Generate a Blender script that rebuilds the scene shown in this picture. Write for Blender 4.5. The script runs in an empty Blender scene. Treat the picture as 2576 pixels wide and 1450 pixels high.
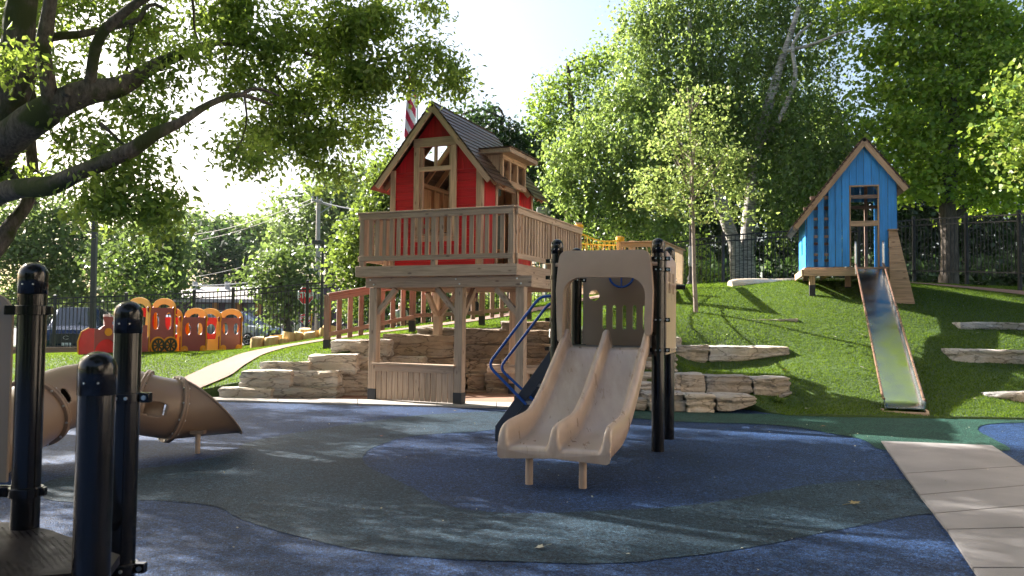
import bpy, bmesh, math, random
import numpy as np
from mathutils import Vector, Matrix, noise
from mathutils.geometry import tessellate_polygon
rnd = random.Random(7)
RS = np.random.RandomState(11)
SC = bpy.context.scene
COL = SC.collection
R = math.radians

# ------------------------------------------------------------------ camera and sight lines
F, CX, CY, CAMZ = 2030.0, 1288.0, 725.0, 1.4
TH, RHO = math.atan(83/2030.0), R(0.6)
Fw = Vector((0, math.cos(TH), math.sin(TH)))
_r = Vector((1, 0, 0)); _u = Vector((0, -math.sin(TH), math.cos(TH)))
Ri = _r*math.cos(RHO) + _u*math.sin(RHO)
Up = _u*math.cos(RHO) - _r*math.sin(RHO)
CAM = Vector((0, 0, CAMZ))
def ray(px, py): return Fw*F + Ri*(px-CX) + Up*(CY-py)
def P(px, py, Y):
    d = ray(px, py); return CAM + d*(Y/d.y)
def G(px, py, z=0.0):
    d = ray(px, py); return CAM + d*((z-CAMZ)/d.z)
def ZAT(px, py, Y): return P(px, py, Y).z

cam = bpy.data.cameras.new("camera"); cam.sensor_width = 36; cam.lens = F/2576*36
cam.clip_end = 3000; cam.clip_start = 0.05
cam.dof.use_dof = True; cam.dof.focus_distance = 12.5; cam.dof.aperture_fstop = 4.5
co = bpy.data.objects.new("camera", cam); COL.objects.link(co)
co.matrix_world = Matrix(((Ri.x, Up.x, -Fw.x, 0), (Ri.y, Up.y, -Fw.y, 0), (Ri.z, Up.z, -Fw.z, CAMZ), (0, 0, 0, 1)))
SC.camera = co

# ------------------------------------------------------------------ light
SUN_AZ, SUN_EL = R(-57), R(33)      # azimuth from +Y towards +X
sdir = Vector((math.sin(SUN_AZ)*math.cos(SUN_EL), math.cos(SUN_AZ)*math.cos(SUN_EL), math.sin(SUN_EL)))
sl = bpy.data.lights.new("sun", 'SUN'); sl.energy = 5.0; sl.angle = R(0.45); sl.color = (1.0, 0.955, 0.88)
so = bpy.data.objects.new("sun", sl); COL.objects.link(so)
so.rotation_euler = (-sdir).to_track_quat('-Z', 'Y').to_euler()
W = bpy.data.worlds.new("World"); SC.world = W; W.use_nodes = True
wn = W.node_tree; sky = wn.nodes.new('ShaderNodeTexSky'); sky.sky_type = 'NISHITA'; sky.sun_disc = False
sky.sun_elevation = SUN_EL; sky.sun_rotation = SUN_AZ; sky.dust_density = 4.0; sky.air_density = 1.0; sky.ozone_density = 0.4
wn.links.new(sky.outputs[0], wn.nodes['Background'].inputs[0]); wn.nodes['Background'].inputs[1].default_value = 0.07
SC.view_settings.view_transform = 'Standard'; SC.view_settings.look = 'None'; SC.view_settings.exposure = 2.12; SC.view_settings.gamma = 1
SC.render.engine = 'CYCLES'
cy = SC.cycles; cy.use_denoising = True; cy.max_bounces = 7; cy.diffuse_bounces = 4; cy.glossy_bounces = 4
cy.transmission_bounces = 4; cy.transparent_max_bounces = 8; cy.sample_clamp_indirect = 6; cy.caustics_reflective = False; cy.caustics_refractive = False
cy.use_adaptive_sampling = True; cy.adaptive_threshold = 0.015

# ------------------------------------------------------------------ materials
def newmat(name):
    m = bpy.data.materials.new(name); m.use_nodes = True
    nt = m.node_tree; return m, nt, nt.nodes['Principled BSDF']
def N(nt, t, **kw):
    n = nt.nodes.new(t)
    for k, v in kw.items():
        if k in ('inputs',):
            for a, b in v.items(): n.inputs[a].default_value = b
        else: setattr(n, k, v)
    return n
def c4(c): return (c[0], c[1], c[2], 1)
def hexc(r, g, b):      # display value to linear
    f = lambda v: ((v/255+0.055)/1.055)**2.4 if v > 10 else v/255/12.92
    return (f(r), f(g), f(b))
def ramp(nt, fac, stops):
    r = nt.nodes.new('ShaderNodeValToRGB'); el = r.color_ramp.elements
    while len(el) < len(stops): el.new(0.5)
    for e, (p, c) in zip(el, stops): e.position = p; e.color = c4(c)
    nt.links.new(fac, r.inputs[0]); return r
def simple(name, col, rough=0.5, metal=0, spec=0.5, vary=0.12, scale=6, bump=0, bscale=60, coord='Object'):
    m, nt, b = newmat(name)
    tc = N(nt, 'ShaderNodeTexCoord'); no = N(nt, 'ShaderNodeTexNoise', inputs={'Scale': scale, 'Detail': 6})
    nt.links.new(tc.outputs[coord], no.inputs['Vector'])
    lo = tuple(x*(1-vary) for x in col); hi = tuple(min(1, x*(1+vary)) for x in col)
    r = ramp(nt, no.outputs[0], [(0.3, lo), (0.7, hi)]); nt.links.new(r.outputs[0], b.inputs['Base Color'])
    b.inputs['Roughness'].default_value = rough; b.inputs['Metallic'].default_value = metal; b.inputs['Specular IOR Level'].default_value = spec
    mr = N(nt, 'ShaderNodeMapRange', inputs={'From Min': 0.3, 'From Max': 0.7, 'To Min': max(0.02, rough*0.8), 'To Max': min(1, rough*1.2)})
    nt.links.new(no.outputs[0], mr.inputs[0]); nt.links.new(mr.outputs[0], b.inputs['Roughness'])
    if bump:
        n2 = N(nt, 'ShaderNodeTexNoise', inputs={'Scale': bscale, 'Detail': 4}); nt.links.new(tc.outputs[coord], n2.inputs['Vector'])
        bp = N(nt, 'ShaderNodeBump', inputs={'Strength': bump, 'Distance': 0.01}); nt.links.new(n2.outputs[0], bp.inputs['Height'])
        nt.links.new(bp.outputs[0], b.inputs['Normal'])
    return m
def wood(name, col, rough=0.65, dark=0.55, knots=True, tone=0.22):
    m, nt, b = newmat(name)
    at = N(nt, 'ShaderNodeAttribute', attribute_name='grain')
    mp = N(nt, 'ShaderNodeMapping'); mp.inputs['Scale'].default_value = (1.2, 22, 22); nt.links.new(at.outputs['Vector'], mp.inputs[0])
    no = N(nt, 'ShaderNodeTexNoise', inputs={'Scale': 2.0, 'Detail': 7, 'Distortion': 0.6}); nt.links.new(mp.outputs[0], no.inputs['Vector'])
    r = ramp(nt, no.outputs[0], [(0.28, tuple(x*dark for x in col)), (0.5, col), (0.75, tuple(min(1, x*1.22) for x in col))])
    # tone of each board
    mp2 = N(nt, 'ShaderNodeMapping'); mp2.inputs['Scale'].default_value = (0.12, 0.3, 0.3); nt.links.new(at.outputs['Vector'], mp2.inputs[0])
    n2 = N(nt, 'ShaderNodeTexNoise', inputs={'Scale': 1.0, 'Detail': 1}); nt.links.new(mp2.outputs[0], n2.inputs['Vector'])
    mr = N(nt, 'ShaderNodeMapRange', inputs={'From Min': 0.3, 'From Max': 0.7, 'To Min': 1-tone, 'To Max': 1+tone}); nt.links.new(n2.outputs[0], mr.inputs[0])
    mx = N(nt, 'ShaderNodeMix', data_type='RGBA', blend_type='MULTIPLY', inputs={0: 1.0}); nt.links.new(r.outputs[0], mx.inputs[6]); nt.links.new(mr.outputs[0], mx.inputs[7])
    out = mx.outputs[2]
    if knots:
        mp3 = N(nt, 'ShaderNodeMapping'); mp3.inputs['Scale'].default_value = (3.2, 8, 8); nt.links.new(at.outputs['Vector'], mp3.inputs[0])
        vo = N(nt, 'ShaderNodeTexVoronoi', inputs={'Scale': 1.0}); nt.links.new(mp3.outputs[0], vo.inputs['Vector'])
        r3 = ramp(nt, vo.outputs['Distance'], [(0.08, (0.35, 0.3, 0.28)), (0.17, (1, 1, 1))])
        m3 = N(nt, 'ShaderNodeMix', data_type='RGBA', blend_type='MULTIPLY', inputs={0: 0.8}); nt.links.new(out, m3.inputs[6]); nt.links.new(r3.outputs[0], m3.inputs[7]); out = m3.outputs[2]
    nt.links.new(out, b.inputs['Base Color']); b.inputs['Roughness'].default_value = rough; b.inputs['Specular IOR Level'].default_value = 0.3
    bp = N(nt, 'ShaderNodeBump', inputs={'Strength': 0.35, 'Distance': 0.004}); nt.links.new(no.outputs[0], bp.inputs['Height']); nt.links.new(bp.outputs[0], b.inputs['Normal'])
    return m
def leafmat(name, cols, trans, tfac=0.45, rough=0.42, spec=0.35):
    m, nt, b = newmat(name)
    ge = N(nt, 'ShaderNodeNewGeometry'); r = ramp(nt, ge.outputs['Random Per Island'], [(i/(len(cols)-1), c) for i, c in enumerate(cols)])
    nt.links.new(r.outputs[0], b.inputs['Base Color']); b.inputs['Roughness'].default_value = rough; b.inputs['Specular IOR Level'].default_value = spec
    tr = N(nt, 'ShaderNodeBsdfTranslucent')
    r2 = ramp(nt, ge.outputs['Random Per Island'], [(0, tuple(x*0.7 for x in trans)), (1, tuple(min(1, x*1.3) for x in trans))]); nt.links.new(r2.outputs[0], tr.inputs[0])
    mx = N(nt, 'ShaderNodeMixShader', inputs={0: tfac}); nt.links.new(b.outputs[0], mx.inputs[1]); nt.links.new(tr.outputs[0], mx.inputs[2])
    nt.links.new(mx.outputs[0], nt.nodes['Material Output'].inputs[0]); return m
def barkmat(name, c1, c2, scale=(6, 6, 1.5), bump=0.6, moss=None):
    m, nt, b = newmat(name)
    tc = N(nt, 'ShaderNodeTexCoord'); mp = N(nt, 'ShaderNodeMapping'); mp.inputs['Scale'].default_value = scale
    nt.links.new(tc.outputs['Object'], mp.inputs[0])
    no = N(nt, 'ShaderNodeTexNoise', inputs={'Scale': 3, 'Detail': 8, 'Roughness': 0.7}); nt.links.new(mp.outputs[0], no.inputs['Vector'])
    r = ramp(nt, no.outputs[0], [(0.35, c1), (0.65, c2)]); out = r.outputs[0]
    if moss:
        n2 = N(nt, 'ShaderNodeTexNoise', inputs={'Scale': 2.2, 'Detail': 5}); nt.links.new(tc.outputs['Object'], n2.inputs['Vector'])
        rm = ramp(nt, n2.outputs[0], [(0.48, (0, 0, 0)), (0.6, (1, 1, 1))])
        mx = N(nt, 'ShaderNodeMix', data_type='RGBA'); nt.links.new(rm.outputs[0], mx.inputs[0]); nt.links.new(out, mx.inputs[6]); mx.inputs[7].default_value = c4(moss); out = mx.outputs[2]
    nt.links.new(out, b.inputs['Base Color']); b.inputs['Roughness'].default_value = 0.9; b.inputs['Specular IOR Level'].default_value = 0.2
    bp = N(nt, 'ShaderNodeBump', inputs={'Strength': bump, 'Distance': 0.03}); nt.links.new(no.outputs[0], bp.inputs['Height']); nt.links.new(bp.outputs[0], b.inputs['Normal'])
    return m
def rubber(name, c1, c2, c3):
    m, nt, b = newmat(name)
    tc = N(nt, 'ShaderNodeTexCoord')
    vo = N(nt, 'ShaderNodeTexVoronoi', inputs={'Scale': 130.0}); nt.links.new(tc.outputs['Object'], vo.inputs['Vector'])
    sp = N(nt, 'ShaderNodeSeparateColor'); nt.links.new(vo.outputs['Color'], sp.inputs[0])
    r = ramp(nt, sp.outputs[0], [(0.0, c1), (0.45, c2), (0.8, c3), (1.0, tuple(min(1, x*1.8) for x in c3))])
    v2 = N(nt, 'ShaderNodeTexVoronoi', inputs={'Scale': 42.0}); nt.links.new(tc.outputs['Object'], v2.inputs['Vector']); s2 = N(nt, 'ShaderNodeSeparateColor'); nt.links.new(v2.outputs['Color'], s2.inputs[0])
    q2 = N(nt, 'ShaderNodeMapRange', inputs={'From Min': 0.0, 'From Max': 1.0, 'To Min': 0.55, 'To Max': 1.5}); nt.links.new(s2.outputs[1], q2.inputs[0])
    x2 = N(nt, 'ShaderNodeMix', data_type='RGBA', blend_type='MULTIPLY', inputs={0: 1.0}); nt.links.new(r.outputs[0], x2.inputs[6]); nt.links.new(q2.outputs[0], x2.inputs[7])
    n2 = N(nt, 'ShaderNodeTexNoise', inputs={'Scale': 0.9, 'Detail': 9, 'Roughness': 0.68}); nt.links.new(tc.outputs['Object'], n2.inputs['Vector'])
    mr = N(nt, 'ShaderNodeMapRange', inputs={'From Min': 0.3, 'From Max': 0.7, 'To Min': 0.62, 'To Max': 1.4}); nt.links.new(n2.outputs[0], mr.inputs[0])
    mx = N(nt, 'ShaderNodeMix', data_type='RGBA', blend_type='MULTIPLY', inputs={0: 1.0}); nt.links.new(x2.outputs[2], mx.inputs[6]); nt.links.new(mr.outputs[0], mx.inputs[7])
    nt.links.new(mx.outputs[2], b.inputs['Base Color']); b.inputs['Roughness'].default_value = 0.62; b.inputs['Specular IOR Level'].default_value = 0.16
    bp = N(nt, 'ShaderNodeBump', inputs={'Strength': 0.9, 'Distance': 0.006}); nt.links.new(vo.outputs['Distance'], bp.inputs['Height']); nt.links.new(bp.outputs[0], b.inputs['Normal'])
    return m
def stonemat(name, base, warm):
    m, nt, b = newmat(name)
    tc = N(nt, 'ShaderNodeTexCoord'); oi = N(nt, 'ShaderNodeObjectInfo')
    mp = N(nt, 'ShaderNodeMapping'); mp.inputs['Scale'].default_value = (1.6, 1.6, 3.4)
    nt.links.new(tc.outputs['Object'], mp.inputs[0]); nt.links.new(oi.outputs['Location'], mp.inputs['Location'])
    no = N(nt, 'ShaderNodeTexNoise', inputs={'Scale': 2.2, 'Detail': 9, 'Roughness': 0.68, 'Distortion': 0.8}); nt.links.new(mp.outputs[0], no.inputs['Vector'])
    r = ramp(nt, no.outputs[0], [(0.33, tuple(x*0.5 for x in base)), (0.40, tuple(x*0.88 for x in base)), (0.55, base), (0.72, tuple(min(1, x*1.25) for x in base))])
    n2 = N(nt, 'ShaderNodeTexNoise', inputs={'Scale': 1.6, 'Detail': 4}); nt.links.new(tc.outputs['Object'], n2.inputs['Vector'])
    rm = ramp(nt, n2.outputs[0], [(0.42, (0, 0, 0)), (0.62, (1, 1, 1))])
    mx = N(nt, 'ShaderNodeMix', data_type='RGBA', blend_type='MIX'); nt.links.new(rm.outputs[0], mx.inputs[0]); nt.links.new(r.outputs[0], mx.inputs[6])
    m2 = N(nt, 'ShaderNodeMix', data_type='RGBA', blend_type='MULTIPLY', inputs={0: 1.0}); nt.links.new(r.outputs[0], m2.inputs[6]); m2.inputs[7].default_value = c4(warm); nt.links.new(m2.outputs[2], mx.inputs[7])
    mr = N(nt, 'ShaderNodeMapRange', inputs={'To Min': 0.74, 'To Max': 1.2}); nt.links.new(oi.outputs['Random'], mr.inputs[0])
    m3 = N(nt, 'ShaderNodeMix', data_type='RGBA', blend_type='MULTIPLY', inputs={0: 1.0}); nt.links.new(mx.outputs[2], m3.inputs[6]); nt.links.new(mr.outputs[0], m3.inputs[7])
    nt.links.new(m3.outputs[2], b.inputs['Base Color']); b.inputs['Roughness'].default_value = 0.88; b.inputs['Specular IOR Level'].default_value = 0.25
    mpc = N(nt, 'ShaderNodeMapping'); mpc.inputs['Scale'].default_value = (1.4, 1.4, 5.5); nt.links.new(tc.outputs['Object'], mpc.inputs[0]); nt.links.new(oi.outputs['Location'], mpc.inputs['Location'])
    nw = N(nt, 'ShaderNodeTexNoise', inputs={'Scale': 3.0, 'Detail': 4}); nt.links.new(mpc.outputs[0], nw.inputs['Vector'])
    mw = N(nt, 'ShaderNodeMix', data_type='RGBA', inputs={0: 0.35}); nt.links.new(mpc.outputs[0], mw.inputs[6]); nt.links.new(nw.outputs['Color'], mw.inputs[7])
    vc = N(nt, 'ShaderNodeTexVoronoi', feature='DISTANCE_TO_EDGE', inputs={'Scale': 1.9}); nt.links.new(mw.outputs[2], vc.inputs['Vector'])
    rc = ramp(nt, vc.outputs['Distance'], [(0.0, (.22, .2, .18)), (0.045, (1, 1, 1))])
    mc = N(nt, 'ShaderNodeMix', data_type='RGBA', blend_type='MULTIPLY', inputs={0: 0.75}); nt.links.new(m3.outputs[2], mc.inputs[6]); nt.links.new(rc.outputs[0], mc.inputs[7]); nt.links.new(mc.outputs[2], b.inputs['Base Color'])
    n4 = N(nt, 'ShaderNodeTexNoise', inputs={'Scale': 14, 'Detail': 6, 'Roughness': 0.7}); nt.links.new(tc.outputs['Object'], n4.inputs['Vector'])
    ad = N(nt, 'ShaderNodeMath', operation='ADD'); nt.links.new(no.outputs[0], ad.inputs[0]); nt.links.new(n4.outputs[0], ad.inputs[1])
    bp = N(nt, 'ShaderNodeBump', inputs={'Strength': 0.9, 'Distance': 0.05}); nt.links.new(ad.outputs[0], bp.inputs['Height']); nt.links.new(bp.outputs[0], b.inputs['Normal'])
    return m

M = {}
M['wood'] = wood('weathered_cedar', (0.43, 0.31, 0.225), dark=0.7)
M['wood_in'] = wood('inner_cedar', (0.40, 0.25, 0.14))
M['wood_red'] = wood('reddish_cedar', (0.25, 0.168, 0.128))
M['wood_pale'] = wood('pale_cedar', (0.46, 0.30, 0.19))
M['red'] = wood('red_stained_boards', (0.42, 0.010, 0.018), rough=0.5, dark=0.75, knots=False, tone=0.16)
M['blue'] = wood('blue_stained_boards', (0.05, 0.29, 0.72), rough=0.5, dark=0.8, knots=False, tone=0.12)
M['shingle'] = wood('dark_shingles', (0.062, 0.036, 0.024), rough=0.42, dark=0.6, knots=False, tone=0.35)
M['fence'] = simple('black_fence_paint', (0.012, 0.013, 0.014), 0.45)
M['black'] = simple('black_post_coat', (0.006, 0.006, 0.007), 0.14, spec=0.4, vary=0.3, scale=9)
M['blackmatte'] = simple('dark_boot', (0.02, 0.02, 0.024), 0.6)
M['tan'] = simple('tan_plastic', (0.42, 0.305, 0.225), 0.34, vary=0.10, scale=2.5, bump=0.08, bscale=200)
M['tan2'] = simple('tan_panel', (0.30, 0.215, 0.15), 0.45, vary=0.08, scale=2, bump=0.05, bscale=300)
M['tube'] = simple('brown_tube_plastic', (0.25, 0.165, 0.11), 0.42, vary=0.12, scale=2.2, bump=0.05, bscale=200)
M['bluepipe'] = simple('blue_handrail_paint', (0.012, 0.07, 0.32), 0.22, vary=0.1)
M['stair'] = simple('slate_coated_steel', (0.03, 0.036, 0.052), 0.4)
M['steel'] = simple('galvanised_steel', (0.62, 0.62, 0.62), 0.3, metal=1, vary=0.1)
M['mauve'] = simple('maroon_play_panel', (0.30, 0.075, 0.085), 0.35, vary=0.06)
M['tred'] = simple('red_play_panel', (0.62, 0.02, 0.03), 0.4)
M['yellow'] = simple('yellow_play_panel', (0.78, 0.36, 0.02), 0.4, vary=0.05)
M['greenwheel'] = simple('dark_green_wheel', (0.03, 0.045, 0.025), 0.5)
M['rope'] = simple('yellow_rope', (0.72, 0.40, 0.02), 0.7)
M['ropetan'] = simple('tan_rope', (0.55, 0.42, 0.28), 0.8)
M['glass'] = simple('car_glass', (0.03, 0.045, 0.06), 0.05, spec=0.9)
M['tyre'] = simple('tyre_rubber', (0.015, 0.015, 0.016), 0.7)
M['rim'] = simple('alloy', (0.5, 0.5, 0.52), 0.3, metal=1)
M['white'] = simple('white_paint', (0.78, 0.78, 0.78), 0.5, vary=0.04)
M['signred'] = simple('sign_red', (0.80, 0.015, 0.03), 0.35, vary=0.04)
M['polewood'] = barkmat('grey_pole_wood', (0.30, 0.27, 0.24), (0.5, 0.46, 0.41), (8, 8, 1), 0.2)
M['lampdark'] = simple('dark_bronze_pole', (0.035, 0.033, 0.034), 0.4)
M['lampgrey'] = simple('grey_lamp_metal', (0.30, 0.31, 0.32), 0.4)
M['concrete'] = simple('concrete', (0.225, 0.213, 0.213), 0.85, vary=0.28, scale=1.3, bump=0.3, bscale=90, coord='Object')
M['slab'] = simple('pale_concrete', (0.34, 0.31, 0.28), 0.85, vary=0.12, scale=2, bump=0.3, bscale=90)
M['plaza'] = simple('red_brown_concrete', (0.26, 0.14, 0.09), 0.85, vary=0.2, scale=2, bump=0.3, bscale=90)
M['path'] = simple('pink_granular_path', (0.20, 0.12, 0.088), 0.9, vary=0.14, scale=25, bump=0.5, bscale=150)
M['asphalt'] = simple('asphalt', (0.06, 0.06, 0.062), 0.85, vary=0.2, scale=2)
M['log'] = barkmat('peeled_log', (0.50, 0.34, 0.14), (0.72, 0.54, 0.28), (6, 6, 1.2), 0.2)
M['logtop'] = simple('log_end_grain', (0.74, 0.58, 0.36), 0.7, vary=0.15, scale=12)
M['logpale'] = barkmat('pale_driftwood', (0.50, 0.38, 0.26), (0.72, 0.60, 0.45), (1.5, 8, 8), 0.3)
M['stone'] = stonemat('limestone', (0.54, 0.505, 0.455), (1.0, 0.90, 0.78))
M['stone_grey'] = stonemat('grey_limestone', (0.44, 0.42, 0.40), (1.0, 0.88, 0.74))
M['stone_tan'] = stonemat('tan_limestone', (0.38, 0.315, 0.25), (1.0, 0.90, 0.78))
M['rub_blue'] = rubber('blue_rubber', (0.003, 0.010, 0.034), (0.007, 0.023, 0.070), (0.023, 0.052, 0.125))
M['rub_grey'] = rubber('grey_green_rubber', (0.004, 0.011, 0.020), (0.010, 0.025, 0.042), (0.026, 0.050, 0.072))
M['rub_green'] = rubber('green_rubber', (0.005, 0.02, 0.016), (0.012, 0.042, 0.032), (0.026, 0.07, 0.053))
M['bark'] = barkmat('maple_bark', (0.05, 0.042, 0.034), (0.16, 0.135, 0.11), (7, 7, 2.2), 0.9, moss=(0.045, 0.055, 0.018))
M['bark2'] = barkmat('grey_bark', (0.06, 0.05, 0.042), (0.16, 0.13, 0.11), (7, 7, 1.4), 0.8)
M['birch'] = barkmat('birch_bark', (0.06, 0.05, 0.045), (0.62, 0.58, 0.52), (1.6, 1.6, 9), 0.3)
M['youngbark'] = barkmat('young_bark', (0.20, 0.16, 0.13), (0.34, 0.28, 0.24), (4, 4, 3), 0.2)
M['trunkfar'] = barkmat('far_bark', (0.06, 0.05, 0.04), (0.12, 0.10, 0.08), (4, 4, 1), 0.3)
M['lf_big'] = leafmat('boxelder_leaf', [(0.045, 0.095, 0.018), (0.08, 0.15, 0.026), (0.12, 0.20, 0.038), (0.20, 0.25, 0.06)], (0.40, 0.52, 0.08), 0.5)
M['lf_birch'] = leafmat('birch_leaf', [(0.035, 0.08, 0.018), (0.07, 0.13, 0.03), (0.12, 0.19, 0.045)], (0.34, 0.46, 0.10), 0.42, 0.34)
M['lf_maple'] = leafmat('norway_maple_leaf', [(0.05, 0.14, 0.014), (0.09, 0.20, 0.02), (0.16, 0.27, 0.03), (0.30, 0.34, 0.05)], (0.45, 0.60, 0.06), 0.55)
M['lf_young'] = leafmat('young_maple_leaf', [(0.10, 0.17, 0.045), (0.16, 0.24, 0.06), (0.23, 0.30, 0.08), (0.34, 0.27, 0.10)], (0.34, 0.44, 0.11), 0.45)
M['lf_mid'] = leafmat('ash_leaf', [(0.055, 0.12, 0.02), (0.10, 0.18, 0.03), (0.15, 0.24, 0.045)], (0.34, 0.48, 0.07), 0.42)
M['lf_far'] = leafmat('far_leaf', [(0.06, 0.11, 0.035), (0.10, 0.16, 0.048), (0.15, 0.21, 0.065)], (0.26, 0.36, 0.09), 0.42)
M['lf_street'] = leafmat('street_tree_leaf', [(0.05, 0.10, 0.025), (0.085, 0.145, 0.035), (0.13, 0.19, 0.05)], (0.20, 0.29, 0.06), 0.36)
M['lf_edge'] = leafmat('edge_maple_leaf', [(0.06, 0.14, 0.02), (0.11, 0.20, 0.03), (0.19, 0.27, 0.05), (0.28, 0.28, 0.06)], (0.28, 0.38, 0.05), 0.38)
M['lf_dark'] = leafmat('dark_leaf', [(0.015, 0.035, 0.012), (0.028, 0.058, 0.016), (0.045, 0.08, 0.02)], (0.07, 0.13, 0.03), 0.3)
M['lf_linden'] = leafmat('linden_leaf', [(0.05, 0.10, 0.02), (0.085, 0.15, 0.03), (0.15, 0.21, 0.045)], (0.24, 0.33, 0.05), 0.38, 0.3)
M['lf_fallen'] = leafmat('fallen_leaf', [(0.35, 0.3, 0.12), (0.3, 0.2, 0.08)], (0.3, 0.25, 0.1), 0.2)
M['lf_fallen_pale'] = leafmat('pale_fallen_leaf', [(0.5, 0.5, 0.4), (0.45, 0.42, 0.33)], (0.3, 0.3, 0.2), 0.2)
M['lf_fallen_red'] = leafmat('red_fallen_leaf', [(0.3, 0.08, 0.04), (0.35, 0.12, 0.06)], (0.3, 0.1, 0.05), 0.2)
M['blade'] = leafmat('turf_blade', [(0.03, 0.07, 0.009), (0.05, 0.10, 0.012), (0.075, 0.13, 0.018), (0.13, 0.17, 0.04)], (0.18, 0.28, 0.02), 0.42, 0.6, 0.08)
def turfmat():
    m, nt, b = newmat('turf_backing')
    tc = N(nt, 'ShaderNodeTexCoord')
    n1 = N(nt, 'ShaderNodeTexNoise', inputs={'Scale': 55, 'Detail': 6, 'Roughness': 0.8}); nt.links.new(tc.outputs['Object'], n1.inputs['Vector'])
    r = ramp(nt, n1.outputs[0], [(0.3, (0.018, 0.042, 0.006)), (0.5, (0.04, 0.085, 0.01)), (0.7, (0.08, 0.135, 0.02))])
    n2 = N(nt, 'ShaderNodeTexNoise', inputs={'Scale': 0.7, 'Detail': 4}); nt.links.new(tc.outputs['Object'], n2.inputs['Vector'])
    mr = N(nt, 'ShaderNodeMapRange', inputs={'From Min': 0.3, 'From Max': 0.7, 'To Min': 0.8, 'To Max': 1.2}); nt.links.new(n2.outputs[0], mr.inputs[0])
    mx = N(nt, 'ShaderNodeMix', data_type='RGBA', blend_type='MULTIPLY', inputs={0: 1.0}); nt.links.new(r.outputs[0], mx.inputs[6]); nt.links.new(mr.outputs[0], mx.inputs[7])
    nt.links.new(mx.outputs[2], b.inputs['Base Color']); b.inputs['Roughness'].default_value = 0.8
    bp = N(nt, 'ShaderNodeBump', inputs={'Strength': 1.0, 'Distance': 0.03}); nt.links.new(n1.outputs[0], bp.inputs['Height']); nt.links.new(bp.outputs[0], b.inputs['Normal'])
    return m
M['turf'] = turfmat()
M['lawn'] = simple('far_ground', (0.07, 0.10, 0.035), 0.9, vary=0.3, scale=0.5)

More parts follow.
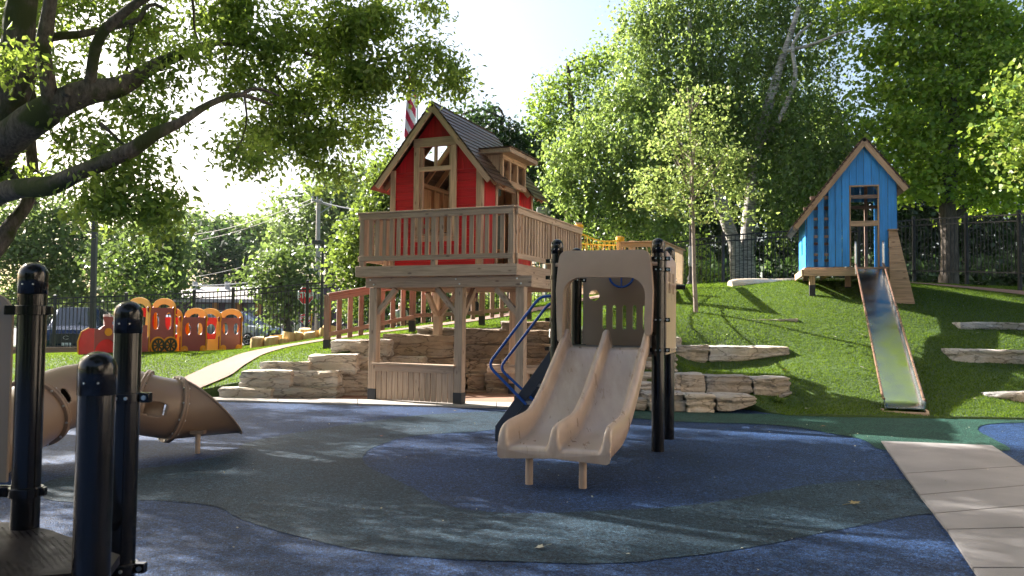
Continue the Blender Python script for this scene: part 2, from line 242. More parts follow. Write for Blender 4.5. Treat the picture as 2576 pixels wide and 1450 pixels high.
# ------------------------------------------------------------------ mesh builder
class MB:
    def __init__(s): s.v = []; s.f = []; s.g = []; s.sm = []
    def add(s, vs, fs, gr=None, smooth=False, T=None):
        n = len(s.v)
        if T is not None: vs = [T @ Vector(v) for v in vs]
        s.v += [tuple(v) for v in vs]; s.f += [tuple(i+n for i in f) for f in fs]
        s.g += (gr if gr is not None else [tuple(v) for v in vs]); s.sm += [smooth]*len(fs)
        return s
    def box(s, a, b, T=None):
        x0, y0, z0 = (min(p, q) for p, q in zip(a, b)); x1, y1, z1 = (max(p, q) for p, q in zip(a, b))
        vs = [(x0,y0,z0),(x1,y0,z0),(x1,y1,z0),(x0,y1,z0),(x0,y0,z1),(x1,y0,z1),(x1,y1,z1),(x0,y1,z1)]
        d = (x1-x0, y1-y0, z1-z0); k = d.index(max(d)); o = (rnd.random()*40, rnd.random()*40, rnd.random()*40)
        gr = []
        for v in vs:
            q = (v[k], v[(k+1) % 3], v[(k+2) % 3]); gr.append((q[0]+o[0], q[1]+o[1], q[2]+o[2]))
        return s.add(vs, [(0,3,2,1),(4,5,6,7),(0,1,5,4),(1,2,6,5),(2,3,7,6),(3,0,4,7)], gr, False, T)
    def beam(s, p0, p1, w, h, up=(0, 0, 1), T=None, w1=None, h1=None):
        p0 = Vector(p0); p1 = Vector(p1); d = (p1-p0); L = d.length; d.normalize(); up = Vector(up)
        sd = d.cross(up); sd.normalize(); u2 = sd.cross(d); w1 = w1 or w; h1 = h1 or h
        vs = []; gr = []; o = (rnd.random()*40, rnd.random()*40, rnd.random()*40)
        for p, l, ww, hh in ((p0, 0, w, h), (p1, L, w1, h1)):
            for a, b in ((-1, -1), (1, -1), (1, 1), (-1, 1)):
                vs.append(p + sd*a*ww/2 + u2*b*hh/2); gr.append((l+o[0], a*ww/2+o[1], b*hh/2+o[2]))
        return s.add(vs, [(3,2,1,0),(4,5,6,7),(0,1,5,4),(1,2,6,5),(2,3,7,6),(3,0,4,7)], gr, False, T)
    def tube(s, pts, rad, n=12, T=None, caps=True, closed=False):
        pts = [Vector(p) for p in pts]
        if not hasattr(rad, '__len__'): rad = [rad]*len(pts)
        vs = []; fs = []; m = len(pts); prev = None
        for i, p in enumerate(pts):
            if closed: d = pts[(i+1) % m]-pts[i-1]
            else: d = (pts[min(i+1, m-1)]-pts[max(i-1, 0)])
            if d.length < 1e-9: d = Vector((0, 0, 1))
            d.normalize()
            if prev is None:
                a = Vector((0, 0, 1)) if abs(d.z) < 0.9 else Vector((1, 0, 0)); x = d.cross(a)
            else: x = prev - d*prev.dot(d)
            x.normalize(); y = d.cross(x); prev = x
            for k in range(n):
                t = 2*math.pi*k/n; vs.append(p + (x*math.cos(t)+y*math.sin(t))*rad[i])
        R_ = m if closed else m-1
        for i in range(R_):
            j = (i+1) % m
            for k in range(n): fs.append((i*n+k, i*n+(k+1) % n, j*n+(k+1) % n, j*n+k))
        s.add(vs, fs, None, True, T)
        if caps and not closed:
            s.add([vs[k] for k in range(n)], [tuple(range(n))[::-1]], None, False, T)
            s.add([vs[(m-1)*n+k] for k in range(n)], [tuple(range(n))], None, False, T)
        return s
    def cyl(s, p0, p1, r, r1=None, n=16, T=None, caps=True): return s.tube([p0, p1], [r, r if r1 is None else r1], n, T, caps)
    def lathe(s, prof, n=24, T=None):
        vs = []; fs = []; m = len(prof)
        for r_, z in prof:
            for k in range(n): t = 2*math.pi*k/n; vs.append((r_*math.cos(t), r_*math.sin(t), z))
        for i in range(m-1):
            for k in range(n): fs.append((i*n+k, i*n+(k+1) % n, (i+1)*n+(k+1) % n, (i+1)*n+k))
        return s.add(vs, fs, None, True, T)
    def plate(s, outline, holes=(), y0=0.0, y1=0.02, T=None, grain=None):
        """flat plate in local x,z with real thickness along y and real holes"""
        loops = [list(outline)]+[list(h) for h in holes]
        tri = tessellate_polygon([[Vector((p[0], p[1], 0)) for p in l] for l in loops])
        flat = [p for l in loops for p in l]; n = len(flat)
        o = (rnd.random()*40, rnd.random()*40, rnd.random()*40)
        vs = [(p[0], y0, p[1]) for p in flat]+[(p[0], y1, p[1]) for p in flat]
        if grain == 'x': gr = [(v[0]+o[0], v[2]+o[1], v[1]+o[2]) for v in vs]
        else: gr = [(v[2]+o[0], v[0]+o[1], v[1]+o[2]) for v in vs]
        fs = []
        def area(a, b, c): return (flat[b][0]-flat[a][0])*(flat[c][1]-flat[a][1])-(flat[b][1]-flat[a][1])*(flat[c][0]-flat[a][0])
        for t in tri:
            a, b, c = t
            if abs(area(a, b, c)) < 1e-12: continue
            if area(a, b, c) < 0: a, b, c = a, c, b
            fs.append((a, b, c)); fs.append((n+a, n+c, n+b))
        k = 0
        for l in loops:
            m = len(l)
            for i in range(m): fs.append((k+i, n+k+i, n+k+(i+1) % m, k+(i+1) % m))
            k += m
        return s.add(vs, fs, gr, False, T)
    def build(s, name, mat, parent=None, root=None, smooth_angle=35, bevel=0.0, recalc=True):
        me = bpy.data.meshes.new(name)
        o = root if root is not None else (0, 0, 0)
        if parent is not None and root is None:
            q = parent
            while q.parent: q = q.parent
            o = q.get('_o', (0, 0, 0))
        vs = [(v[0]-o[0], v[1]-o[1], v[2]-o[2]) for v in s.v]
        me.from_pydata(vs, [], s.f)
        at = me.attributes.new('grain', 'FLOAT_VECTOR', 'POINT'); at.data.foreach_set('vector', np.array(s.g, dtype=np.float32).ravel())
        me.polygons.foreach_set('use_smooth', s.sm)
        if recalc:
            bm = bmesh.new(); bm.from_mesh(me); bmesh.ops.recalc_face_normals(bm, faces=bm.faces); bm.to_mesh(me); bm.free()
        if any(s.sm): me.set_sharp_from_angle(angle=R(smooth_angle))
        me.update()
        ob = bpy.data.objects.new(name, me); COL.objects.link(ob)
        if isinstance(mat, (list, tuple)):
            for q in mat: me.materials.append(M[q] if isinstance(q, str) else q)
        else: me.materials.append(M[mat] if isinstance(mat, str) else mat)
        if parent is not None: ob.parent = parent
        elif root is not None: ob.location = root
        if bevel:
            b = ob.modifiers.new('bevel', 'BEVEL'); b.width = bevel; b.segments = 2; b.limit_method = 'ANGLE'; b.angle_limit = R(40); b.harden_normals = False
        return ob
def tag(o, label=None, cat=None, group=None, kind=None):
    if label: o['label'] = label
    if cat: o['category'] = cat
    if group: o['group'] = group
    if kind: o['kind'] = kind
    return o
def thing(name, label, cat, loc=(0, 0, 0), group=None):
    o = bpy.data.objects.new(name, None); COL.objects.link(o); o.location = loc; o['_o'] = tuple(loc); o.empty_display_size = 0.2
    return tag(o, label, cat, group)
def one(name, mb, mat, label, cat, loc, group=None, **kw): return tag(mb.build(name, mat, None, root=tuple(loc), **kw), label, cat, group)
def struct(name, mb, mat, **kw): return tag(mb.build(name, mat, **kw), kind='structure')
def frame(ox, oy, oz, ang):
    return Matrix.Translation((ox, oy, oz)) @ Matrix.Rotation(-R(ang), 4, 'Z')
def copy_tree(o, parent=None):
    c = o.copy(); COL.objects.link(c)
    if parent is not None: c.parent = parent
    for ch in list(o.children): copy_tree(ch, c)
    return c
def npmesh(name, verts, faces, mat, nper, smooth=False):
    """fast mesh: verts (n,3), faces (m,nper)"""
    me = bpy.data.meshes.new(name); verts = np.asarray(verts, np.float32); faces = np.asarray(faces, np.int32)
    me.vertices.add(len(verts)); me.vertices.foreach_set('co', verts.ravel())
    me.loops.add(faces.size); me.loops.foreach_set('vertex_index', faces.ravel())
    me.polygons.add(len(faces)); me.polygons.foreach_set('loop_start', np.arange(0, faces.size, nper, dtype=np.int32))
    try: me.polygons.foreach_set('loop_total', np.full(len(faces), nper, np.int32))
    except Exception: pass
    me.update(calc_edges=True); me.materials.append(M[mat] if isinstance(mat, str) else mat)
    if smooth: me.polygons.foreach_set('use_smooth', [True]*len(faces))
    return me
def circ(cx, cz, r, n=24, ry=None, a0=0):
    ry = ry or r
    return [(cx+r*math.cos(a0+2*math.pi*k/n), cz+ry*math.sin(a0+2*math.pi*k/n)) for k in range(n)]
def capsule(cx, cz, w, h, n=8):
    r_ = w/2; out = []
    for k in range(n+1): t = math.pi*k/n; out.append((cx+r_*math.cos(t), cz+h/2-r_+r_*math.sin(t)))
    for k in range(n+1): t = math.pi+math.pi*k/n; out.append((cx+r_*math.cos(t), cz-h/2+r_+r_*math.sin(t)))
    return out
def rect(x0, x1, z0, z1): return [(x0, z0), (x1, z0), (x1, z1), (x0, z1)]
def text(s, size, mat, parent, T, extrude=0.002, name='lettering', bold=0.0, sx=1.0):
    c = bpy.data.curves.new(name, 'FONT'); c.body = s; c.size = size; c.extrude = extrude; c.align_x = 'CENTER'; c.align_y = 'CENTER'; c.offset = bold
    c.materials.append(M[mat]); o = bpy.data.objects.new(name, c); COL.objects.link(o); o.parent = parent
    q = parent
    while q.parent: q = q.parent
    oo = Vector(q.get('_o', (0, 0, 0)))
    me = bpy.data.meshes.new_from_object(o); me.name = name; bpy.data.objects.remove(o); o = bpy.data.objects.new(name, me); COL.objects.link(o); o.parent = parent
    if not me.materials: me.materials.append(M[mat])
    o.matrix_local = Matrix.Translation(-oo) @ T @ Matrix.Rotation(R(90), 4, 'X') @ Matrix.Diagonal((sx, 1, 1, 1))
    return o

# ------------------------------------------------------------------ terrain
CP = []
for X, rows in {
    -18: [(13.4, 0), (16, .3), (18.6, .45), (22, .3), (26, .2), (32, .1)],
    -13: [(13.5, 0), (15, .2), (16.4, .45), (18.6, .45), (22, .33), (26, .25), (32, .1)],
    -9.3: [(13.6, 0.02), (15, .3), (16.4, .57), (18.6, .56), (22, .42), (26, .35), (32, .1)],
    -7.3: [(13.8, 0.02), (15, .3), (16.4, .55), (18.6, .61), (21, .6), (26, .5)],
    -6.3: [(13.9, 0.03), (15, .27), (16.4, .47), (18.6, .66), (20, .66), (22, .72), (26, .6)],
    -5.5: [(14.3, .18), (16.3, .51), (18, .71)],
    -4.8: [(14.7, .32), (16.3, .68), (18.3, .82), (20.4, .94), (23, .85)],
    -4.1: [(15.0, .52), (16.5, .80), (18.5, .92)],
    -3.4: [(15.2, .74), (16.2, .88), (18.5, 1.02), (22, 1.1), (26, .9)],
    -2.2: [(16.3, 1.08), (17.4, 1.14), (19.2, 1.2), (22, 1.3)],
    -0.6: [(16.8, 1.24), (18.2, 1.3), (20, 1.46), (22, 1.6), (26, 1.5)],
    1.0: [(16.6, 1.36), (18.5, 1.5), (21, 1.8), (24, 1.95), (28, 1.9)],
    2.4: [(13.3, .3), (15, 1.1), (17, 1.5), (19, 1.85), (22, 2.15), (26, 2.2)],
    3.4: [(13.2, .18), (13.8, .5), (14.9, .62), (15.4, .98), (17.2, 1.6), (19.5, 2.05), (22, 2.3), (26, 2.3)],
    4.6: [(12.3, .04), (13.2, .14), (13.8, .5), (14.9, .66), (15.4, .98), (17.2, 1.64), (19.5, 2.12), (22, 2.4), (26, 2.3), (34, 2)],
    6.2: [(12.15, .03), (12.7, .17), (13.9, .6), (15.4, 1.02), (16.8, 1.5), (18.6, 2.02), (20.5, 2.42), (22, 2.5), (26, 2.4), (34, 2)],
    8.6: [(12.05, .03), (13.25, .13), (13.75, .30), (14.9, .66), (15.4, .98), (16.5, 1.27), (17.0, 1.5), (18.3, 2.02), (20, 2.46), (21.5, 2.6), (26, 2.4)],
    11: [(12.0, .03), (13.25, .13), (13.75, .29), (14.9, .66), (15.4, .96), (16.5, 1.26), (17.0, 1.48), (18.3, 1.92), (20, 2.35), (21.5, 2.5), (26, 2.4), (34, 2)],
    15: [(11.9, .03), (13.9, .5), (15.4, .9), (16.8, 1.35), (18.3, 1.8), (20, 2.2), (21.5, 2.4), (26, 2.3), (34, 2)]}.items():
    for y, z in rows: CP.append((X, y, z))
CP = np.array(CP)
def _tps(d): return np.where(d > 1e-9, d*d*np.log(np.maximum(d, 1e-9)), 0)
_n = len(CP); _K = _tps(np.linalg.norm(CP[:, None, :2]-CP[None, :, :2], axis=2)) + np.eye(_n)*0.004
_Pm = np.hstack([np.ones((_n, 1)), CP[:, :2]]); _A = np.zeros((_n+3, _n+3)); _A[:_n, :_n] = _K; _A[:_n, _n:] = _Pm; _A[_n:, :_n] = _Pm.T
_sol = np.linalg.solve(_A, np.concatenate([CP[:, 2], [0, 0, 0]]))
def H(x, y):
    x = np.atleast_1d(np.asarray(x, float)); y = np.atleast_1d(np.asarray(y, float)); out = np.empty(len(x))
    for i in range(0, len(x), 20000):
        q = np.stack([x[i:i+20000], y[i:i+20000]], 1)
        K = _tps(np.linalg.norm(q[:, None]-CP[None, :, :2], axis=2))
        out[i:i+20000] = K@_sol[:_n] + _sol[_n] + q@_sol[_n+1:]
    return out
def h1(x, y): return float(H(x, y)[0])
YF = [(-22, 13.3), (-9, 13.55), (-6.2, 13.85), (-5.55, 13.95), (-5.0, 14.35), (-4.2, 14.62), (-3.4, 14.95), (-2.8, 15.4), (-2.3, 16.2), (-1.2, 16.7), (0, 16.8), (1, 16.5), (1.6, 15.4), (2.2, 13.6), (3, 13.4), (3.75, 13.35), (3.95, 12.9), (4.2, 12.35), (5, 12.2), (8, 12.1), (16, 11.85)]
def yfront(x): return np.interp(x, [p[0] for p in YF], [p[1] for p in YF])
# ================================================================== GROUND
def sheet(name, pts, z, mat, kind='structure', thick=0.0):
    out = []
    for i in range(len(pts)):
        a, b = Vector(pts[i]), Vector(pts[(i+1) % len(pts)]); m = max(1, int((b-a).length/.07))
        for k in range(m): q = a.lerp(b, k/m); out.append((q.x+.014*noise.noise(Vector((q.x*9, q.y*9, 1)))+.03*noise.noise(Vector((q.x*1.5, q.y*1.5, 1))), q.y+.014*noise.noise(Vector((q.x*9, q.y*9, 5)))+.03*noise.noise(Vector((q.x*1.5, q.y*1.5, 7)))))
    pts = out
    mb = MB(); vs = [(p[0], p[1], z) for p in pts]
    tri = tessellate_polygon([[Vector((p[0], p[1], 0)) for p in pts]])
    mb.add(vs, [tuple(t) for t in tri]); o = mb.build(name, mat, recalc=False)
    me = o.data
    if me.polygons and me.polygons[0].normal.z < 0: me.flip_normals()
    bad = [p for p in me.polygons if p.normal.z < 0]
    if bad:
        bm = bmesh.new(); bm.from_mesh(me)
        for f in bm.faces:
            if f.normal.z < 0: f.normal_flip()
        bm.to_mesh(me); bm.free()
    return tag(o, kind=kind)
def smoothpoly(pts, it=2, keep=()):
    for _ in range(it):
        out = []
        for i in range(len(pts)):
            a, b = Vector(pts[i]), Vector(pts[(i+1) % len(pts)])
            out += [tuple(a*0.75+b*0.25), tuple(a*0.25+b*0.75)]
        pts = out
    return pts
mb = MB(); mb.add([(-700, -200, -0.06), (700, -200, -0.06), (700, 900, -0.06), (-700, 900, -0.06)], [(0, 1, 2, 3)])
struct('ground', mb, 'lawn', recalc=False)
mb = MB(); mb.add([(-60, 27.5, -0.02), (6, 27.5, -0.02), (6, 120, -0.02), (-60, 120, -0.02)], [(0, 1, 2, 3)])
struct('parking_lot', mb, 'asphalt', recalc=False)
mb = MB(); mb.add([(-20, -14, 0), (22, -14, 0), (22, 18.5, 0), (-20, 18.5, 0)], [(0, 1, 2, 3)])
struct('playground_surface', mb, 'rub_blue', recalc=False)
gp = lambda L: [tuple(G(x, y).xy) for x, y in L]
band = [(100, 1205), (339, 1183), (471, 1165), (589, 1139), (613, 1114), (740, 1090), (935, 1060), (1052, 1044), (1277, 1033), (1420, 1046), (1252, 1085), (1033, 1095), (945, 1122), (911, 1148), (911, 1168), (984, 1202), (1052, 1236), (1082, 1261), (1160, 1285), (1267, 1292), (1383, 1294), (1569, 1283), (1754, 1271), (1939, 1239), (2078, 1215), (2290, 1205), (2420, 1210), (2420, 1290), (2346, 1294), (2263, 1303), (2078, 1340), (1846, 1387), (1661, 1412), (1500, 1422), (1267, 1412), (1082, 1407), (886, 1383), (715, 1344), (593, 1305), (540, 1270), (339, 1256), (100, 1270)]
struct_band = sheet('playground_surface_band', smoothpoly(gp(band), 2), 0.004, 'rub_grey')
green = [(1500, 1030), (1640, 1036), (2050, 1046), (2600, 1052), (2600, 1064), (2495, 1066), (2458, 1075), (2462, 1088), (2540, 1125), (2540, 1140), (2217, 1140), (2180, 1110), (2124, 1097), (1958, 1068), (1708, 1064), (1560, 1050), (1480, 1040)]
sheet('playground_surface_edge', smoothpoly(gp(green), 2), 0.008, 'rub_green')
# dark wear spot below the slides
for nm, (cx, cy, a, b) in {}.items():
    c = G(cx, cy); sheet('playground_surface_wear', [(c.x+a*math.cos(t)*(1+.1*math.sin(3*t)), c.y+b*math.sin(t)*(1+.12*math.cos(2*t))) for t in [2*math.pi*k/28 for k in range(28)]], 0.012, 'rub_grey')
# concrete walk at the right, cut by joints
L_ = [(2217, 1114), (2275, 1197), (2314, 1252), (2351, 1299), (2384, 1340), (2448, 1438), (2530, 1560)]
Rr_ = [(2495, 1125), (2576, 1178), (2640, 1222), (2700, 1268), (2790, 1330), (2950, 1438), (3200, 1560)]
mb = MB()
tt = [0, .75, 1.55, 2.3, 3.15, 4.0, 5.0, 6]
for i in range(6):
    gap = 0.012
    a0, a1 = Vector(G(*L_[i]).xy), Vector(G(*L_[i+1]).xy); b0, b1 = Vector(G(*Rr_[i]).xy), Vector(G(*Rr_[i+1]).xy)
    da = (a1-a0).normalized()*gap; db = (b1-b0).normalized()*gap
    q = [a0+da*(i > 0), b0+db*(i > 0), b1-db, a1-da]
    mb.add([(p.x, p.y, 0.022) for p in q]+[(p.x, p.y, 0.0) for p in q], [(0, 3, 2, 1), (0, 1, 5, 4), (1, 2, 6, 5), (2, 3, 7, 6), (3, 0, 4, 7)])
struct('walkway', mb, 'concrete', bevel=0)
# pale slab strip and plaza below the red playhouse
top = [(500, 1003), (700, 1006.5), (900, 1009), (1100, 1013), (1250, 1016), (1420, 1020)]
bot = [(500, 1010), (650, 1013), (800, 1018.5), (1000, 1022.5), (1150, 1026), (1290, 1028.5), (1420, 1030)]
mb = MB(); tp = [G(*p) for p in top]; bt = [G(x, np.interp(x, [b[0] for b in bot], [b[1] for b in bot])) for x, _ in top]
for i in range(5):
    q = [bt[i], bt[i+1]-(bt[i+1]-bt[i]).normalized()*0.012, tp[i+1]-(tp[i+1]-tp[i]).normalized()*0.012, tp[i]]
    mb.add([(p.x, p.y, 0.03) for p in q]+[(p.x, p.y, 0) for p in q], [(0, 1, 2, 3), (0, 4, 5, 1), (1, 5, 6, 2), (2, 6, 7, 3), (3, 7, 4, 0)])
struct('pavement', mb, 'slab')
pl = [tp[0], tp[1], tp[2], tp[3], tp[4], tp[5]]
mb = MB(); poly = [(p.x, p.y) for p in pl]+[(2.6, 13.2), (2.6, 15.5), (1.2, 17), (-2.4, 17), (-3.4, 15.2), (-5.0, 14.6), (-5.7, 14.1)]
sheet('plaza_floor', poly, 0.016, 'plaza')

# turf
xs = np.concatenate([np.arange(-22, -6.5, 0.3), np.arange(-6.5, 9.5, 0.16), np.arange(9.5, 16.1, 0.3)]); ns = 90
ss = np.linspace(0, 1, ns)**1.35
VX = np.repeat(xs[:, None], ns, 1); yf = yfront(xs); VY = yf[:, None] + ss[None, :]*(36-yf[:, None])
VZ = H(VX.ravel(), VY.ravel()).reshape(VX.shape); VZ = np.maximum(VZ, 0.012)
verts = np.stack([VX, VY, VZ], -1).reshape(-1, 3); nx = len(xs)
idx = np.arange(nx*ns).reshape(nx, ns)
fc = np.stack([idx[:-1, :-1], idx[1:, :-1], idx[1:, 1:], idx[:-1, 1:]], -1).reshape(-1, 4)
sk = np.stack([xs, yf+0.0, np.full(nx, -0.05)], 1); n0 = len(verts); verts = np.vstack([verts, sk]); si = np.arange(nx)+n0
fc = np.vstack([fc, np.stack([si[:-1], si[1:], idx[1:, 0], idx[:-1, 0]], -1)])
me = npmesh('turf_ground', verts, fc, 'turf', 4, True); o = bpy.data.objects.new('turf_ground', me); COL.objects.link(o); tag(o, kind='structure')
# path ribbon over the berm
pc = [(-5.95, 13.95), (-5.62, 14.9), (-5.52, 16.3), (-5.2, 17.6), (-4.5, 18.45), (-3.5, 18.95), (-2.6, 19.2), (-1.5, 19.6), (-0.5, 20.0), (1.0, 20.6), (2.6, 21.0)]
def resample(pts, step):
    out = []; pts = [Vector((p[0], p[1], 0)) for p in pts]
    for i in range(len(pts)-1):
        p0 = pts[max(i-1, 0)]; p1 = pts[i]; p2 = pts[i+1]; p3 = pts[min(i+2, len(pts)-1)]
        m = max(2, int((p2-p1).length/step))
        for k in range(m):
            t = k/m; out.append(0.5*((2*p1)+(p2-p0)*t+(2*p0-5*p1+4*p2-p3)*t*t+(3*p1-p0-3*p2+p3)*t**3))
    out.append(pts[-1]); return out
def in_path(x, y):
    d = np.full(len(x), 9.0)
    for p in PATHC: d = np.minimum(d, np.hypot(x-p.x, y-p.y))
    return d
PATHC = resample(pc, 0.2)
def ribbon(name, cen, w, mat, dz=0.03):
    vs = []; fs = []; n = 7
    for i, p in enumerate(cen):
        d = (cen[min(i+1, len(cen)-1)]-cen[max(i-1, 0)]).normalized(); s = Vector((d.y, -d.x, 0))
        for k in range(n):
            q = p+s*(k/(n-1)-.5)*w*(1+.03*math.sin(i*1.3)); vs.append([q.x, q.y, 0])
    vs = np.array(vs); vs[:, 2] = np.maximum(H(vs[:, 0], vs[:, 1]), 0.012)+dz
    for i in range(len(cen)-1):
        for k in range(n-1): fs.append((i*n+k, i*n+k+1, (i+1)*n+k+1, (i+1)*n+k))
    me = npmesh(name, vs, fs, mat, 4, True); o = bpy.data.objects.new(name, me); COL.objects.link(o); return tag(o, kind='structure')
ribbon('path', PATHC, 0.85, 'path')
P2 = resample([(7.5, 21.2), (8.8, 20.9), (10, 20.7), (11.2, 20.2), (12.4, 19.6), (14, 19)], 0.3)
ribbon('path', P2, 0.7, 'path', 0.02)
# raised turf lip behind the right path
# turf blades
def blades(n, xr, yr, hgt=0.028, w=0.008):
    x = RS.uniform(xr[0], xr[1], n); y = RS.uniform(yr[0], yr[1], n)
    ok = y > yfront(x)+0.01
    ok &= in_path(x, y) > 0.44
    x = x[ok]; y = y[ok]
    d2 = np.full(len(x), 9.0)
    for p in P2: d2 = np.minimum(d2, np.hypot(x-p.x, y-p.y))
    x = x[d2 > .36]; y = y[d2 > .36]; n = len(x)
    z = np.maximum(H(x, y), 0.012); a = RS.uniform(0, 2*np.pi, n); hh = hgt*RS.uniform(.6, 1.25, n); ww = w*RS.uniform(.7, 1.3, n)
    dx = np.cos(a)*ww; dy = np.sin(a)*ww; lx = RS.normal(0, .55, n)*hh; ly = RS.normal(0, .55, n)*hh
    b = np.stack([x, y, z-.002], 1); v = np.empty((n, 3, 3))
    v[:, 0] = b+np.stack([-dx, -dy, 0*x], 1); v[:, 1] = b+np.stack([dx, dy, 0*x], 1); v[:, 2] = b+np.stack([lx, ly, hh], 1)
    return v.reshape(-1, 3)
bv = np.vstack([blades(260000, (2.0, 13.5), (12, 22)), blades(190000, (-12, 2.0), (13.7, 20.5)), blades(40000, (-12, 12), (20.5, 23), .05, .014)])
me = npmesh('turf_grass', bv, np.arange(len(bv)).reshape(-1, 3), 'blade', 3); o = bpy.data.objects.new('turf_grass', me); COL.objects.link(o)
tag(o, 'short bright green artificial grass covering the berm and hill', 'grass', kind='stuff')

# kerb board behind the lawn at far left
mb = MB(); mb.beam((-16, 23.2, h1(-15, 23)+.05), (-9.2, 23.6, h1(-9.2, 23.6)+0.06), .1, .22)
one('kerb_board', mb, 'wood_red', 'long low brown kerb board at the foot of the black fence left of the play train', 'kerb board', (-12, 23.4, .3))

# ================================================================== STONES
def rock(name, x0, x1, ztop, zbot, Y, dep, label, mat='stone', yaw=0.0, seed=0, group=None, taper=(0, 0), rough=1.0):
    w = x1-x0; h = ztop-zbot; cx = (x0+x1)/2
    nx_ = max(6, int(w/.05)); ny_ = max(4, int(dep/.09)); nz_ = max(6, int(h/.026))
    r = min(.024, h*.2)
    bm = bmesh.new(); keys = {}
    def vert(a, b, c):
        k = (round(a*1000), round(b*1000), round(c*1000))
        if k not in keys: keys[k] = bm.verts.new((a, b, c))
        return keys[k]
    def grid(fn, m, n):
        for i in range(m):
            for j in range(n):
                q = [fn(i/m, j/n), fn((i+1)/m, j/n), fn((i+1)/m, (j+1)/n), fn(i/m, (j+1)/n)]
                try: bm.faces.new([vert(*p) for p in q])
                except ValueError: pass
    grid(lambda s, t: (s, 0, t), nx_, nz_); grid(lambda s, t: (1-s, 1, t), nx_, nz_)
    grid(lambda s, t: (0, 1-s, t), ny_, nz_); grid(lambda s, t: (1, s, t), ny_, nz_)
    grid(lambda s, t: (s, t, 1), nx_, ny_); grid(lambda s, t: (s, 1-t, 0), nx_, ny_)
    sd = seed*7.31; rr = random.Random(seed)
    chips = [(rr.random(), rr.choice([0, 1]), rr.uniform(.03, .09), rr.uniform(.2, .5)) for _ in range(2)]
    layers = [rr.uniform(-1, 1) for _ in range(40)]
    for v in bm.verts:
        a, b, c = v.co; p = Vector(((a-.5)*w, (b-.5)*dep, (c-.5)*h))
        q = Vector((max(-w/2+r, min(w/2-r, p.x)), max(-dep/2+r, min(dep/2-r, p.y)), max(-h/2+r, min(h/2-r, p.z))))
        d = p-q; d = d.normalized() if d.length > 1e-6 else Vector((0, 0, 0)); p = q+d*r
        wob = noise.noise(Vector((p.x*1.3+sd, p.y*2, p.z*1.0)))
        lz = (p.z+h/2)/.055+noise.noise(Vector((p.x*1.2+sd, 3, 0)))*1.4
        lay = layers[int(lz) % 40]*.026*(1-abs(d.z))
        fine = noise.fractal(Vector((p.x*4+sd, p.y*4, p.z*11)), 1.0, 2.0, 4)*.024
        p += d*(wob*.05+lay+fine)*rough*(1 if abs(d.z) < .8 else .35)
        p.z += .012*noise.noise(Vector((p.x*2.2+sd, p.y*2, 9)))
        # chipped ends
        for ca, side, cw, chh in chips:
            e = (a if side == 0 else 1-a)
            if e*w < cw and c < chh: p.x += (1 if side == 0 else -1)*(cw-e*w)*.35*(1-c/chh)
        if taper[0] and a > 1-taper[1]: k = (a-(1-taper[1]))/taper[1]; p.z = p.z+(h/2-p.z)*taper[0]*k
        v.co = p
    bmesh.ops.recalc_face_normals(bm, faces=bm.faces)
    me = bpy.data.meshes.new(name); bm.to_mesh(me); bm.free(); me.polygons.foreach_set('use_smooth', [True]*len(me.polygons)); me.set_sharp_from_angle(angle=R(24))
    me.materials.append(M[mat]); ob = bpy.data.objects.new(name, me); COL.objects.link(ob)
    ob.location = (cx, Y+dep/2, (ztop+zbot)/2); ob.rotation_euler[2] = R(yaw)
    return tag(ob, label, 'stone block', group)
def prock(px0, px1, yt, yb, Y, label, dep=.5, **kw):
    pm = (px0+px1)/2; x0 = P(px0, yb, Y).x; x1 = P(px1, yb, Y).x
    kw.setdefault('seed', int(px0*3+yt)); return rock('stone_block', x0, x1, P(pm, yt, Y).z, max(-.03, P(pm, yb+3, Y).z), Y, dep, label, **kw)
GW = 'limestone blocks of the curved retaining wall'
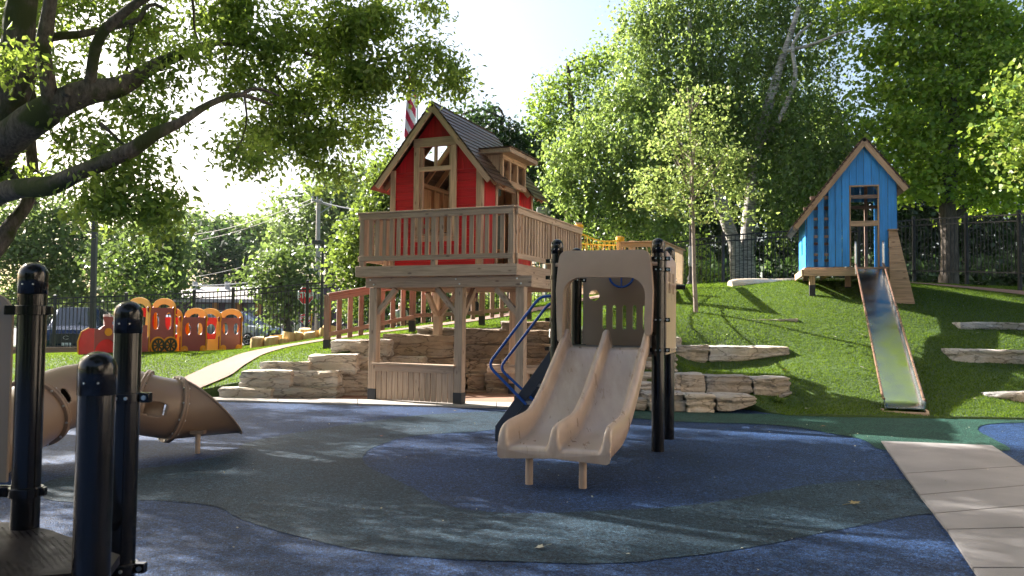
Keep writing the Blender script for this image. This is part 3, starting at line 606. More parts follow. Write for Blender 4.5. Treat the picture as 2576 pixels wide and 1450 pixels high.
W_ = [
 (545.6, 680.7, 976, 1006, 14.0, 'low whitish stone block at the left end of the bottom course of the retaining wall', {}),
 (682, 848, 974, 1001, 14.15, 'long striated stone block second in the bottom course, right of the whitish end block', {}),
 (599, 729, 933, 975, 14.15, 'rounded sunlit stone block resting on the left end of the bottom course', {}),
 (729, 849, 935, 974, 14.35, 'notched tan stone block of the second course, beside the rounded sunlit one', {}),
 (846, 950, 935, 998, 14.75, 'tall blotchy stone block just left of the playhouse front left post', dict(dep=.6)),
 (652, 776, 912, 933, 14.5, 'thin flat stone slab lying on the second course at the left of the wall', {}),
 (770, 892.5, 893, 934.5, 14.65, 'thick cream stone block with layered face, stepped above the notched block', {}),
 (892.5, 958, 897, 936, 15.0, 'squarish stone block half hidden by the left post of the playhouse', {}),
 (831, 976, 856, 896, 15.2, 'long stone block at the foot of the wooden ramp railing', dict(dep=.6)),
 (960, 1063, 897.5, 936, 15.5, 'flat topped stone block behind the gap left of the playhouse counter', {}),
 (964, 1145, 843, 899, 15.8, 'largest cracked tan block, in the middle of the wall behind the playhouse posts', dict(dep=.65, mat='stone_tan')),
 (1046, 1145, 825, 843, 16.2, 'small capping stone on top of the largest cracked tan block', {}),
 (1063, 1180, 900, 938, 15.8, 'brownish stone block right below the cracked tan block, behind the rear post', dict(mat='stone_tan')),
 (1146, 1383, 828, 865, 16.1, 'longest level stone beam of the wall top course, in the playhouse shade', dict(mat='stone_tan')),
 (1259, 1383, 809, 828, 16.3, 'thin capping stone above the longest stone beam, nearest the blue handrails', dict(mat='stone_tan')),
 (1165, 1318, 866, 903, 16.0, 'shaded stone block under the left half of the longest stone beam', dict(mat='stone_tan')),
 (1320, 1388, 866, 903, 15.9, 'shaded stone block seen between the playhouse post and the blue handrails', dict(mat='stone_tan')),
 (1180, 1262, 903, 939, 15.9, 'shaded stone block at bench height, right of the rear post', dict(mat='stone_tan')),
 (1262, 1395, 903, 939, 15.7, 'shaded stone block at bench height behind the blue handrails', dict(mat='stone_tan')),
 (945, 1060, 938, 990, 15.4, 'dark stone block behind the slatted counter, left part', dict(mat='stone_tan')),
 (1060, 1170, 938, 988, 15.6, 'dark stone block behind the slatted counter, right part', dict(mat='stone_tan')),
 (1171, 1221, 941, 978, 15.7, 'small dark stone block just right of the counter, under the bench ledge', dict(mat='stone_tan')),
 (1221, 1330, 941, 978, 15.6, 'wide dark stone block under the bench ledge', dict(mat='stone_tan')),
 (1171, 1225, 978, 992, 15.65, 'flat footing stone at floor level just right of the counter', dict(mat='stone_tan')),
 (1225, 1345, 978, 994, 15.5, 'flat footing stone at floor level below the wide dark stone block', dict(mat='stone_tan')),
 (1385, 1500, 828, 862, 15.7, 'stone beam end behind the tower, level with the round hole of the back panel', {}),
 (1388, 1490, 862, 905, 15.3, 'stone block behind the left rear black post of the slide tower', {}),
 (1490, 1600, 835, 880, 15.0, 'pale stone block seen through the slots of the tower back panel', dict(mat='stone_grey')),
 (1600, 1716, 848, 870, 15.1, 'small pale capping stone peeking out right of the yellowish tower panel', dict(mat='stone_grey')),
 (1610, 1702, 888, 911, 14.2, 'narrow grey stone between the slide and the front right black post, fourth course', dict(mat='stone_grey')),
 (1702, 1780, 870, 915, 15.0, 'wedge shaded grey stone block beside the tower, left one of the upper row', dict(mat='stone_grey')),
 (1784, 1989, 872, 916, 15.0, 'long upper grey stone block set in the turf, tapering to the right', dict(mat='stone_grey', taper=(.5, .8))),
 (1607, 1702, 912, 937, 13.9, 'grey stone between slide and black post, third course', dict(mat='stone_grey')),
 (1604, 1702, 938, 964, 13.6, 'rounded grey stone between slide and black post, second course', dict(mat='stone_grey')),
 (1600, 1650, 964, 1006, 13.25, 'chunky grey stone right beside the slide edge, above the footing', dict(mat='stone_grey')),
 (1648, 1714, 966, 994, 13.2, 'dark square stone between the two right black posts', dict(mat='stone_grey')),
 (1700, 1716, 943, 966, 13.35, 'tiny square stone wedged right of the rear black post', dict(mat='stone_grey')),
 (1713, 1777, 943, 998, 13.3, 'blue grey stone block at the left end of the big lower row', dict(mat='stone_grey')),
 (1778, 1893, 946, 1004, 13.3, 'cracked stone block in the middle of the big lower row, with a dark hollow below', dict(mat='stone_grey')),
 (1894, 1990, 950, 1010, 13.3, 'stone block with a pinkish sunlit end, closing the big lower row', dict(mat='stone_grey', taper=(.35, .45))),
 (1585, 1632, 1006, 1032, 12.75, 'small footing stone next to the slide side wall', dict(mat='stone_grey')),
 (1630, 1727, 991, 1036, 12.7, 'footing stone behind the two right black posts', dict(mat='stone_grey', dep=.66)),
 (1728, 1802, 994, 1040, 12.65, 'cream footing stone in front of the blue grey block', dict(mat='stone', dep=.66)),
 (1802, 1903, 997, 1036, 12.65, 'cream footing stone tapering into the turf at the right end of the bottom row', dict(mat='stone', dep=.66, taper=(.5, .6))),
 (1822, 2006, 803, 819, 16.6, 'thin flat stone step high on the hill, left of the blue playhouse post', dict(mat='stone_grey', dep=.35)),
 (2416, 2640, 812, 836, 16.6, 'uppermost of the three stone steps at the right edge of the hill', dict(mat='stone_grey', dep=.35)),
 (2395, 2640, 881, 917, 15.0, 'middle of the three stone steps at the right edge of the hill', dict(mat='stone', dep=.35)),
 (2476, 2640, 989, 1015, 13.3, 'lowest of the three stone steps at the right edge of the hill', dict(mat='stone_grey', dep=.35)),
]
for a in W_: prock(*a[:6], **{k: v for k, v in a[6].items()})

# pale log at the crest
def logbeam(name, p0, p1, r, mat, label, cat, n=14):
    mb = MB(); p0 = Vector(p0); p1 = Vector(p1); pts = []; rad = []
    for i in range(n+1):
        t = i/n; pts.append(p0.lerp(p1, t)+Vector((0, 0, .02*math.sin(t*5)))); rad.append(r*(1+.1*math.sin(t*7+1))*(0.82 if i in (0, n) else 1))
    mb.tube(pts, rad, 14); return one(name, mb, mat, label, cat, tuple(p0.lerp(p1, .5)))
a = P(1836, 718, 20.3); b = P(2022, 711, 20.9)
logbeam('log', a, b, .135, 'logpale', 'long pale peeled log lying along the crest between the birch and the blue playhouse', 'log')
a = P(1690, 742, 20.6); b = P(1752, 736, 21.5)
logbeam('log', a, b, .06, 'logpale', 'thin log end poking out beside the base of the lamp post behind the wooden deck', 'log', 6)

# log stumps
ST = [(630.6, 665.5, 849, 878, 20.0, 'barrel shaped log stump closest to the play train'), (665, 702, 848, 873, 20.0, 'wide log stump second from the play train, with a flat chopped top'),
 (677, 709, 844, 857, 20.5, 'low log stump peeking out behind the second one'), (702, 724, 854, 869, 20.0, 'shortest and smallest log stump of the row'),
 (711, 743, 836, 864, 20.25, 'tall log stump just behind the smallest one'), (740, 763, 836, 860, 20.3, 'narrow shaded log stump touching the tall one on its right'),
 (752, 783, 827, 840, 20.9, 'log stump standing behind in front of the lower stop sign'), (763, 793, 836, 857, 20.3, 'squat log stump in the middle of the right half of the row'),
 (782, 803.5, 832, 853, 20.6, 'slim log stump in front of the utility pole'), (803.5, 824, 826, 849, 20.5, 'tall log stump half hidden by the first post of the ramp railing'),
 (812, 846, 820, 840, 21.1, 'farthest log stump seen through the first gap of the ramp railing')]
for i, (x0, x1, yt, yb, Y, lab) in enumerate(ST):
    c = P((x0+x1)/2, yb, Y); r_ = (x1-x0)/2*Y/F; zt = P((x0+x1)/2, yt, Y).z; zb = min(c.z, h1(c.x, Y))-.03; rr = random.Random(i)
    T = thing('log_stump', lab, 'log stump', (c.x, Y, zb), 'peeled log stumps along the path')
    mb = MB(); n = 22; vs = []; fs = []; prof = [(0, .96), (.15, 1.02), (.6, 1.03), (.9, .98), (1, .90)]
    for t, s in prof:
        for k in range(n):
            a_ = 2*math.pi*k/n; q = r_*s*(1+.05*noise.noise(Vector((math.cos(a_)*1.5+i*3, math.sin(a_)*1.5, 0))))
            vs.append((c.x+q*math.cos(a_), Y+q*math.sin(a_), zb+(zt-zb)*t+(.02*math.sin(a_+i) if t > .8 else 0)))
    for j in range(4):
        for k in range(n): fs.append((j*n+k, j*n+(k+1) % n, (j+1)*n+(k+1) % n, (j+1)*n+k))
    mb.add(vs, fs, None, True); mb.build('bark', 'log', T)
    mb = MB(); ring = vs[4*n:]; mb.add([(p[0], p[1], p[2]) for p in ring], [tuple(range(n))]); mb.build('top_face', 'logtop', T, recalc=False)
# ================================================================== RED PLAYHOUSE
T = thing('red_playhouse', 'red wooden playhouse with brown shingled gable roof raised on a wooden deck', 'playhouse', (-1.2, 15, 0))
FR = frame(-2.37, 14.0, 0, 23)
BV = .006
def pb(name, a, b, mat, par=None, bevel=BV, T_=FR):
    return MB().box(a, b, T_).build(name, mat, par or T, bevel=bevel)
pw = .145
for (u, v) in ((0, 0), (1.65, 0), (2.74, 0), (0, 2.3), (1.65, 2.3), (2.74, 2.3)):
    p = pb('post', (u-pw/2, v-pw/2, .2), (u+pw/2, v+pw/2, 1.95), 'wood')
    MB().box((u-pw/2-.006, v-pw/2-.006, 0), (u+pw/2+.006, v+pw/2+.006, .215), FR).build('post_boot', 'blackmatte', p, bevel=.004)
for v in (-pw/2-.021, 2.3):
    b_ = pb('beam', (-.13, v-.02, 1.95), (2.96, v+.02, 2.125), 'wood')
    if v < 0:
        mb = MB()
        for u in (-.0, 1.65, 2.74):
            for (du, z) in ((-.03, 2.08), (.04, 2.0)):
                mb.cyl((u+du, v-.035, z), (u+du, v-.01, z), .013, n=10, T=FR)
        mb.build('bolt', 'steel', b_)
pb('beam', (-.1, pw/2, 1.95), (2.9, pw/2+.04, 2.125), 'wood')
for u in (-.08, 2.82): pb('side_beam', (u-.02, .05, 1.955), (u+.02, 2.3, 2.12), 'wood')
def brace(u0, v0, z0, u1, v1, z1):
    MB().beam((u0, v0, z0), (u1, v1, z1), .085, .09, up=(0, 1, 0) if abs(u1-u0) > abs(v1-v0) else (1, 0, 0), T=FR).build('knee_brace', 'wood', T, bevel=.004)
brace(.05, .0, 1.5, .42, .0, 1.93); brace(1.6, .0, 1.5, 1.22, 0, 1.93); brace(1.65, .1, 1.5, 1.65, .5, 1.93); brace(2.69, 0, 1.5, 2.3, 0, 1.93); brace(.05, 2.3, 1.5, .42, 2.3, 1.93); brace(0, 2.24, 1.5, 0, 1.85, 1.93)
# deck
mb = MB(); v = -.16
while v < 3.18: mb.box((-.22, v, 2.27), (2.69, v+.135, 2.305), FR); v += .142
mb.build('deck_boards', 'wood', T)
mb = MB()
for u in (0.25, .75, 1.25, 1.75, 2.25): mb.box((u-.02, -.18, 2.128), (u+.02, 3.16, 2.268), FR)
mb.build('joist', 'wood', T)
pb('fascia', (-.27, -.225, 2.13), (2.75, -.185, 2.31), 'wood'); pb('fascia', (2.71, -.183, 2.13), (2.75, 3.2, 2.31), 'wood'); pb('fascia', (-.27, -.183, 2.13), (-.23, 3.2, 2.31), 'wood')
pb('fascia', (-.23, 3.16, 2.13), (2.71, 3.2, 2.31), 'wood')
# railing: front run and right run and a short left run
def railrun(a, b, nrm, z0, nb, posts, bw=.072, capend=.03):
    """a,b (u,v) ends, nrm = outward normal, posts at fractions"""
    a = Vector((a[0], a[1], 0)); b = Vector((b[0], b[1], 0)); d = (b-a).normalized(); n = Vector((nrm[0], nrm[1], 0)); L = (b-a).length
    rl = MB().beam(a+n*.04+Vector((0, 0, z0+.855)), b+n*.04+Vector((0, 0, z0+.855)), .036, .095, T=FR).build('top_rail', 'wood', T, bevel=.005)
    MB().beam(a-d*capend+n*.0+Vector((0, 0, z0+.918)), b+d*capend+Vector((0, 0, z0+.918)), .15, .028, T=FR).build('rail_cap', 'wood', rl, bevel=.004)
    MB().beam(a+n*.042+Vector((0, 0, z0+.135)), b+n*.042+Vector((0, 0, z0+.135)), .036, .085, T=FR).build('bottom_rail', 'wood', T, bevel=.005)
    for f in posts:
        p = a+d*L*f; MB().box((p.x-.045, p.y-.045, z0), (p.x+.045, p.y+.045, z0+.9), FR).build('rail_post', 'wood', T, bevel=.005)
    for k in range(nb):
        f = (k+.5)/nb
        if any(abs(f-q)*L < .09 for q in posts): continue
        p = a+d*L*f+n*.005; w = Vector((abs(d.x)*bw/2+abs(n.x)*.017, abs(d.y)*bw/2+abs(n.y)*.017, 0))
        MB().box((p.x-w.x, p.y-w.y, z0+.16), (p.x+w.x, p.y+w.y, z0+.86), FR).build('baluster', 'wood', T, bevel=.004)
railrun((-.2, -.17), (2.68, -.17), (0, -1), 2.305, 21, (0.016, .5, .984))
railrun((2.68, -.17), (2.68, 3.14), (1, 0), 2.305, 25, (.5, .985))
railrun((-.2, -.17), (-.2, .68), (-1, 0), 2.305, 6, (.95,))
# house walls
u0, u1, v0, v1, zf, ze, zp = -.15, 1.64, .75, 3.08, 2.306, 4.08, 5.16
uc = (u0+u1)/2
FT = FR
def shift(T_, v): return T_ @ Matrix.Translation((0, v, 0))
# front gable: red boards built board by board, opening in the middle
ow0, ow1, oz0, oz1 = uc-.33, uc+.33, zf+.62, 4.52
slope = (zp-ze)/((u1-u0)/2)
def topz(u): return min(zp, ze+slope*((u1-u0)/2-abs(u-uc)))
mb = MB(); z = zf; T0 = shift(FR, v0)
hb = .142
while z < ze-.02:                      # horizontal boards below the eave
    zz = min(z+hb, ze)
    if zz > oz0 and z < oz1:
        segs = [(u0, ow0), (ow1, u1)]
        if z < oz0: segs = [(u0, ow0), (ow1, u1)]
    else: segs = [(u0, u1)]
    for a_, b_ in segs: mb.box((a_, 0, z+.002), (b_, .02+rnd.random()*.003, zz-.002), T0)
    z = zz
u = u0
while u < u1-.01:                      # upright boards in the gable
    uu = min(u+.145, u1); a0, a1 = topz(u)-.02, topz(uu)-.02
    zb = ze+.002
    if uu > ow0 and u < ow1: zb = oz1
    if max(a0, a1) > zb:
        ol = [(u+.002, zb), (uu-.002, zb), (uu-.002, max(zb, a1))]
        if u < uc < uu: ol.append((uc, zp-.02))
        ol.append((u+.002, max(zb, a0)))
        mb.plate(ol, (), 0.0, .02, T0)
    u = uu
front = mb.build('front_wall', 'red', T)
mb = MB()     # studs and inner boarding of the front wall
for uu in (u0+.05, ow0-.04, ow1+.04, u1-.05): mb.box((uu-.03, .024, zf), (uu+.03, .09, min(topz(uu)-.1, 4.7)), T0)
mb.build('front_studs', 'wood_in', T)
# trims
def trim(a, b, w_=None): return MB().box(a, b, T0).build('corner_board', 'wood', T, bevel=.004)
trim((u0-.03, -.028, zf), (u0+.075, -.002, ze+.05)); trim((u1-.075, -.028, zf), (u1+.028, -.002, ze+.05))
wf = MB()
wf.box((ow0-.1, -.04, oz0-.02), (ow0+.01, -.003, oz1+.0), T0); wf.box((ow1-.01, -.04, oz0-.02), (ow1+.1, -.003, oz1), T0)
wf.box((ow0-.11, -.046, oz1+.001), (ow1+.11, -.003, oz1+.16), T0); wf.box((ow0-.1, -.042, oz0-.12), (ow1+.1, -.003, oz0-.022), T0); wf.box((ow0-.06, -.1, oz0-.019), (ow1+.06, .06, oz0+.012), T0)
WF = wf.build('window_frame', 'wood', T, bevel=.004)
wm = MB(); wm.box((ow0+.002, -.03, 4.08), (ow1-.002, .03, 4.16), T0); wm.box((uc-.03, -.02, 4.161), (uc+.03, .02, oz1-.002), T0); wm.box((ow0+.011, .0, oz0+.013), (ow0+.06, .07, oz1-.002), T0); wm.box((ow1-.06, .0, oz0+.013), (ow1-.011, .07, oz1-.002), T0)
wm.build('window_bars', 'wood', WF, bevel=.004)
# right side wall
TS = FR @ Matrix.Translation((u1, 0, 0)) @ Matrix.Rotation(R(90), 4, 'Z')      # local x = v, local y = -u
def side_boards(mb, va, vb, z0, z1, mat_t=.02):
    v = va
    while v < vb-.01:
        vv = min(v+.14, vb); mb.box((v+.002, -.02-rnd.random()*.002, z0), (vv-.002, 0, z1), TS); v = vv
for va_, vb_ in ((v0+.02, 1.33), (2.42, v1)):
    mb = MB(); side_boards(mb, va_, vb_, zf, ze); mb.build('side_wall', 'red', T)
for va in (v0-.02, 1.33, 2.33, v1-.02):
    MB().box((va, -.045, zf), (va+.075, -.0215, ze), TS).build('corner_board', 'wood', T, bevel=.004)
dj = MB(); dj.box((1.34, .0, zf), (1.41, .08, 4.05), TS); dj.box((2.33, 0, zf), (2.41, .08, 4.05), TS); dj.box((1.41, 0.0, 3.86), (2.33, .08, 3.95), TS)
DF = dj.build('door_frame', 'wood', T, bevel=.004)
# back wall with window, left wall, inside boards
TB = shift(FR, v1)
ol = [(u0, zf), (u1, zf), (u1, ze), (uc, zp-.02), (u0, ze)]
MB().plate(ol, [rect(uc-.2, uc+.28, zf+.55, zf+1.25), rect(uc-.3, uc+.3, zf+1.65, zf+2.0)], 0, .02, TB).build('back_wall', 'wood_in', T)
mb = MB()
for uu in (u0+.05, uc-.24, uc+.32, u1-.05): mb.box((uu-.03, -.07, zf), (uu+.03, -.002, min(topz(uu)-.1, 4.6)), TB)
mb.box((u0, -.075, zf+1.3), (u1, -.002, zf+1.38), TB); mb.box((u0, -.075, zf+.45), (u1, -.002, zf+.53), TB); mb.build('back_studs', 'wood_in', T)
TL = FR @ Matrix.Translation((u0, 0, 0)) @ Matrix.Rotation(R(90), 4, 'Z')
MB().plate(rect(v0+.02, v1, zf, ze), [rect(1.5, 2.2, zf+.7, zf+1.2)], 0.0, .02, TL).build('side_wall', 'wood_in', T)
MB().box((v0+.02, .0215, zf), (v1, .034, ze), TL).build('side_boarding', 'red', T)
mb = MB()
for vv in (v0+.1, 1.25, 1.45, 2.25, 2.6, 3.0): mb.box((vv-.03, -.08, zf), (vv+.03, -.002, ze), TL)
mb.box((v0+.05, -.09, ze-.09), (v1, -.002, ze-.01), TL); mb.box((v0+.05, -.085, zf+.9), (v1, -.002, zf+.96), TL); mb.build('side_studs', 'wood_in', T)
mb = MB()
mb.box((v0+.05, .002, ze-.09), (v1, .085, ze-.01), TS)
for vv in (v0+.12, 2.5, 3.0): mb.box((vv-.03, .002, zf), (vv+.03, .075, ze-.1), TS)
mb.build('side_studs', 'wood_in', T)
# roof
def roofside(sgn, va, vb, eave_u, ridge_z, eave_z, rows, gap=None, Tm=FR, uc_=uc, par=None, hole=None, lift=.018, name='roof_slope'):
    """rows of overlapping shingle boards, eave to ridge; gap=(v0,v1,u_from,u_to) left open"""
    mb = MB(); A = Vector((uc_, 0, ridge_z)); B = Vector((uc_+sgn*eave_u, 0, eave_z)); d = (B-A); L = d.length; d.normalize(); n = Vector((d.z*-sgn, 0, d.x*sgn)) ; n = Vector((-d.z, 0, d.x)) if sgn > 0 else Vector((d.z, 0, -d.x))
    step = L/rows
    for i in range(rows):
        s0 = i*step-.02; s1 = (i+1)*step+.035
        p0 = A+d*s0; p1 = A+d*s1; segs = [(va, vb)]
        for g in (gap, hole):
            if g and g[2] <= i < g[3]:
                segs = [q for s in segs for q in ((s[0], min(s[1], g[0])), (max(s[0], g[1]), s[1])) if q[1]-q[0] > .03]
        for a_, b_ in segs:
            va_ = a_
            while va_ < b_-.01:
                vb_ = min(b_, va_+rnd.uniform(.5, 1.1)); jit = rnd.uniform(-.004, .004); o_ = (rnd.random()*40, rnd.random()*40, rnd.random()*40)
                q0 = p0+n*.004; q1 = p1+n*(.004+lift)+d*jit; t_ = n*.016
                vs = [(q0.x, va_+.001, q0.z), (q1.x, va_+.001, q1.z), (q1.x+t_.x, va_+.001, q1.z+t_.z), (q0.x+t_.x, va_+.001, q0.z+t_.z)]
                vs += [(x, vb_-.001, z) for x, _, z in vs]
                gr = [(v[1]+o_[0], v[0]+o_[1], v[2]+o_[2]) for v in vs]
                mb.add(vs, [(0, 1, 2, 3), (7, 6, 5, 4), (0, 4, 5, 1), (1, 5, 6, 2), (2, 6, 7, 3), (3, 7, 4, 0)], gr, False, Tm)
                va_ = vb_
    return mb.build(name, 'shingle', par or T)
EZ = 3.88; RZ = 5.26; EU = 1.13
rv0, rv1 = .56, 3.24
RS1 = roofside(1, rv0, rv1, EU+.08, RZ, EZ-.09, 15, gap=(1.5, 2.42, 8, 15))
RS2 = roofside(-1, rv0, rv1, EU+.08, RZ, EZ-.09, 15, hole=(1.35, 2.0, 3, 8))
MB().beam((uc-.02, rv0-.01, RZ+.028), (uc-.02, rv1, RZ+.028), .09, .02, T=FR).build('ridge_cap', 'shingle', T)
def rafter(sgn, v, w=.04, h=.1, name='rafter', mat='wood_in', ext=0.0, drop=.06):
    A = Vector((uc, v, RZ-drop)); B = Vector((uc+sgn*(EU+ext), v, EZ-drop+.0))
    mb = MB().beam(A, B, w, h, up=(0, 1, 0), T=FR); return mb
for v, nm, mt in ((rv0+.03, 'barge_board', 'wood'), (rv1-.03, 'barge_board', 'wood')):
    for s in (1, -1):
        A = Vector((uc, v, RZ-.065)); B = Vector((uc+s*EU, v, EZ-.065)); MB().beam(A, B, .1, .04, up=(0, 1, 0), T=FR).build(nm, mt, T, bevel=.004)
mb = MB()
for v in (.9, 1.3, 1.95, 2.45, 2.95):
    for s in (1, -1):
        if s == 1 and 1.5 < v < 2.42: 
            continue
        mb.beam((uc, v, RZ-.07), (uc+s*EU, v, EZ-.07), .09, .04, up=(0, 1, 0), T=FR)
mb.box((uc-.02, rv0+.06, RZ-.16), (uc+.02, rv1-.06, RZ-.06), FR)
mb.build('rafter', 'wood_in', T)
# dormer
D0, D1 = 1.3, 2.42
dm = MB(); dm.box((1.05, D0-.14, 4.42), (2.02, D1+.1, 4.50), FR); DR = dm.build('dormer_roof', 'wood', T, bevel=.004)
MB().box((1.0, D0-.16, 4.503), (2.05, D1+.13, 4.522), FR).build('dormer_shingle', 'shingle', DR)
mb = MB()
for vv in (D0+.02, D0+.36, D0+.70, D1-.03): mb.box((1.76, vv-.03, 3.99), (1.82, vv+.03, 4.33), FR)
mb.box((1.755, D0-.01, 4.331), (1.83, D1, 4.419), FR); mb.box((1.755, D0-.01, 3.88), (1.83, D1, 3.988), FR); mb.build('dormer_window', 'wood_pale', T, bevel=.004)
for vv in (D0, D1-.02): MB().plate([(1.12, 4.415), (1.75, 4.415), (1.75, 3.9), (1.5, 3.95)], (), vv, vv+.02, FR).build('dormer_cheek', 'wood', T)
# counter below the deck
mb = MB(); n = 14
for k in range(n):
    a_ = .085+k*(1.49/n); mb.box((a_, -.06, .04), (a_+.095, -.04, .585), FR)
mb.build('counter_slats', 'wood', T, bevel=.003)
pb('counter_apron', (.075, -.085, .52), (1.575, -.0605, .625), 'wood'); pb('counter_top', (.04, -.14, .626), (1.61, .12, .66), 'wood')
pb('bench_ledge', (1.73, .9, .60), (3.2, 1.12, .635), 'wood'); pb('bench_apron', (1.75, .88, .50), (3.2, .9, .598), 'wood'); pb('bench_leg', (2.4, .95, 0.02), (2.49, 1.05, .5), 'wood'); pb('bench_leg', (3.1, .95, .02), (3.19, 1.05, .5), 'wood')

# ================================================================== RAMP RAILING
RT = thing('ramp_railing', 'reddish brown slatted railing climbing beside the path, left of and behind the raised deck', 'railing', (-3.6, 16, .7))
pts = [P(822, 888, 16.0), P(1037, 838, 17.0), P(1212, 825, 17.9), P(1330, 812, 18.5)]
rp = [Vector((p.x, p.y, p.z)) for p in pts]
hs = [1.16, 1.12, 1.02, 1.0]
for i, (p, hh) in enumerate(zip(rp, hs)):
    Tm = frame(p.x, p.y, p.z, 10)
    q = MB().box((-.06, -.045, .26), (.06, .045, hh-.02), Tm).build('post', 'wood_red', RT, bevel=.005)
    MB().box((-.064, -.05, -.12), (.064, .05, .258), Tm).build('post_boot', 'blackmatte', q)
for i in range(3):
    a, b = rp[i], rp[i+1]; ha, hb_ = hs[i], hs[i+1]; d = (b-a); d.z = 0; d.normalize(); nrm = Vector((d.y, -d.x, 0))
    off = nrm*.06
    MB().beam(a+off+Vector((0, 0, ha-.075)), b+off+Vector((0, 0, hb_-.075)), .036, .13).build('top_rail', 'wood_red', RT, bevel=.004)
    MB().beam(a+Vector((0, 0, ha+.006)), b+Vector((0, 0, hb_+.006)), .13, .025).build('rail_cap', 'wood_red', RT, bevel=.004)
    MB().beam(a+off+Vector((0, 0, .36)), b+off+Vector((0, 0, .36-.02)), .036, .085).build('bottom_rail', 'wood_red', RT, bevel=.004)
    L = (b-a).length; n = int(L/.235)
    for k in range(1, n):
        f = k/n; p = a.lerp(b, f); hh = ha+(hb_-ha)*f
        c = p+off-nrm*.036
        MB().beam(c+Vector((0, 0, .2)), c+Vector((0, 0, hh-.03)), .1, .03, up=nrm).build('baluster', 'wood_red', RT, bevel=.003)

# ================================================================== WOODEN PLATFORM AND ROPE BRIDGE
PT = thing('wooden_platform', 'small tan wooden platform with rope balusters behind the slide tower', 'platform', (3.4, 18.5, 1.9))
PF = frame(3.43, 18.5, 0, 23)
def pp(nm, a, b, mt='wood_pale'): return MB().box(a, b, PF).build(nm, mt, PT, bevel=.005)
pp('deck', (-1.05, 0, 2.17), (0, 2.4, 2.205)); pp('fascia', (-1.07, -.04, 2.0), (.04, -.003, 2.2)); pp('fascia', (.003, 0, 2.0), (.04, 2.42, 2.2)); pp('fascia', (-1.07, 2.403, 2.0), (.04, 2.44, 2.2))
for (u, v) in ((-.05, .05), (-.05, 2.35)): pp('post', (u-.05, v-.05, 1.3), (u+.05, v+.05, 3.22))
for (u, v) in ((-1.0, .05), (-1.0, 1.2)):
    q = pp('rope_post', (u-.065, v-.065, 1.3), (u+.065, v+.065, 3.42)); mb = MB()
    for k in range(5): mb.tube([(u+.085*math.cos(t)*1.1, v+.085*math.sin(t)*1.1, 3.3+.022*k) for t in [2*math.pi*j/8+math.pi/8 for j in range(8)]], .012, 6, PF, closed=True)
    mb.build('rope_wrap', 'rope', q)
pp('top_rail', (-.93, -.03, 3.15), (.06, .0, 3.25)); pp('rail_cap', (-.93, -.08, 3.252), (.08, .06, 3.28)); pp('top_rail', (-.0, .0, 3.15), (.03, 2.4, 3.25)); pp('rail_cap', (-.06, .061, 3.252), (.08, 2.45, 3.28))
pp('bottom_rail', (-.93, -.03, 2.3), (0, 0, 2.38)); pp('bottom_rail', (0, 0, 2.3), (.03, 2.4, 2.38))
for k in range(8):
    u = -.86+k*.105; MB().tube([(u-.015, -.02, 3.14), (u+.012, -.045, 3.05), (u, -.03, 2.7), (u, -.02, 2.34)], .012, 6, PF).build('rope_baluster', 'ropetan', PT)
for k in range(18):
    v = .1+k*.13; MB().tube([(.03, v, 3.14), (.05, v, 3.05), (.03, v, 2.34)], .012, 6, PF).build('rope_baluster', 'ropetan', PT)
BT = thing('rope_bridge', 'yellow rope net bridge sagging between the red playhouse deck and the wooden platform', 'rope bridge', (1.7, 17.4, 2.2))
e0 = FR @ Vector((2.62, 3.25, 0)); e0b = FR @ Vector((1.55, 3.25, 0)); f0 = PF @ Vector((-1.0, .05, 0)); f0b = PF @ Vector((-1.0, 1.2, 0))
for p in (e0, e0b):
    q = MB().box((p.x-.06, p.y-.06, 2.0), (p.x+.06, p.y+.06, 3.36)).build('bridge_post', 'wood_pale', BT, bevel=.005); mb = MB()
    for k in range(4): mb.tube([(p.x+.09*math.cos(t), p.y+.09*math.sin(t), 3.24+.024*k) for t in [2*math.pi*j/8+.39 for j in range(8)]], .012, 6, closed=True)
    mb.build('rope_wrap', 'rope', q)
mb = MB(); n = 16
for k in range(n):
    t = (k+.5)/n; a = e0.lerp(f0, t); b = e0b.lerp(f0b, t); z = 2.28-.25*math.sin(math.pi*t); mb.beam((a.x, a.y, z), (b.x, b.y, z), .14, .035)
mb.build('bridge_planks', 'wood_pale', BT)
for A, B in ((e0, f0), (e0b, f0b)):
    top = MB(); net = MB(); n = 24; m = 7
    g = [[None]*(m+1) for _ in range(n+1)]
    for i in range(n+1):
        t = i/n; p = A.lerp(B, t); zt = 3.18+.15*t-.10*math.sin(math.pi*t); zb = 2.3-.25*math.sin(math.pi*t)
        for j in range(m+1): g[i][j] = Vector((p.x+.02*math.sin(i*2+j), p.y+.02*math.cos(i*3+j), zt+(zb-zt)*j/m))
    for i in range(n+1): net.tube([g[i][j]+Vector((.012*math.sin(j*9+i), 0, 0)) for j in range(m+1)], .0032, 4, caps=False)
    for j in range(1, m+1): net.tube([g[i][j] for i in range(n+1)], .0032, 4, caps=False)
    net.build('rope_net', 'rope', BT); MB().tube([g[i][0] for i in range(n+1)], .016, 7).build('hand_rope', 'rope', BT)

# ================================================================== BLUE PLAYHOUSE
BH = thing('blue_playhouse', 'bright blue plank playhouse with steep lopsided roof standing on top of the hill', 'playhouse', (7.8, 19.4, 2.0))
BF = frame(6.80, 18.6, 0, 15.2)
zf2 = 2.71; Wd = 1.906; Dp = 1.9; pk = 1.237
def rz(u): return 5.58-1.31*(pk-u) if u < pk else 5.58-1.29*(u-pk)
def bb(nm, a, b, mt='wood_pale', par=None, bev=.004, T_=BF): return MB().box(a, b, T_).build(nm, mt, par or BH, bevel=bev)
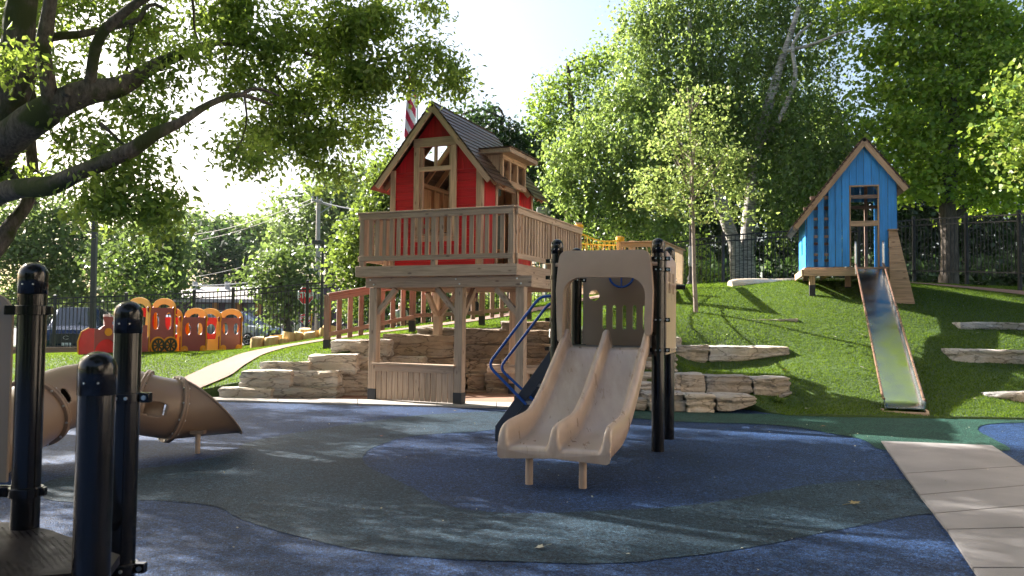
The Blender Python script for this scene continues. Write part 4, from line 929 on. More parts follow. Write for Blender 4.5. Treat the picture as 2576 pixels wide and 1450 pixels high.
# front planks
edges = [0.0, .155, .30, .42, .60, .77, .94, 1.10, 1.25, 1.41, 1.56, 1.73, 1.906]
planks = [(0.01, .16), (.245, .39), (.475, .615), (.64, .785), (.80, .925)]
mb = MB(); Tf = BF @ Matrix.Translation((0, 0, 0))
def plank(a, b, zb):
    ol = [(a+.004, zb), (b-.004, zb), (b-.004, rz(b)-.1)]
    if a < pk < b: ol.append((pk, rz(pk)-.1))
    ol.append((a+.004, rz(a)-.1)); mb.plate(ol, (), 0.0, .022+rnd.random()*.002, Tf)
planks = [(0.01, .16), (.245, .385), (.475, .62), (.625, .765), (.77, .925)]
for a, b in planks: plank(a, b, zf2+.01)
for a, b in ((.925, 1.075), (1.075, 1.235), (1.235, 1.395), (1.395, 1.557)): plank(a, b, 4.58)
plank(1.557, 1.735, zf2+.01); plank(1.735, Wd, 3.36)
mb.build('front_planks', 'blue', BH, bevel=.003)
# back and sides
mb = MB()
for k in range(12):
    a = k*Wd/12; b = a+Wd/12
    ol = [(a+.003, zf2), (b-.003, zf2), (b-.003, rz(b)-.1)]+([(pk, rz(pk)-.1)] if a < pk < b else [])+[(a+.003, rz(a)-.1)]
    if 5 <= k <= 10: 
        ol2 = [(a+.003, zf2+1.75), (b-.003, zf2+1.75)]+ol[2:]; mb.plate(ol2, (), Dp, Dp+.022, Tf)
    else: mb.plate(ol, (), Dp, Dp+.022, Tf)
mb.build('back_planks', 'blue', BH)
mb = MB()
for k in range(12):
    a = .02+k*(Dp-.04)/12; b = a+(Dp-.04)/12
    if k in (5, 6): mb.box((-.022, a+.003, zf2), (0, b-.003, zf2+.35), BF); mb.box((-.022, a+.003, zf2+.8), (0, b-.003, rz(0)-.1), BF); continue
    mb.box((-.022, a+.003, zf2), (0, b-.003, rz(0)-.1), BF)
mb.build('side_planks', 'blue', BH)
mb = MB()
for k in range(12):
    a = .02+k*(Dp-.04)/12; b = a+(Dp-.04)/12
    if 3 <= k <= 8: mb.box((Wd, a+.003, zf2), (Wd+.022, b-.003, zf2+.5), BF); continue
    mb.box((Wd, a+.003, zf2), (Wd+.022, b-.003, rz(Wd)-.1), BF)
mb.build('side_planks', 'blue', BH)
# inner frame
mb = MB()
for (u, v) in ((.05, .06), (.05, Dp-.05), (Wd-.05, .06), (Wd-.05, Dp-.05), (.9, .06), (1.59, .06), (.85, Dp-.05), (1.55, Dp-.05)): mb.box((u-.035, v-.035, zf2), (u+.035, v+.035, rz(u)-.22), BF)
for z in (3.0, 3.42, 3.83): mb.box((.09, .03, z-.03), (.9, .085, z+.03), BF); mb.box((.09, Dp-.08, z-.03), (.8, Dp-.03, z+.03), BF)
for v in (.06, Dp-.05): mb.box((.09, v-.03, 4.28), (Wd-.09, v+.03, 4.36), BF)
for z in (3.42, 3.83): mb.box((Wd-.08, .1, z-.03), (Wd-.02, Dp-.1, z+.03), BF); mb.box((.02, .1, z-.03), (.08, Dp-.1, z+.03), BF)
mb.build('inner_frame', 'wood_red', BH)
dfm = MB(); dfm.box((.927, -.012, zf2+.01), (.955, .1, 4.58), BF); dfm.box((1.53, -.012, zf2+.01), (1.556, .1, 4.58), BF); dfm.box((.927, -.014, 4.55), (1.556, .1, 4.579), BF); dfm.box((.956, -.014, 3.64), (1.529, .06, 3.76), BF)
dfm.build('door_frame', 'wood_pale', BH, bevel=.003)
# roof
def pitch(s, ua, ub, za, zb, name, rows):
    mb = MB(); A = Vector((ua, 0, za)); B = Vector((ub, 0, zb)); d = (B-A); L = d.length; d.normalize(); n = Vector((-d.z, 0, d.x)) if s > 0 else Vector((d.z, 0, -d.x)); st = L/rows
    for i in range(rows):
        p0 = A+d*(i*st-.015)+n*.004; p1 = A+d*((i+1)*st+.035)+n*.034; t_ = n*.024; va = -.14
        while va < Dp+.13:
            vb = min(Dp+.14, va+rnd.uniform(.4, .9)); o_ = (rnd.random()*40, rnd.random()*40, rnd.random()*40)
            vs = [(p0.x, va, p0.z), (p1.x, va, p1.z), (p1.x+t_.x, va, p1.z+t_.z), (p0.x+t_.x, va, p0.z+t_.z)]; vs += [(x, vb-.002, z) for x, _, z in vs]
            mb.add(vs, [(0, 1, 2, 3), (7, 6, 5, 4), (0, 4, 5, 1), (1, 5, 6, 2), (2, 6, 7, 3), (3, 7, 4, 0)], [(v[1]+o_[0], v[0]+o_[1], v[2]+o_[2]) for v in vs], False, BF); va = vb
    return mb.build(name, 'shingle', BH)
ZP = 5.62
pitch(-1, pk, -.27, ZP, ZP-1.31*(pk+.27), 'roof_slope', 20); pitch(1, pk, 2.12, ZP, ZP-1.29*(2.12-pk), 'roof_slope', 11)
for s, ub in ((-1, -.25), (1, 2.1)):
    for v in (-.11, Dp+.1):
        MB().beam((pk, v, ZP-.075), (ub, v, ZP-.075-1.3*abs(ub-pk)), .12, .04, up=(0, 1, 0), T=BF).build('barge_board', 'wood_pale', BH, bevel=.004)
    mb = MB()
    for v in (.35, .8, 1.25, 1.65): mb.beam((pk, v, ZP-.075), (ub, v, ZP-.075-1.3*abs(ub-pk)), .1, .04, up=(0, 1, 0), T=BF)
    mb.build('rafter', 'wood_pale', BH)
# deck and legs
bb('deck', (-.06, -.08, 2.66), (Wd+.05, Dp+.1, 2.70)); bb('fascia', (-.08, -.13, 2.50), (1.62, -.085, 2.655)); bb('fascia', (-.12, -.13, 2.50), (-.083, Dp+.1, 2.655)); bb('fascia', (1.62, -.084, 2.50), (Wd, -.05, 2.655))
for (u, v) in ((.12, .02), (.12, Dp-.1), (Wd-.1, Dp-.1), (1.0, .9)):
    g = BF @ Vector((u, v, 0)); gz = h1(g.x, g.y); q = bb('leg', (u-.06, v-.06, max(gz+.02, 2.30)), (u+.06, v+.06, 2.655)); bb('leg_boot', (u-.063, v-.063, gz-.1), (u+.063, v+.063, max(gz+.018, 2.298)), 'blackmatte', q)
mb = MB()
for u in (.5, 1.2): mb.box((u-.02, -.08, 2.5), (u+.02, Dp, 2.655), BF)
mb.build('joist', 'wood_pale', BH)
# climbing wall at the right: tapered boarded buttress
cw = thing('climbing_wall', 'tapered tan board climbing wall leaning on the right side of the blue playhouse', 'climbing wall', (8.9, 18.3, 2.0))
mb = MB(); z = 3.52; k = 0; zb_ = 1.93
def cu(z): return (1.735, 1.905+.32*(3.53-z)/1.6)
while z > zb_:
    z2 = max(zb_-.06, z-.185); a = cu(z); b = cu(z2)
    mb.plate([(b[0], z2+.003), (b[1], z2+.003), (a[1], z-.003), (a[0], z-.003)], (), -.10-.06*(3.5-z), -.075-.06*(3.5-z), BF, grain='x')
    mb.add([(a[1]-.02, -.10-.06*(3.5-z), z-.003), (a[1]-.02, .5, z-.003), (b[1]-.02, .5, z2+.003), (b[1]-.02, -.1-.06*(3.5-z), z2+.003), (a[1]+.005, -.098-.06*(3.5-z), z-.003), (a[1]+.005, .5, z-.003), (b[1]+.005, .5, z2+.003), (b[1]+.005, -.098-.06*(3.5-z), z2+.003)], [(0, 1, 2, 3), (7, 6, 5, 4), (0, 4, 5, 1), (1, 5, 6, 2), (2, 6, 7, 3), (3, 7, 4, 0)], None, False, BF)
    z = z2
mb.build('boards', 'wood_pale', cw, bevel=.003)
MB().box((1.72, -.15, 3.522), (1.93, .5, 3.55), BF).build('cap_board', 'wood_pale', cw)
MB().box((1.76, -.05, 1.9), (1.84, .03, 3.5), BF).build('stud', 'wood_pale', cw)

# ================================================================== METAL SLIDE
SL = thing('metal_slide', 'long stainless steel slide running down the hill from the blue playhouse door', 'slide', (7, 15, 0))
b0 = P(2276, 1028, 12.35); t0 = P(2186, 676, 18.15)
d = Vector((t0.x-b0.x, t0.y-b0.y, 0)); Ls = d.length; d.normalize(); s_ = Vector((d.y, -d.x, 0))
def sp(t):      # t 0 bottom..1 top -> centre point
    z = .14+(t0.z-.02-.14)*max(0, (t-.03)/.94)**1.0
    if t > .97: z = t0.z-.02
    return Vector((b0.x+d.x*Ls*t, b0.y+d.y*Ls*t, z))
hw = .265
def loft(sec, ts, mat, name, par, smooth=True, ang=30, closed=True):
    mb = MB(); vs = []; n = len(sec); fs = []
    for t in ts:
        c = sp(t)
        for a, h in sec: vs.append(c+s_*a+Vector((0, 0, h)))
    for i in range(len(ts)-1):
        for k in range(n if closed else n-1): fs.append((i*n+k, i*n+(k+1) % n, (i+1)*n+(k+1) % n, (i+1)*n+k))
    if closed: fs.append(tuple(range(n))); fs.append(tuple(range((len(ts)-1)*n, len(ts)*n)))
    mb.add(vs, fs, None, smooth); return mb.build(name, mat, par, smooth_angle=ang)
def steelmat():
    m, nt, b = newmat('polished_slide_steel'); b.inputs['Metallic'].default_value = 1; b.inputs['Base Color'].default_value = (.58, .58, .56, 1)
    tc = N(nt, 'ShaderNodeTexCoord'); no = N(nt, 'ShaderNodeTexNoise', inputs={'Scale': 3, 'Detail': 7}); nt.links.new(tc.outputs['Object'], no.inputs['Vector'])
    mr = N(nt, 'ShaderNodeMapRange', inputs={'From Min': .3, 'From Max': .7, 'To Min': .14, 'To Max': .28}); nt.links.new(no.outputs[0], mr.inputs[0]); nt.links.new(mr.outputs[0], b.inputs['Roughness'])
    bp = N(nt, 'ShaderNodeBump', inputs={'Strength': .012, 'Distance': .02}); nt.links.new(no.outputs[0], bp.inputs['Height']); nt.links.new(bp.outputs[0], b.inputs['Normal']); return m
M['slidesteel'] = steelmat(); M['copper'] = simple('worn_brown_edge', (.34, .20, .14), .3, metal=.7)
ts = [0, .03, .06]+[.06+.91*k/14 for k in range(1, 15)]+[1.0]
loft([(-hw, 0), (hw, 0), (hw, -.015), (-hw, -.015)], ts, 'slidesteel', 'slide_bed', SL)
for s in (-1, 1):
    loft([(s*hw, -.03), (s*(hw+.012), -.03), (s*(hw+.03), .11), (s*(hw+.012), .13), (s*(hw+.0), .0)], ts, 'slidesteel', 'side_wall', SL)
    mb = MB(); mb.tube([sp(t)+s_*s*(hw+.02)+Vector((0, 0, .125)) for t in ts], .02, 10); mb.build('edge_rail', 'copper', SL)
    p = sp(1.0)+s_*s*(hw+.02); q = sp(.965)+s_*s*(hw+.02)
    loop = []
    for k in range(13): a_ = math.pi*k/12; loop.append(Vector((q.x+d.x*(.05-.05*math.cos(a_))*2, q.y+d.y*(.05-.05*math.cos(a_))*2, p.z+.52+.1*math.sin(a_))))
    loop = [Vector((q.x, q.y, p.z-.12))]+loop+[Vector((loop[-1].x, loop[-1].y, p.z-.12))]
    MB().tube(loop, .018, 8).build('hand_loop', 'steel', SL)
bx = MB(); Tb = Matrix.Translation((b0.x, b0.y, 0)) @ Matrix.Rotation(math.atan2(s_.y, s_.x), 4, 'Z')
bx.box((-.33, -.06, -.02), (.33, -.02, .085), Tb); bx.box((-.33, -.0195, -.02), (-.29, 1.0, .11), Tb); bx.box((.29, -.0195, -.02), (.33, 1.0, .11), Tb)
bx.build('base_board', 'wood', SL, bevel=.004)
# ================================================================== SLIDE TOWER
TW = thing('slide_tower', 'black posted play tower with tan double slide, plastic hood and blue handrails', 'play tower', (.51, 9.2, 0))
TF = frame(.51, 9.2, 0, 17.7)
SW, SD = 1.149, .98
def post(par, x, y, z0, z1, T_=None, r=.069, mat='black', name='post'):
    mb = MB(); Tm = (T_ or Matrix()) @ Matrix.Translation((x, y, 0))
    mb.cyl((0, 0, z0), (0, 0, z1-.075), r, n=32, T=Tm, caps=False); p = mb.build(name, mat, par)
    c = MB(); pr = [(r+.001, z1-.17), (r+.003, z1-.168), (r+.003, z1-.07)]+[((r+.003)*math.cos(a), z1-.07+.07*math.sin(a)) for a in [math.pi/2*k/9 for k in range(1, 9)]]+[(0.001, z1)]
    c.lathe(pr, 32, Tm); c.build('post_cap', mat, p, smooth_angle=50)
    b = MB()
    for a in (-100, -60): q = Vector((math.cos(R(a)), math.sin(R(a)), 0)); b.cyl(q*(r+.002)+Vector((0, 0, z1-.12)), q*(r+.008)+Vector((0, 0, z1-.12)), .0045, n=8, T=Tm)
    b.build('rivet', 'steel', p); return p
def clamp(par, x, y, z, ang, T_=None, r=.069, h=.045):
    mb = MB(); Tm = (T_ or Matrix()) @ Matrix.Translation((x, y, z)) @ Matrix.Rotation(R(ang), 4, 'Z')
    mb.lathe([(r+.001, -h/2), (r+.014, -h/2), (r+.014, h/2), (r+.001, h/2)], 28, Tm)
    mb.box((r+.008, -.022, -h/2), (r+.06, .022, h/2), Tm); mb.box((-r-.03, -.02, -h/2+.004), (-r-.008, .02, h/2-.004), Tm)
    c = mb.build('clamp', 'black', par, bevel=.003); b = MB(); b.cyl((r+.035, -.03, 0), (r+.035, -.02, 0), .013, n=8, T=Tm); b.cyl((-r*.2, -r-.013, 0), (-r*.2, -r-.022, 0), .009, n=8, T=Tm); b.cyl((r*.5, -r*.87-.013, 0), (r*.5, -r*.87-.022, 0), .009, n=8, T=Tm); b.build('bolt', 'steel', c)
PL = post(TW, 0, 0, 0, 2.34, TF); PR = post(TW, SW, 0, 0, 2.33, TF); PRR = post(TW, SW, SD, 0, 2.32, TF); PLR = post(TW, 0, SD, 0, 2.33, TF)
for z in (2.09, 1.90, 1.42, 1.09): clamp(PL, 0, 0, z, 180, TF)
for z in (2.10, 1.98, 1.43, 1.10): clamp(PR, SW, 0, z, 0, TF)
for z in (1.92, 1.1): clamp(PLR, 0, SD, z, 0, TF); clamp(PRR, SW, SD, z, 60, TF)
MB().box((.03, .02, 1.075), (SW-.03, SD-.02, 1.115), TF).build('deck', 'stair', TW, bevel=.008)
# double slide
prof = [(0.03, 1.12), (-.06, 1.12), (-.16, 1.095), (-.28, 1.03), (-.5, .90), (-.75, .755), (-1.0, .61), (-1.25, .50), (-1.45, .425), (-1.6, .385), (-1.75, .36), (-1.95, .348), (-2.12, .342), (-2.24, .336), (-2.29, .322), (-2.315, .30)]
wallh = [.20, .19, .135, .13, .135, .14, .14, .14, .145, .165, .185, .19, .19, .175, .11, .03]
halfw = .487; cu_ = .575
us = [ -1+2*k/72 for k in range(73)]
def bump(x): x = abs(x); return 1 if x < .25 else (0 if x > 1 else .5+.5*math.cos(math.pi*(x-.25)/.75))
def section(v, z, hh):
    up = []
    for a in us:
        u = a*halfw; h_ = hh*max(bump((u+halfw-.03)/.072) if u > -halfw+.035 else (1 if u > -halfw+.02 else .93 if u > -halfw+.008 else .8), bump((u-halfw+.03)/.072) if u < halfw-.035 else (1 if u < halfw-.02 else .93 if u < halfw-.008 else .8), bump(u/.072)*.97)
        up.append((cu_+u, v, z+h_))
    dn = [(cu_+halfw+.004, v, z+hh*.3), (cu_+halfw-.002, v, z-.06), (cu_+halfw-.03, v, z-.075), (cu_, v, z-.05), (cu_-halfw+.03, v, z-.075), (cu_-halfw+.002, v, z-.06), (cu_-halfw-.004, v, z+hh*.3)]
    return up+dn
mb = MB(); rows = []; fine = []
for i in range(len(prof)-1):
    m = 4
    for k in range(m): t = k/m; fine.append((prof[i][0]+(prof[i+1][0]-prof[i][0])*t, prof[i][1]+(prof[i+1][1]-prof[i][1])*t, wallh[i]+(wallh[i+1]-wallh[i])*t))
fine.append((prof[-1][0], prof[-1][1], wallh[-1]))
fa = np.array(fine); 
for _ in range(3): fa[1:-1] = (fa[:-2]+2*fa[1:-1]+fa[2:])/4
vs = []
for v, z, hh in fa: vs += section(v, z, hh)
ns_ = len(us)+7; nf = len(fa); fs = [(i*ns_+k, i*ns_+(k+1) % ns_, (i+1)*ns_+(k+1) % ns_, (i+1)*ns_+k) for i in range(nf-1) for k in range(ns_)]
fs.append(tuple(range(ns_))); fs.append(tuple(range((nf-1)*ns_, nf*ns_)))
mb.add(vs, fs, None, True, TF)
def slideplastic():
    m, nt, b = newmat('worn_tan_slide')
    tc = N(nt, 'ShaderNodeTexCoord'); mp = N(nt, 'ShaderNodeMapping'); mp.inputs['Rotation'].default_value = (0, 0, R(-17.7)); mp.inputs['Scale'].default_value = (7, 1.6, 1.6); nt.links.new(tc.outputs['Object'], mp.inputs[0])
    no = N(nt, 'ShaderNodeTexNoise', inputs={'Scale': 1.5, 'Detail': 8, 'Roughness': .65}); nt.links.new(mp.outputs[0], no.inputs['Vector'])
    r = ramp(nt, no.outputs[0], [(.3, (.36, .265, .20)), (.5, (.41, .305, .235)), (.66, (.46, .36, .29)), (.8, (.54, .45, .38))]); nt.links.new(r.outputs[0], b.inputs['Base Color'])
    mr = N(nt, 'ShaderNodeMapRange', inputs={'From Min': .3, 'From Max': .7, 'To Min': .22, 'To Max': .45}); nt.links.new(no.outputs[0], mr.inputs[0]); nt.links.new(mr.outputs[0], b.inputs['Roughness']); return m
M['slideplastic'] = slideplastic()
DS = mb.build('double_slide', 'slideplastic', TW, smooth_angle=60)
for u in (.34, .81): MB().cyl((u, -2.2, 0), (u, -2.2, .3), .033, n=18, T=TF).build('slide_leg', 'tan', DS)
# hood
def arc(cx, cz, r, a0, a1, n=8): return [(cx+r*math.cos(R(a0+(a1-a0)*k/n)), cz+r*math.sin(R(a0+(a1-a0)*k/n))) for k in range(n+1)]
o = [(.055, 1.19), (.045, 1.45), (.035, 1.75)]+[(.06, 2.05)]+arc(.16, 2.10, .09, 170, 90, 5)+arc(.99, 2.10, .09, 90, 10, 5)+[(1.09, 2.05), (1.115, 1.75), (1.105, 1.45), (1.10, 1.30)]+arc(1.06, 1.29, .035, 0, -170, 5)
inn = [(1.02, 1.45), (1.03, 1.62)]+arc(.84, 1.70, .19, 0, 90, 8)+arc(.31, 1.70, .19, 90, 180, 8)+[(.12, 1.62), (.115, 1.45)]+arc(.085, 1.20, .03, 0, -180, 4)
hood = MB().plate(o+inn, (), -.175, -.045, TF).build('hood', 'tan', TW)
bv = hood.modifiers.new('bevel', 'BEVEL'); bv.width = .05; bv.segments = 5; bv.limit_method = 'ANGLE'; bv.angle_limit = R(50); bv.use_clamp_overlap = True; hood.data.polygons.foreach_set('use_smooth', [True]*len(hood.data.polygons))
for u0_, u1_ in ((.01, .08), (1.06, SW+.0)): MB().cyl((u0_, -.09, 2.04), (u1_, -.09, 2.04), .02, n=12, T=TF).build('hood_bar', 'tan', TW)
# back panel
ol = rect(.09, 1.07, .98, 2.2)
MB().plate(ol, [circ(.23, 1.73, .068, 20)]+[capsule(.36+.125*k, 1.46, .046, .30) for k in range(5)], SD-.01, SD+.012, TF).build('back_panel', 'tan2', TW)
wmb = MB(); Tw = TF @ Matrix.Translation((.58, SD-.06, 1.98)) @ Matrix.Rotation(R(90), 4, 'X')
wmb.tube([(.15*math.cos(2*math.pi*k/28), .15*math.sin(2*math.pi*k/28), 0) for k in range(28)], .014, 10, Tw, closed=True)
for a in (90, 210, 330): wmb.cyl((0, 0, 0), (.15*math.cos(R(a+180)), .15*math.sin(R(a+180)), 0), .011, n=8, T=Tw)
wmb.cyl((0, 0, -.03), (0, 0, .05), .025, n=12, T=Tw); wmb.build('steering_wheel', 'bluepipe', TW)
# right side panel with little windows
TSd = TF @ Matrix.Translation((SW+.082, 0, 0)) @ Matrix.Rotation(R(90), 4, 'Z')
holes = []
for c in (.28, .66):
    for a in (-.05, .05):
        for z in (1.915, 1.785): holes.append(rect(c+a-.036, c+a+.036, z-.055, z+.055))
    for a in (-.15, .15): holes.append(capsule(c+a, 1.85, .014, .40, 4))
MB().plate([(.0, 1.05), (.95, 1.05), (.95, 2.06), (.90, 2.12), (.05, 2.19), (.0, 2.15)], holes, -.008, .008, TSd).build('side_panel', 'tan', TW, bevel=0)
mb = MB()
for k in range(5): mb.cyl((.06+.2*k, -.009, 1.09), (.06+.2*k, -.017, 1.09), .011, n=8, T=TSd)
mb.build('bolt', 'steel', TW)
MB().cyl((SW, SD+.0, 1.83), (SW+.2, SD+.0, 1.83), .03, n=12, T=TF).build('hand_grip', 'black', TW)
TSl = TF @ Matrix.Rotation(R(90), 4, 'Z')
MB().plate(rect(.12, .52, 1.0, 2.12), [capsule(.22, 1.85, .035, .3), capsule(.22, 1.4, .035, .3), capsule(.4, 1.85, .035, .3), capsule(.4, 1.4, .035, .3)], -.03, -.012, TSl).build('side_panel', 'tan2', TW)
# stairs
poly = [(-.735, 0.0), (-.735, .175), (-.11, 1.03), (-.05, 1.12), (-.05, .80), (-.14, .78), (-.60, .16), (-.60, .0)]
for v in (.03, .47): MB().plate(poly, (), v, v+.02, TF).build('stair_stringer', 'stair', TW, bevel=.004)
for k in range(4):
    t = (k+1)/5; u = -.70+.62*t; z = .02+1.05*t; MB().box((u-.02, .052, z-.02), (u+.17, .468, z), TF).build('stair_tread', 'stair', TW, bevel=.004)
def bend(pts, r=.07, n=6):
    out = [Vector(pts[0])]
    for i in range(1, len(pts)-1):
        a, b, c = Vector(pts[i-1]), Vector(pts[i]), Vector(pts[i+1]); p = b+(a-b).normalized()*min(r, (a-b).length*.45); q = b+(c-b).normalized()*min(r, (c-b).length*.45)
        for k in range(n+1): t = k/n; out.append(p*(1-t)**2+b*2*t*(1-t)+q*t*t)
    out.append(Vector(pts[-1])); return out
for v, dz in ((.0, 0), (.42, -.06)):
    MB().tube(bend([(-.07, v, 1.69+dz), (-.20, v, 1.68+dz), (-.82, v, .885+dz), (-.35, v, .445+dz*.3)], .10), .0175, 12, TF).build('handrail', 'bluepipe', TW)

# ================================================================== TUBE SLIDE
TU = thing('tube_slide', 'brown plastic tunnel slide with flared slanted mouth beside the near black posts', 'tube slide', (-3.5, 8.3, 0))
cpts = [P(-130, 1190, 6.9), P(-20, 1110, 7.2), P(60, 1056, 7.55), P(130, 1014, 7.9), P(205, 993, 8.12), P(290, 999, 8.25), P(370, 1019, 8.33), P(436, 1030, 8.5)]
def catmull(pts, step):
    out = []
    for i in range(len(pts)-1):
        p0 = pts[max(i-1, 0)]; p1 = pts[i]; p2 = pts[i+1]; p3 = pts[min(i+2, len(pts)-1)]; m = max(2, int((p2-p1).length/step))
        for k in range(m): t = k/m; out.append(0.5*((2*p1)+(p2-p0)*t+(2*p0-5*p1+4*p2-p3)*t*t+(3*p1-p0-3*p2+p3)*t**3))
    out.append(pts[-1]); return out
cl = catmull(cpts, .02); RT_ = .31; nr = 120
fr = []; prevx = None
for i, p in enumerate(cl):
    d = (cl[min(i+1, len(cl)-1)]-cl[max(i-1, 0)]).normalized(); upv = Vector((0, 0, 1)); y = (upv-d*upv.dot(d)).normalized(); x = d.cross(y); fr.append((p, d, x, y))
def tpt(i, k, r=RT_): p, d, x, y = fr[i]; a = 2*math.pi*k/nr; return p+(y*math.cos(a)+x*math.sin(a))*r
vs = []; 
for i in range(len(cl)):
    for k in range(nr): vs.append(tpt(i, k))
def project(p): q = p-CAM; return (CX+F*q.dot(Ri)/q.dot(Fw), CY-F*q.dot(Up)/q.dot(Fw))
# capsule windows face the viewer: found once on the tube's own surface coordinates
wins = []
for (wx, wy) in ((164, 994), (389, 1029)):
    best = min(((project(vs[i*nr+k])[0]-wx)**2+(project(vs[i*nr+k])[1]-wy)**2, i, k) for i in range(0, len(cl)) for k in range(nr) if (vs[i*nr+k]-cl[i]).dot(CAM-vs[i*nr+k]) > 0); wins.append((best[1], best[2]))
fs = []
for i in range(len(cl)-1):
    for k in range(nr):
        hole = False
        for wi, wk in wins:
            da = (i-wi)*.02; dk = ((k-wk+nr//2) % nr-nr//2)*2*math.pi*RT_/nr; e = max(0, abs(dk)-.025)
            if da*da+e*e < .047**2: hole = True
        if not hole: fs.append((i*nr+k, i*nr+(k+1) % nr, (i+1)*nr+(k+1) % nr, (i+1)*nr+k))
mb = MB(); mb.add(vs, fs, None, True); tb = mb.build('tube', 'tube', TU, smooth_angle=60)
sd_ = tb.modifiers.new('solid', 'SOLIDIFY'); sd_.thickness = .014; sd_.offset = -1
# mouth
p, d, x, y = fr[-1]; dm_ = Vector((math.cos(R(32)), math.sin(R(32)), 0)); y = Vector((0, 0, 1)); x = dm_.cross(y); L = .66
vs = []; m = 20; fs = []
for j in range(m+1):
    for k in range(nr):
        a = 2*math.pi*k/nr; t = j/m; ln = .03+((1-math.cos(a))/2)**.72*L; flare = 1+.05*t**4; vs.append(p+dm_*(t*ln)+(y*math.cos(a)*(flare)+x*math.sin(a)*flare)*RT_+Vector((0, 0, .035*t*(1-math.cos(a))/2)))
for j in range(m):
    for k in range(nr): fs.append((j*nr+k, j*nr+(k+1) % nr, (j+1)*nr+(k+1) % nr, (j+1)*nr+k))
mb = MB(); mb.add(vs, fs, None, True); mo = mb.build('mouth', 'tube', TU, smooth_angle=60); sd_ = mo.modifiers.new('solid', 'SOLIDIFY'); sd_.thickness = .016; sd_.offset = -1
mb = MB(); rim = [vs[m*nr+k] for k in range(nr)]; mb.tube(rim, .013, 8, closed=True); mb.build('mouth_rim', 'tube', TU)
def flange(i):
    p, d, x, y = fr[i]; mb = MB(); n = 48; q = []
    prof_ = [(RT_-.005, -.025), (RT_+.035, -.025), (RT_+.04, -.018), (RT_+.04, -.004), (RT_+.035, -.001), (RT_+.036, .004), (RT_+.04, .008), (RT_+.04, .02), (RT_+.035, .027), (RT_-.005, .027)]
    for r_, s in prof_:
        for k in range(n): a = 2*math.pi*k/n; q.append(p+d*s+(y*math.cos(a)+x*math.sin(a))*r_)
    f = [(a*n+k, a*n+(k+1) % n, (a+1)*n+(k+1) % n, (a+1)*n+k) for a in range(len(prof_)-1) for k in range(n)]
    mb.add(q, f, None, True); fl = mb.build('flange', 'tube', TU)
    mb = MB()
    for k in range(12): a = 2*math.pi*(k+.5)/12; c = p+(y*math.cos(a)+x*math.sin(a))*(RT_+.022); mb.cyl(c-d*.036, c+d*.036, .011, n=8)
    mb.build('bolt', 'steel', fl)
def nearest(px, py): return min(range(len(cl)), key=lambda i: (project(cl[i])[0]-px)**2+(project(cl[i])[1]-py)**2)
for q in ((88, 1040), (352, 1014), (434, 1031)): flange(nearest(*q))
g = G(497, 1141); MB().cyl((g.x, g.y, 0), (g.x, g.y, .22), .026, n=14).build('leg', 'tan', TU)
MB().box((g.x-.07, g.y-.04, .20), (g.x+.07, g.y+.04, .235)).build('leg_bracket', 'tube', TU)

# ================================================================== NEAR CLIMBING STRUCTURE (black posts at the left)
NS = thing('climbing_structure', 'near play structure of three thick glossy black posts around a perforated dark deck', 'play structure', (-2.2, 3.8, 0))
n1 = (P(77, 900, 4.25).x, 4.25); n2 = (P(320, 900, 4.25).x, 4.25); n3 = (P(243, 1000, 3.17).x, 3.17)
q1 = post(NS, n1[0], n1[1], 0, 1.685, r=.068); q2 = post(NS, n2[0], n2[1], 0, 1.485, r=.068); q3 = post(NS, n3[0], n3[1], 0, 1.265, r=.068)
clamp(q1, n1[0], n1[1], 1.43, 190, h=.05); clamp(q1, n1[0], n1[1], .485, 185, h=.05); clamp(q2, n2[0], n2[1], .98, 0, h=.05); clamp(q2, n2[0], n2[1], .10, 0, h=.05)
deck = [(-2.60, 4.34), (-2.36, 4.20), (-1.80, 3.78), (-1.74, 3.56), (-2.1, 3.42), (-3.0, 3.05), (-4.6, 2.6), (-4.6, 4.7)]
mb = MB()
holes = []
for i in range(64):
    for j in range(70):
        x = -4.0+i*.036+(.018 if j % 2 else 0); y = 2.85+j*.021
        if not (y > 3.56+(x+1.8)*.42+.05 and y < 4.2+(-.75)*(x+2.36)-.06 and y < 4.25 and x < -1.86): continue
        # smooth ribs left free of holes
        if abs((y-4.2)-(-.75)*(x+2.9)) < .03 or abs((y-3.95)-(.25)*(x+2.6)) < .022: continue
        holes.append([(x+.0065*math.cos(a), y+.0065*math.sin(a)) for a in [math.pi*2*k/6 for k in range(6)]])
loops = [deck]+holes
tri = tessellate_polygon([[Vector((p[0], p[1], 0)) for p in l] for l in loops]); flat = [p for l in loops for p in l]
mb.add([(p[0], p[1], .30) for p in flat], [tuple(t) for t in tri]); 
nd = len(deck); mb.add([(p[0], p[1], .30) for p in deck]+[(p[0], p[1], .26) for p in deck], [(i, (i+1) % nd, nd+(i+1) % nd, nd+i) for i in range(nd)]+[tuple(range(nd, 2*nd))])
mb.build('deck', simple('brown_vinyl_deck', (.012, .009, .010), .5, spec=.12), NS, recalc=False)
pn = arc(-2.78, 1.40, .12, 0, 90, 6)+[(-4.2, 1.52), (-4.2, .52), (-2.66, .52)]
MB().plate(pn, (), 4.30, 4.32).build('side_panel', 'tan2', NS)
MB().beam((-4.2, 4.28, .485), (n1[0]-.06, 4.26, .485), .05, .05).build('panel_rail', 'black', NS)

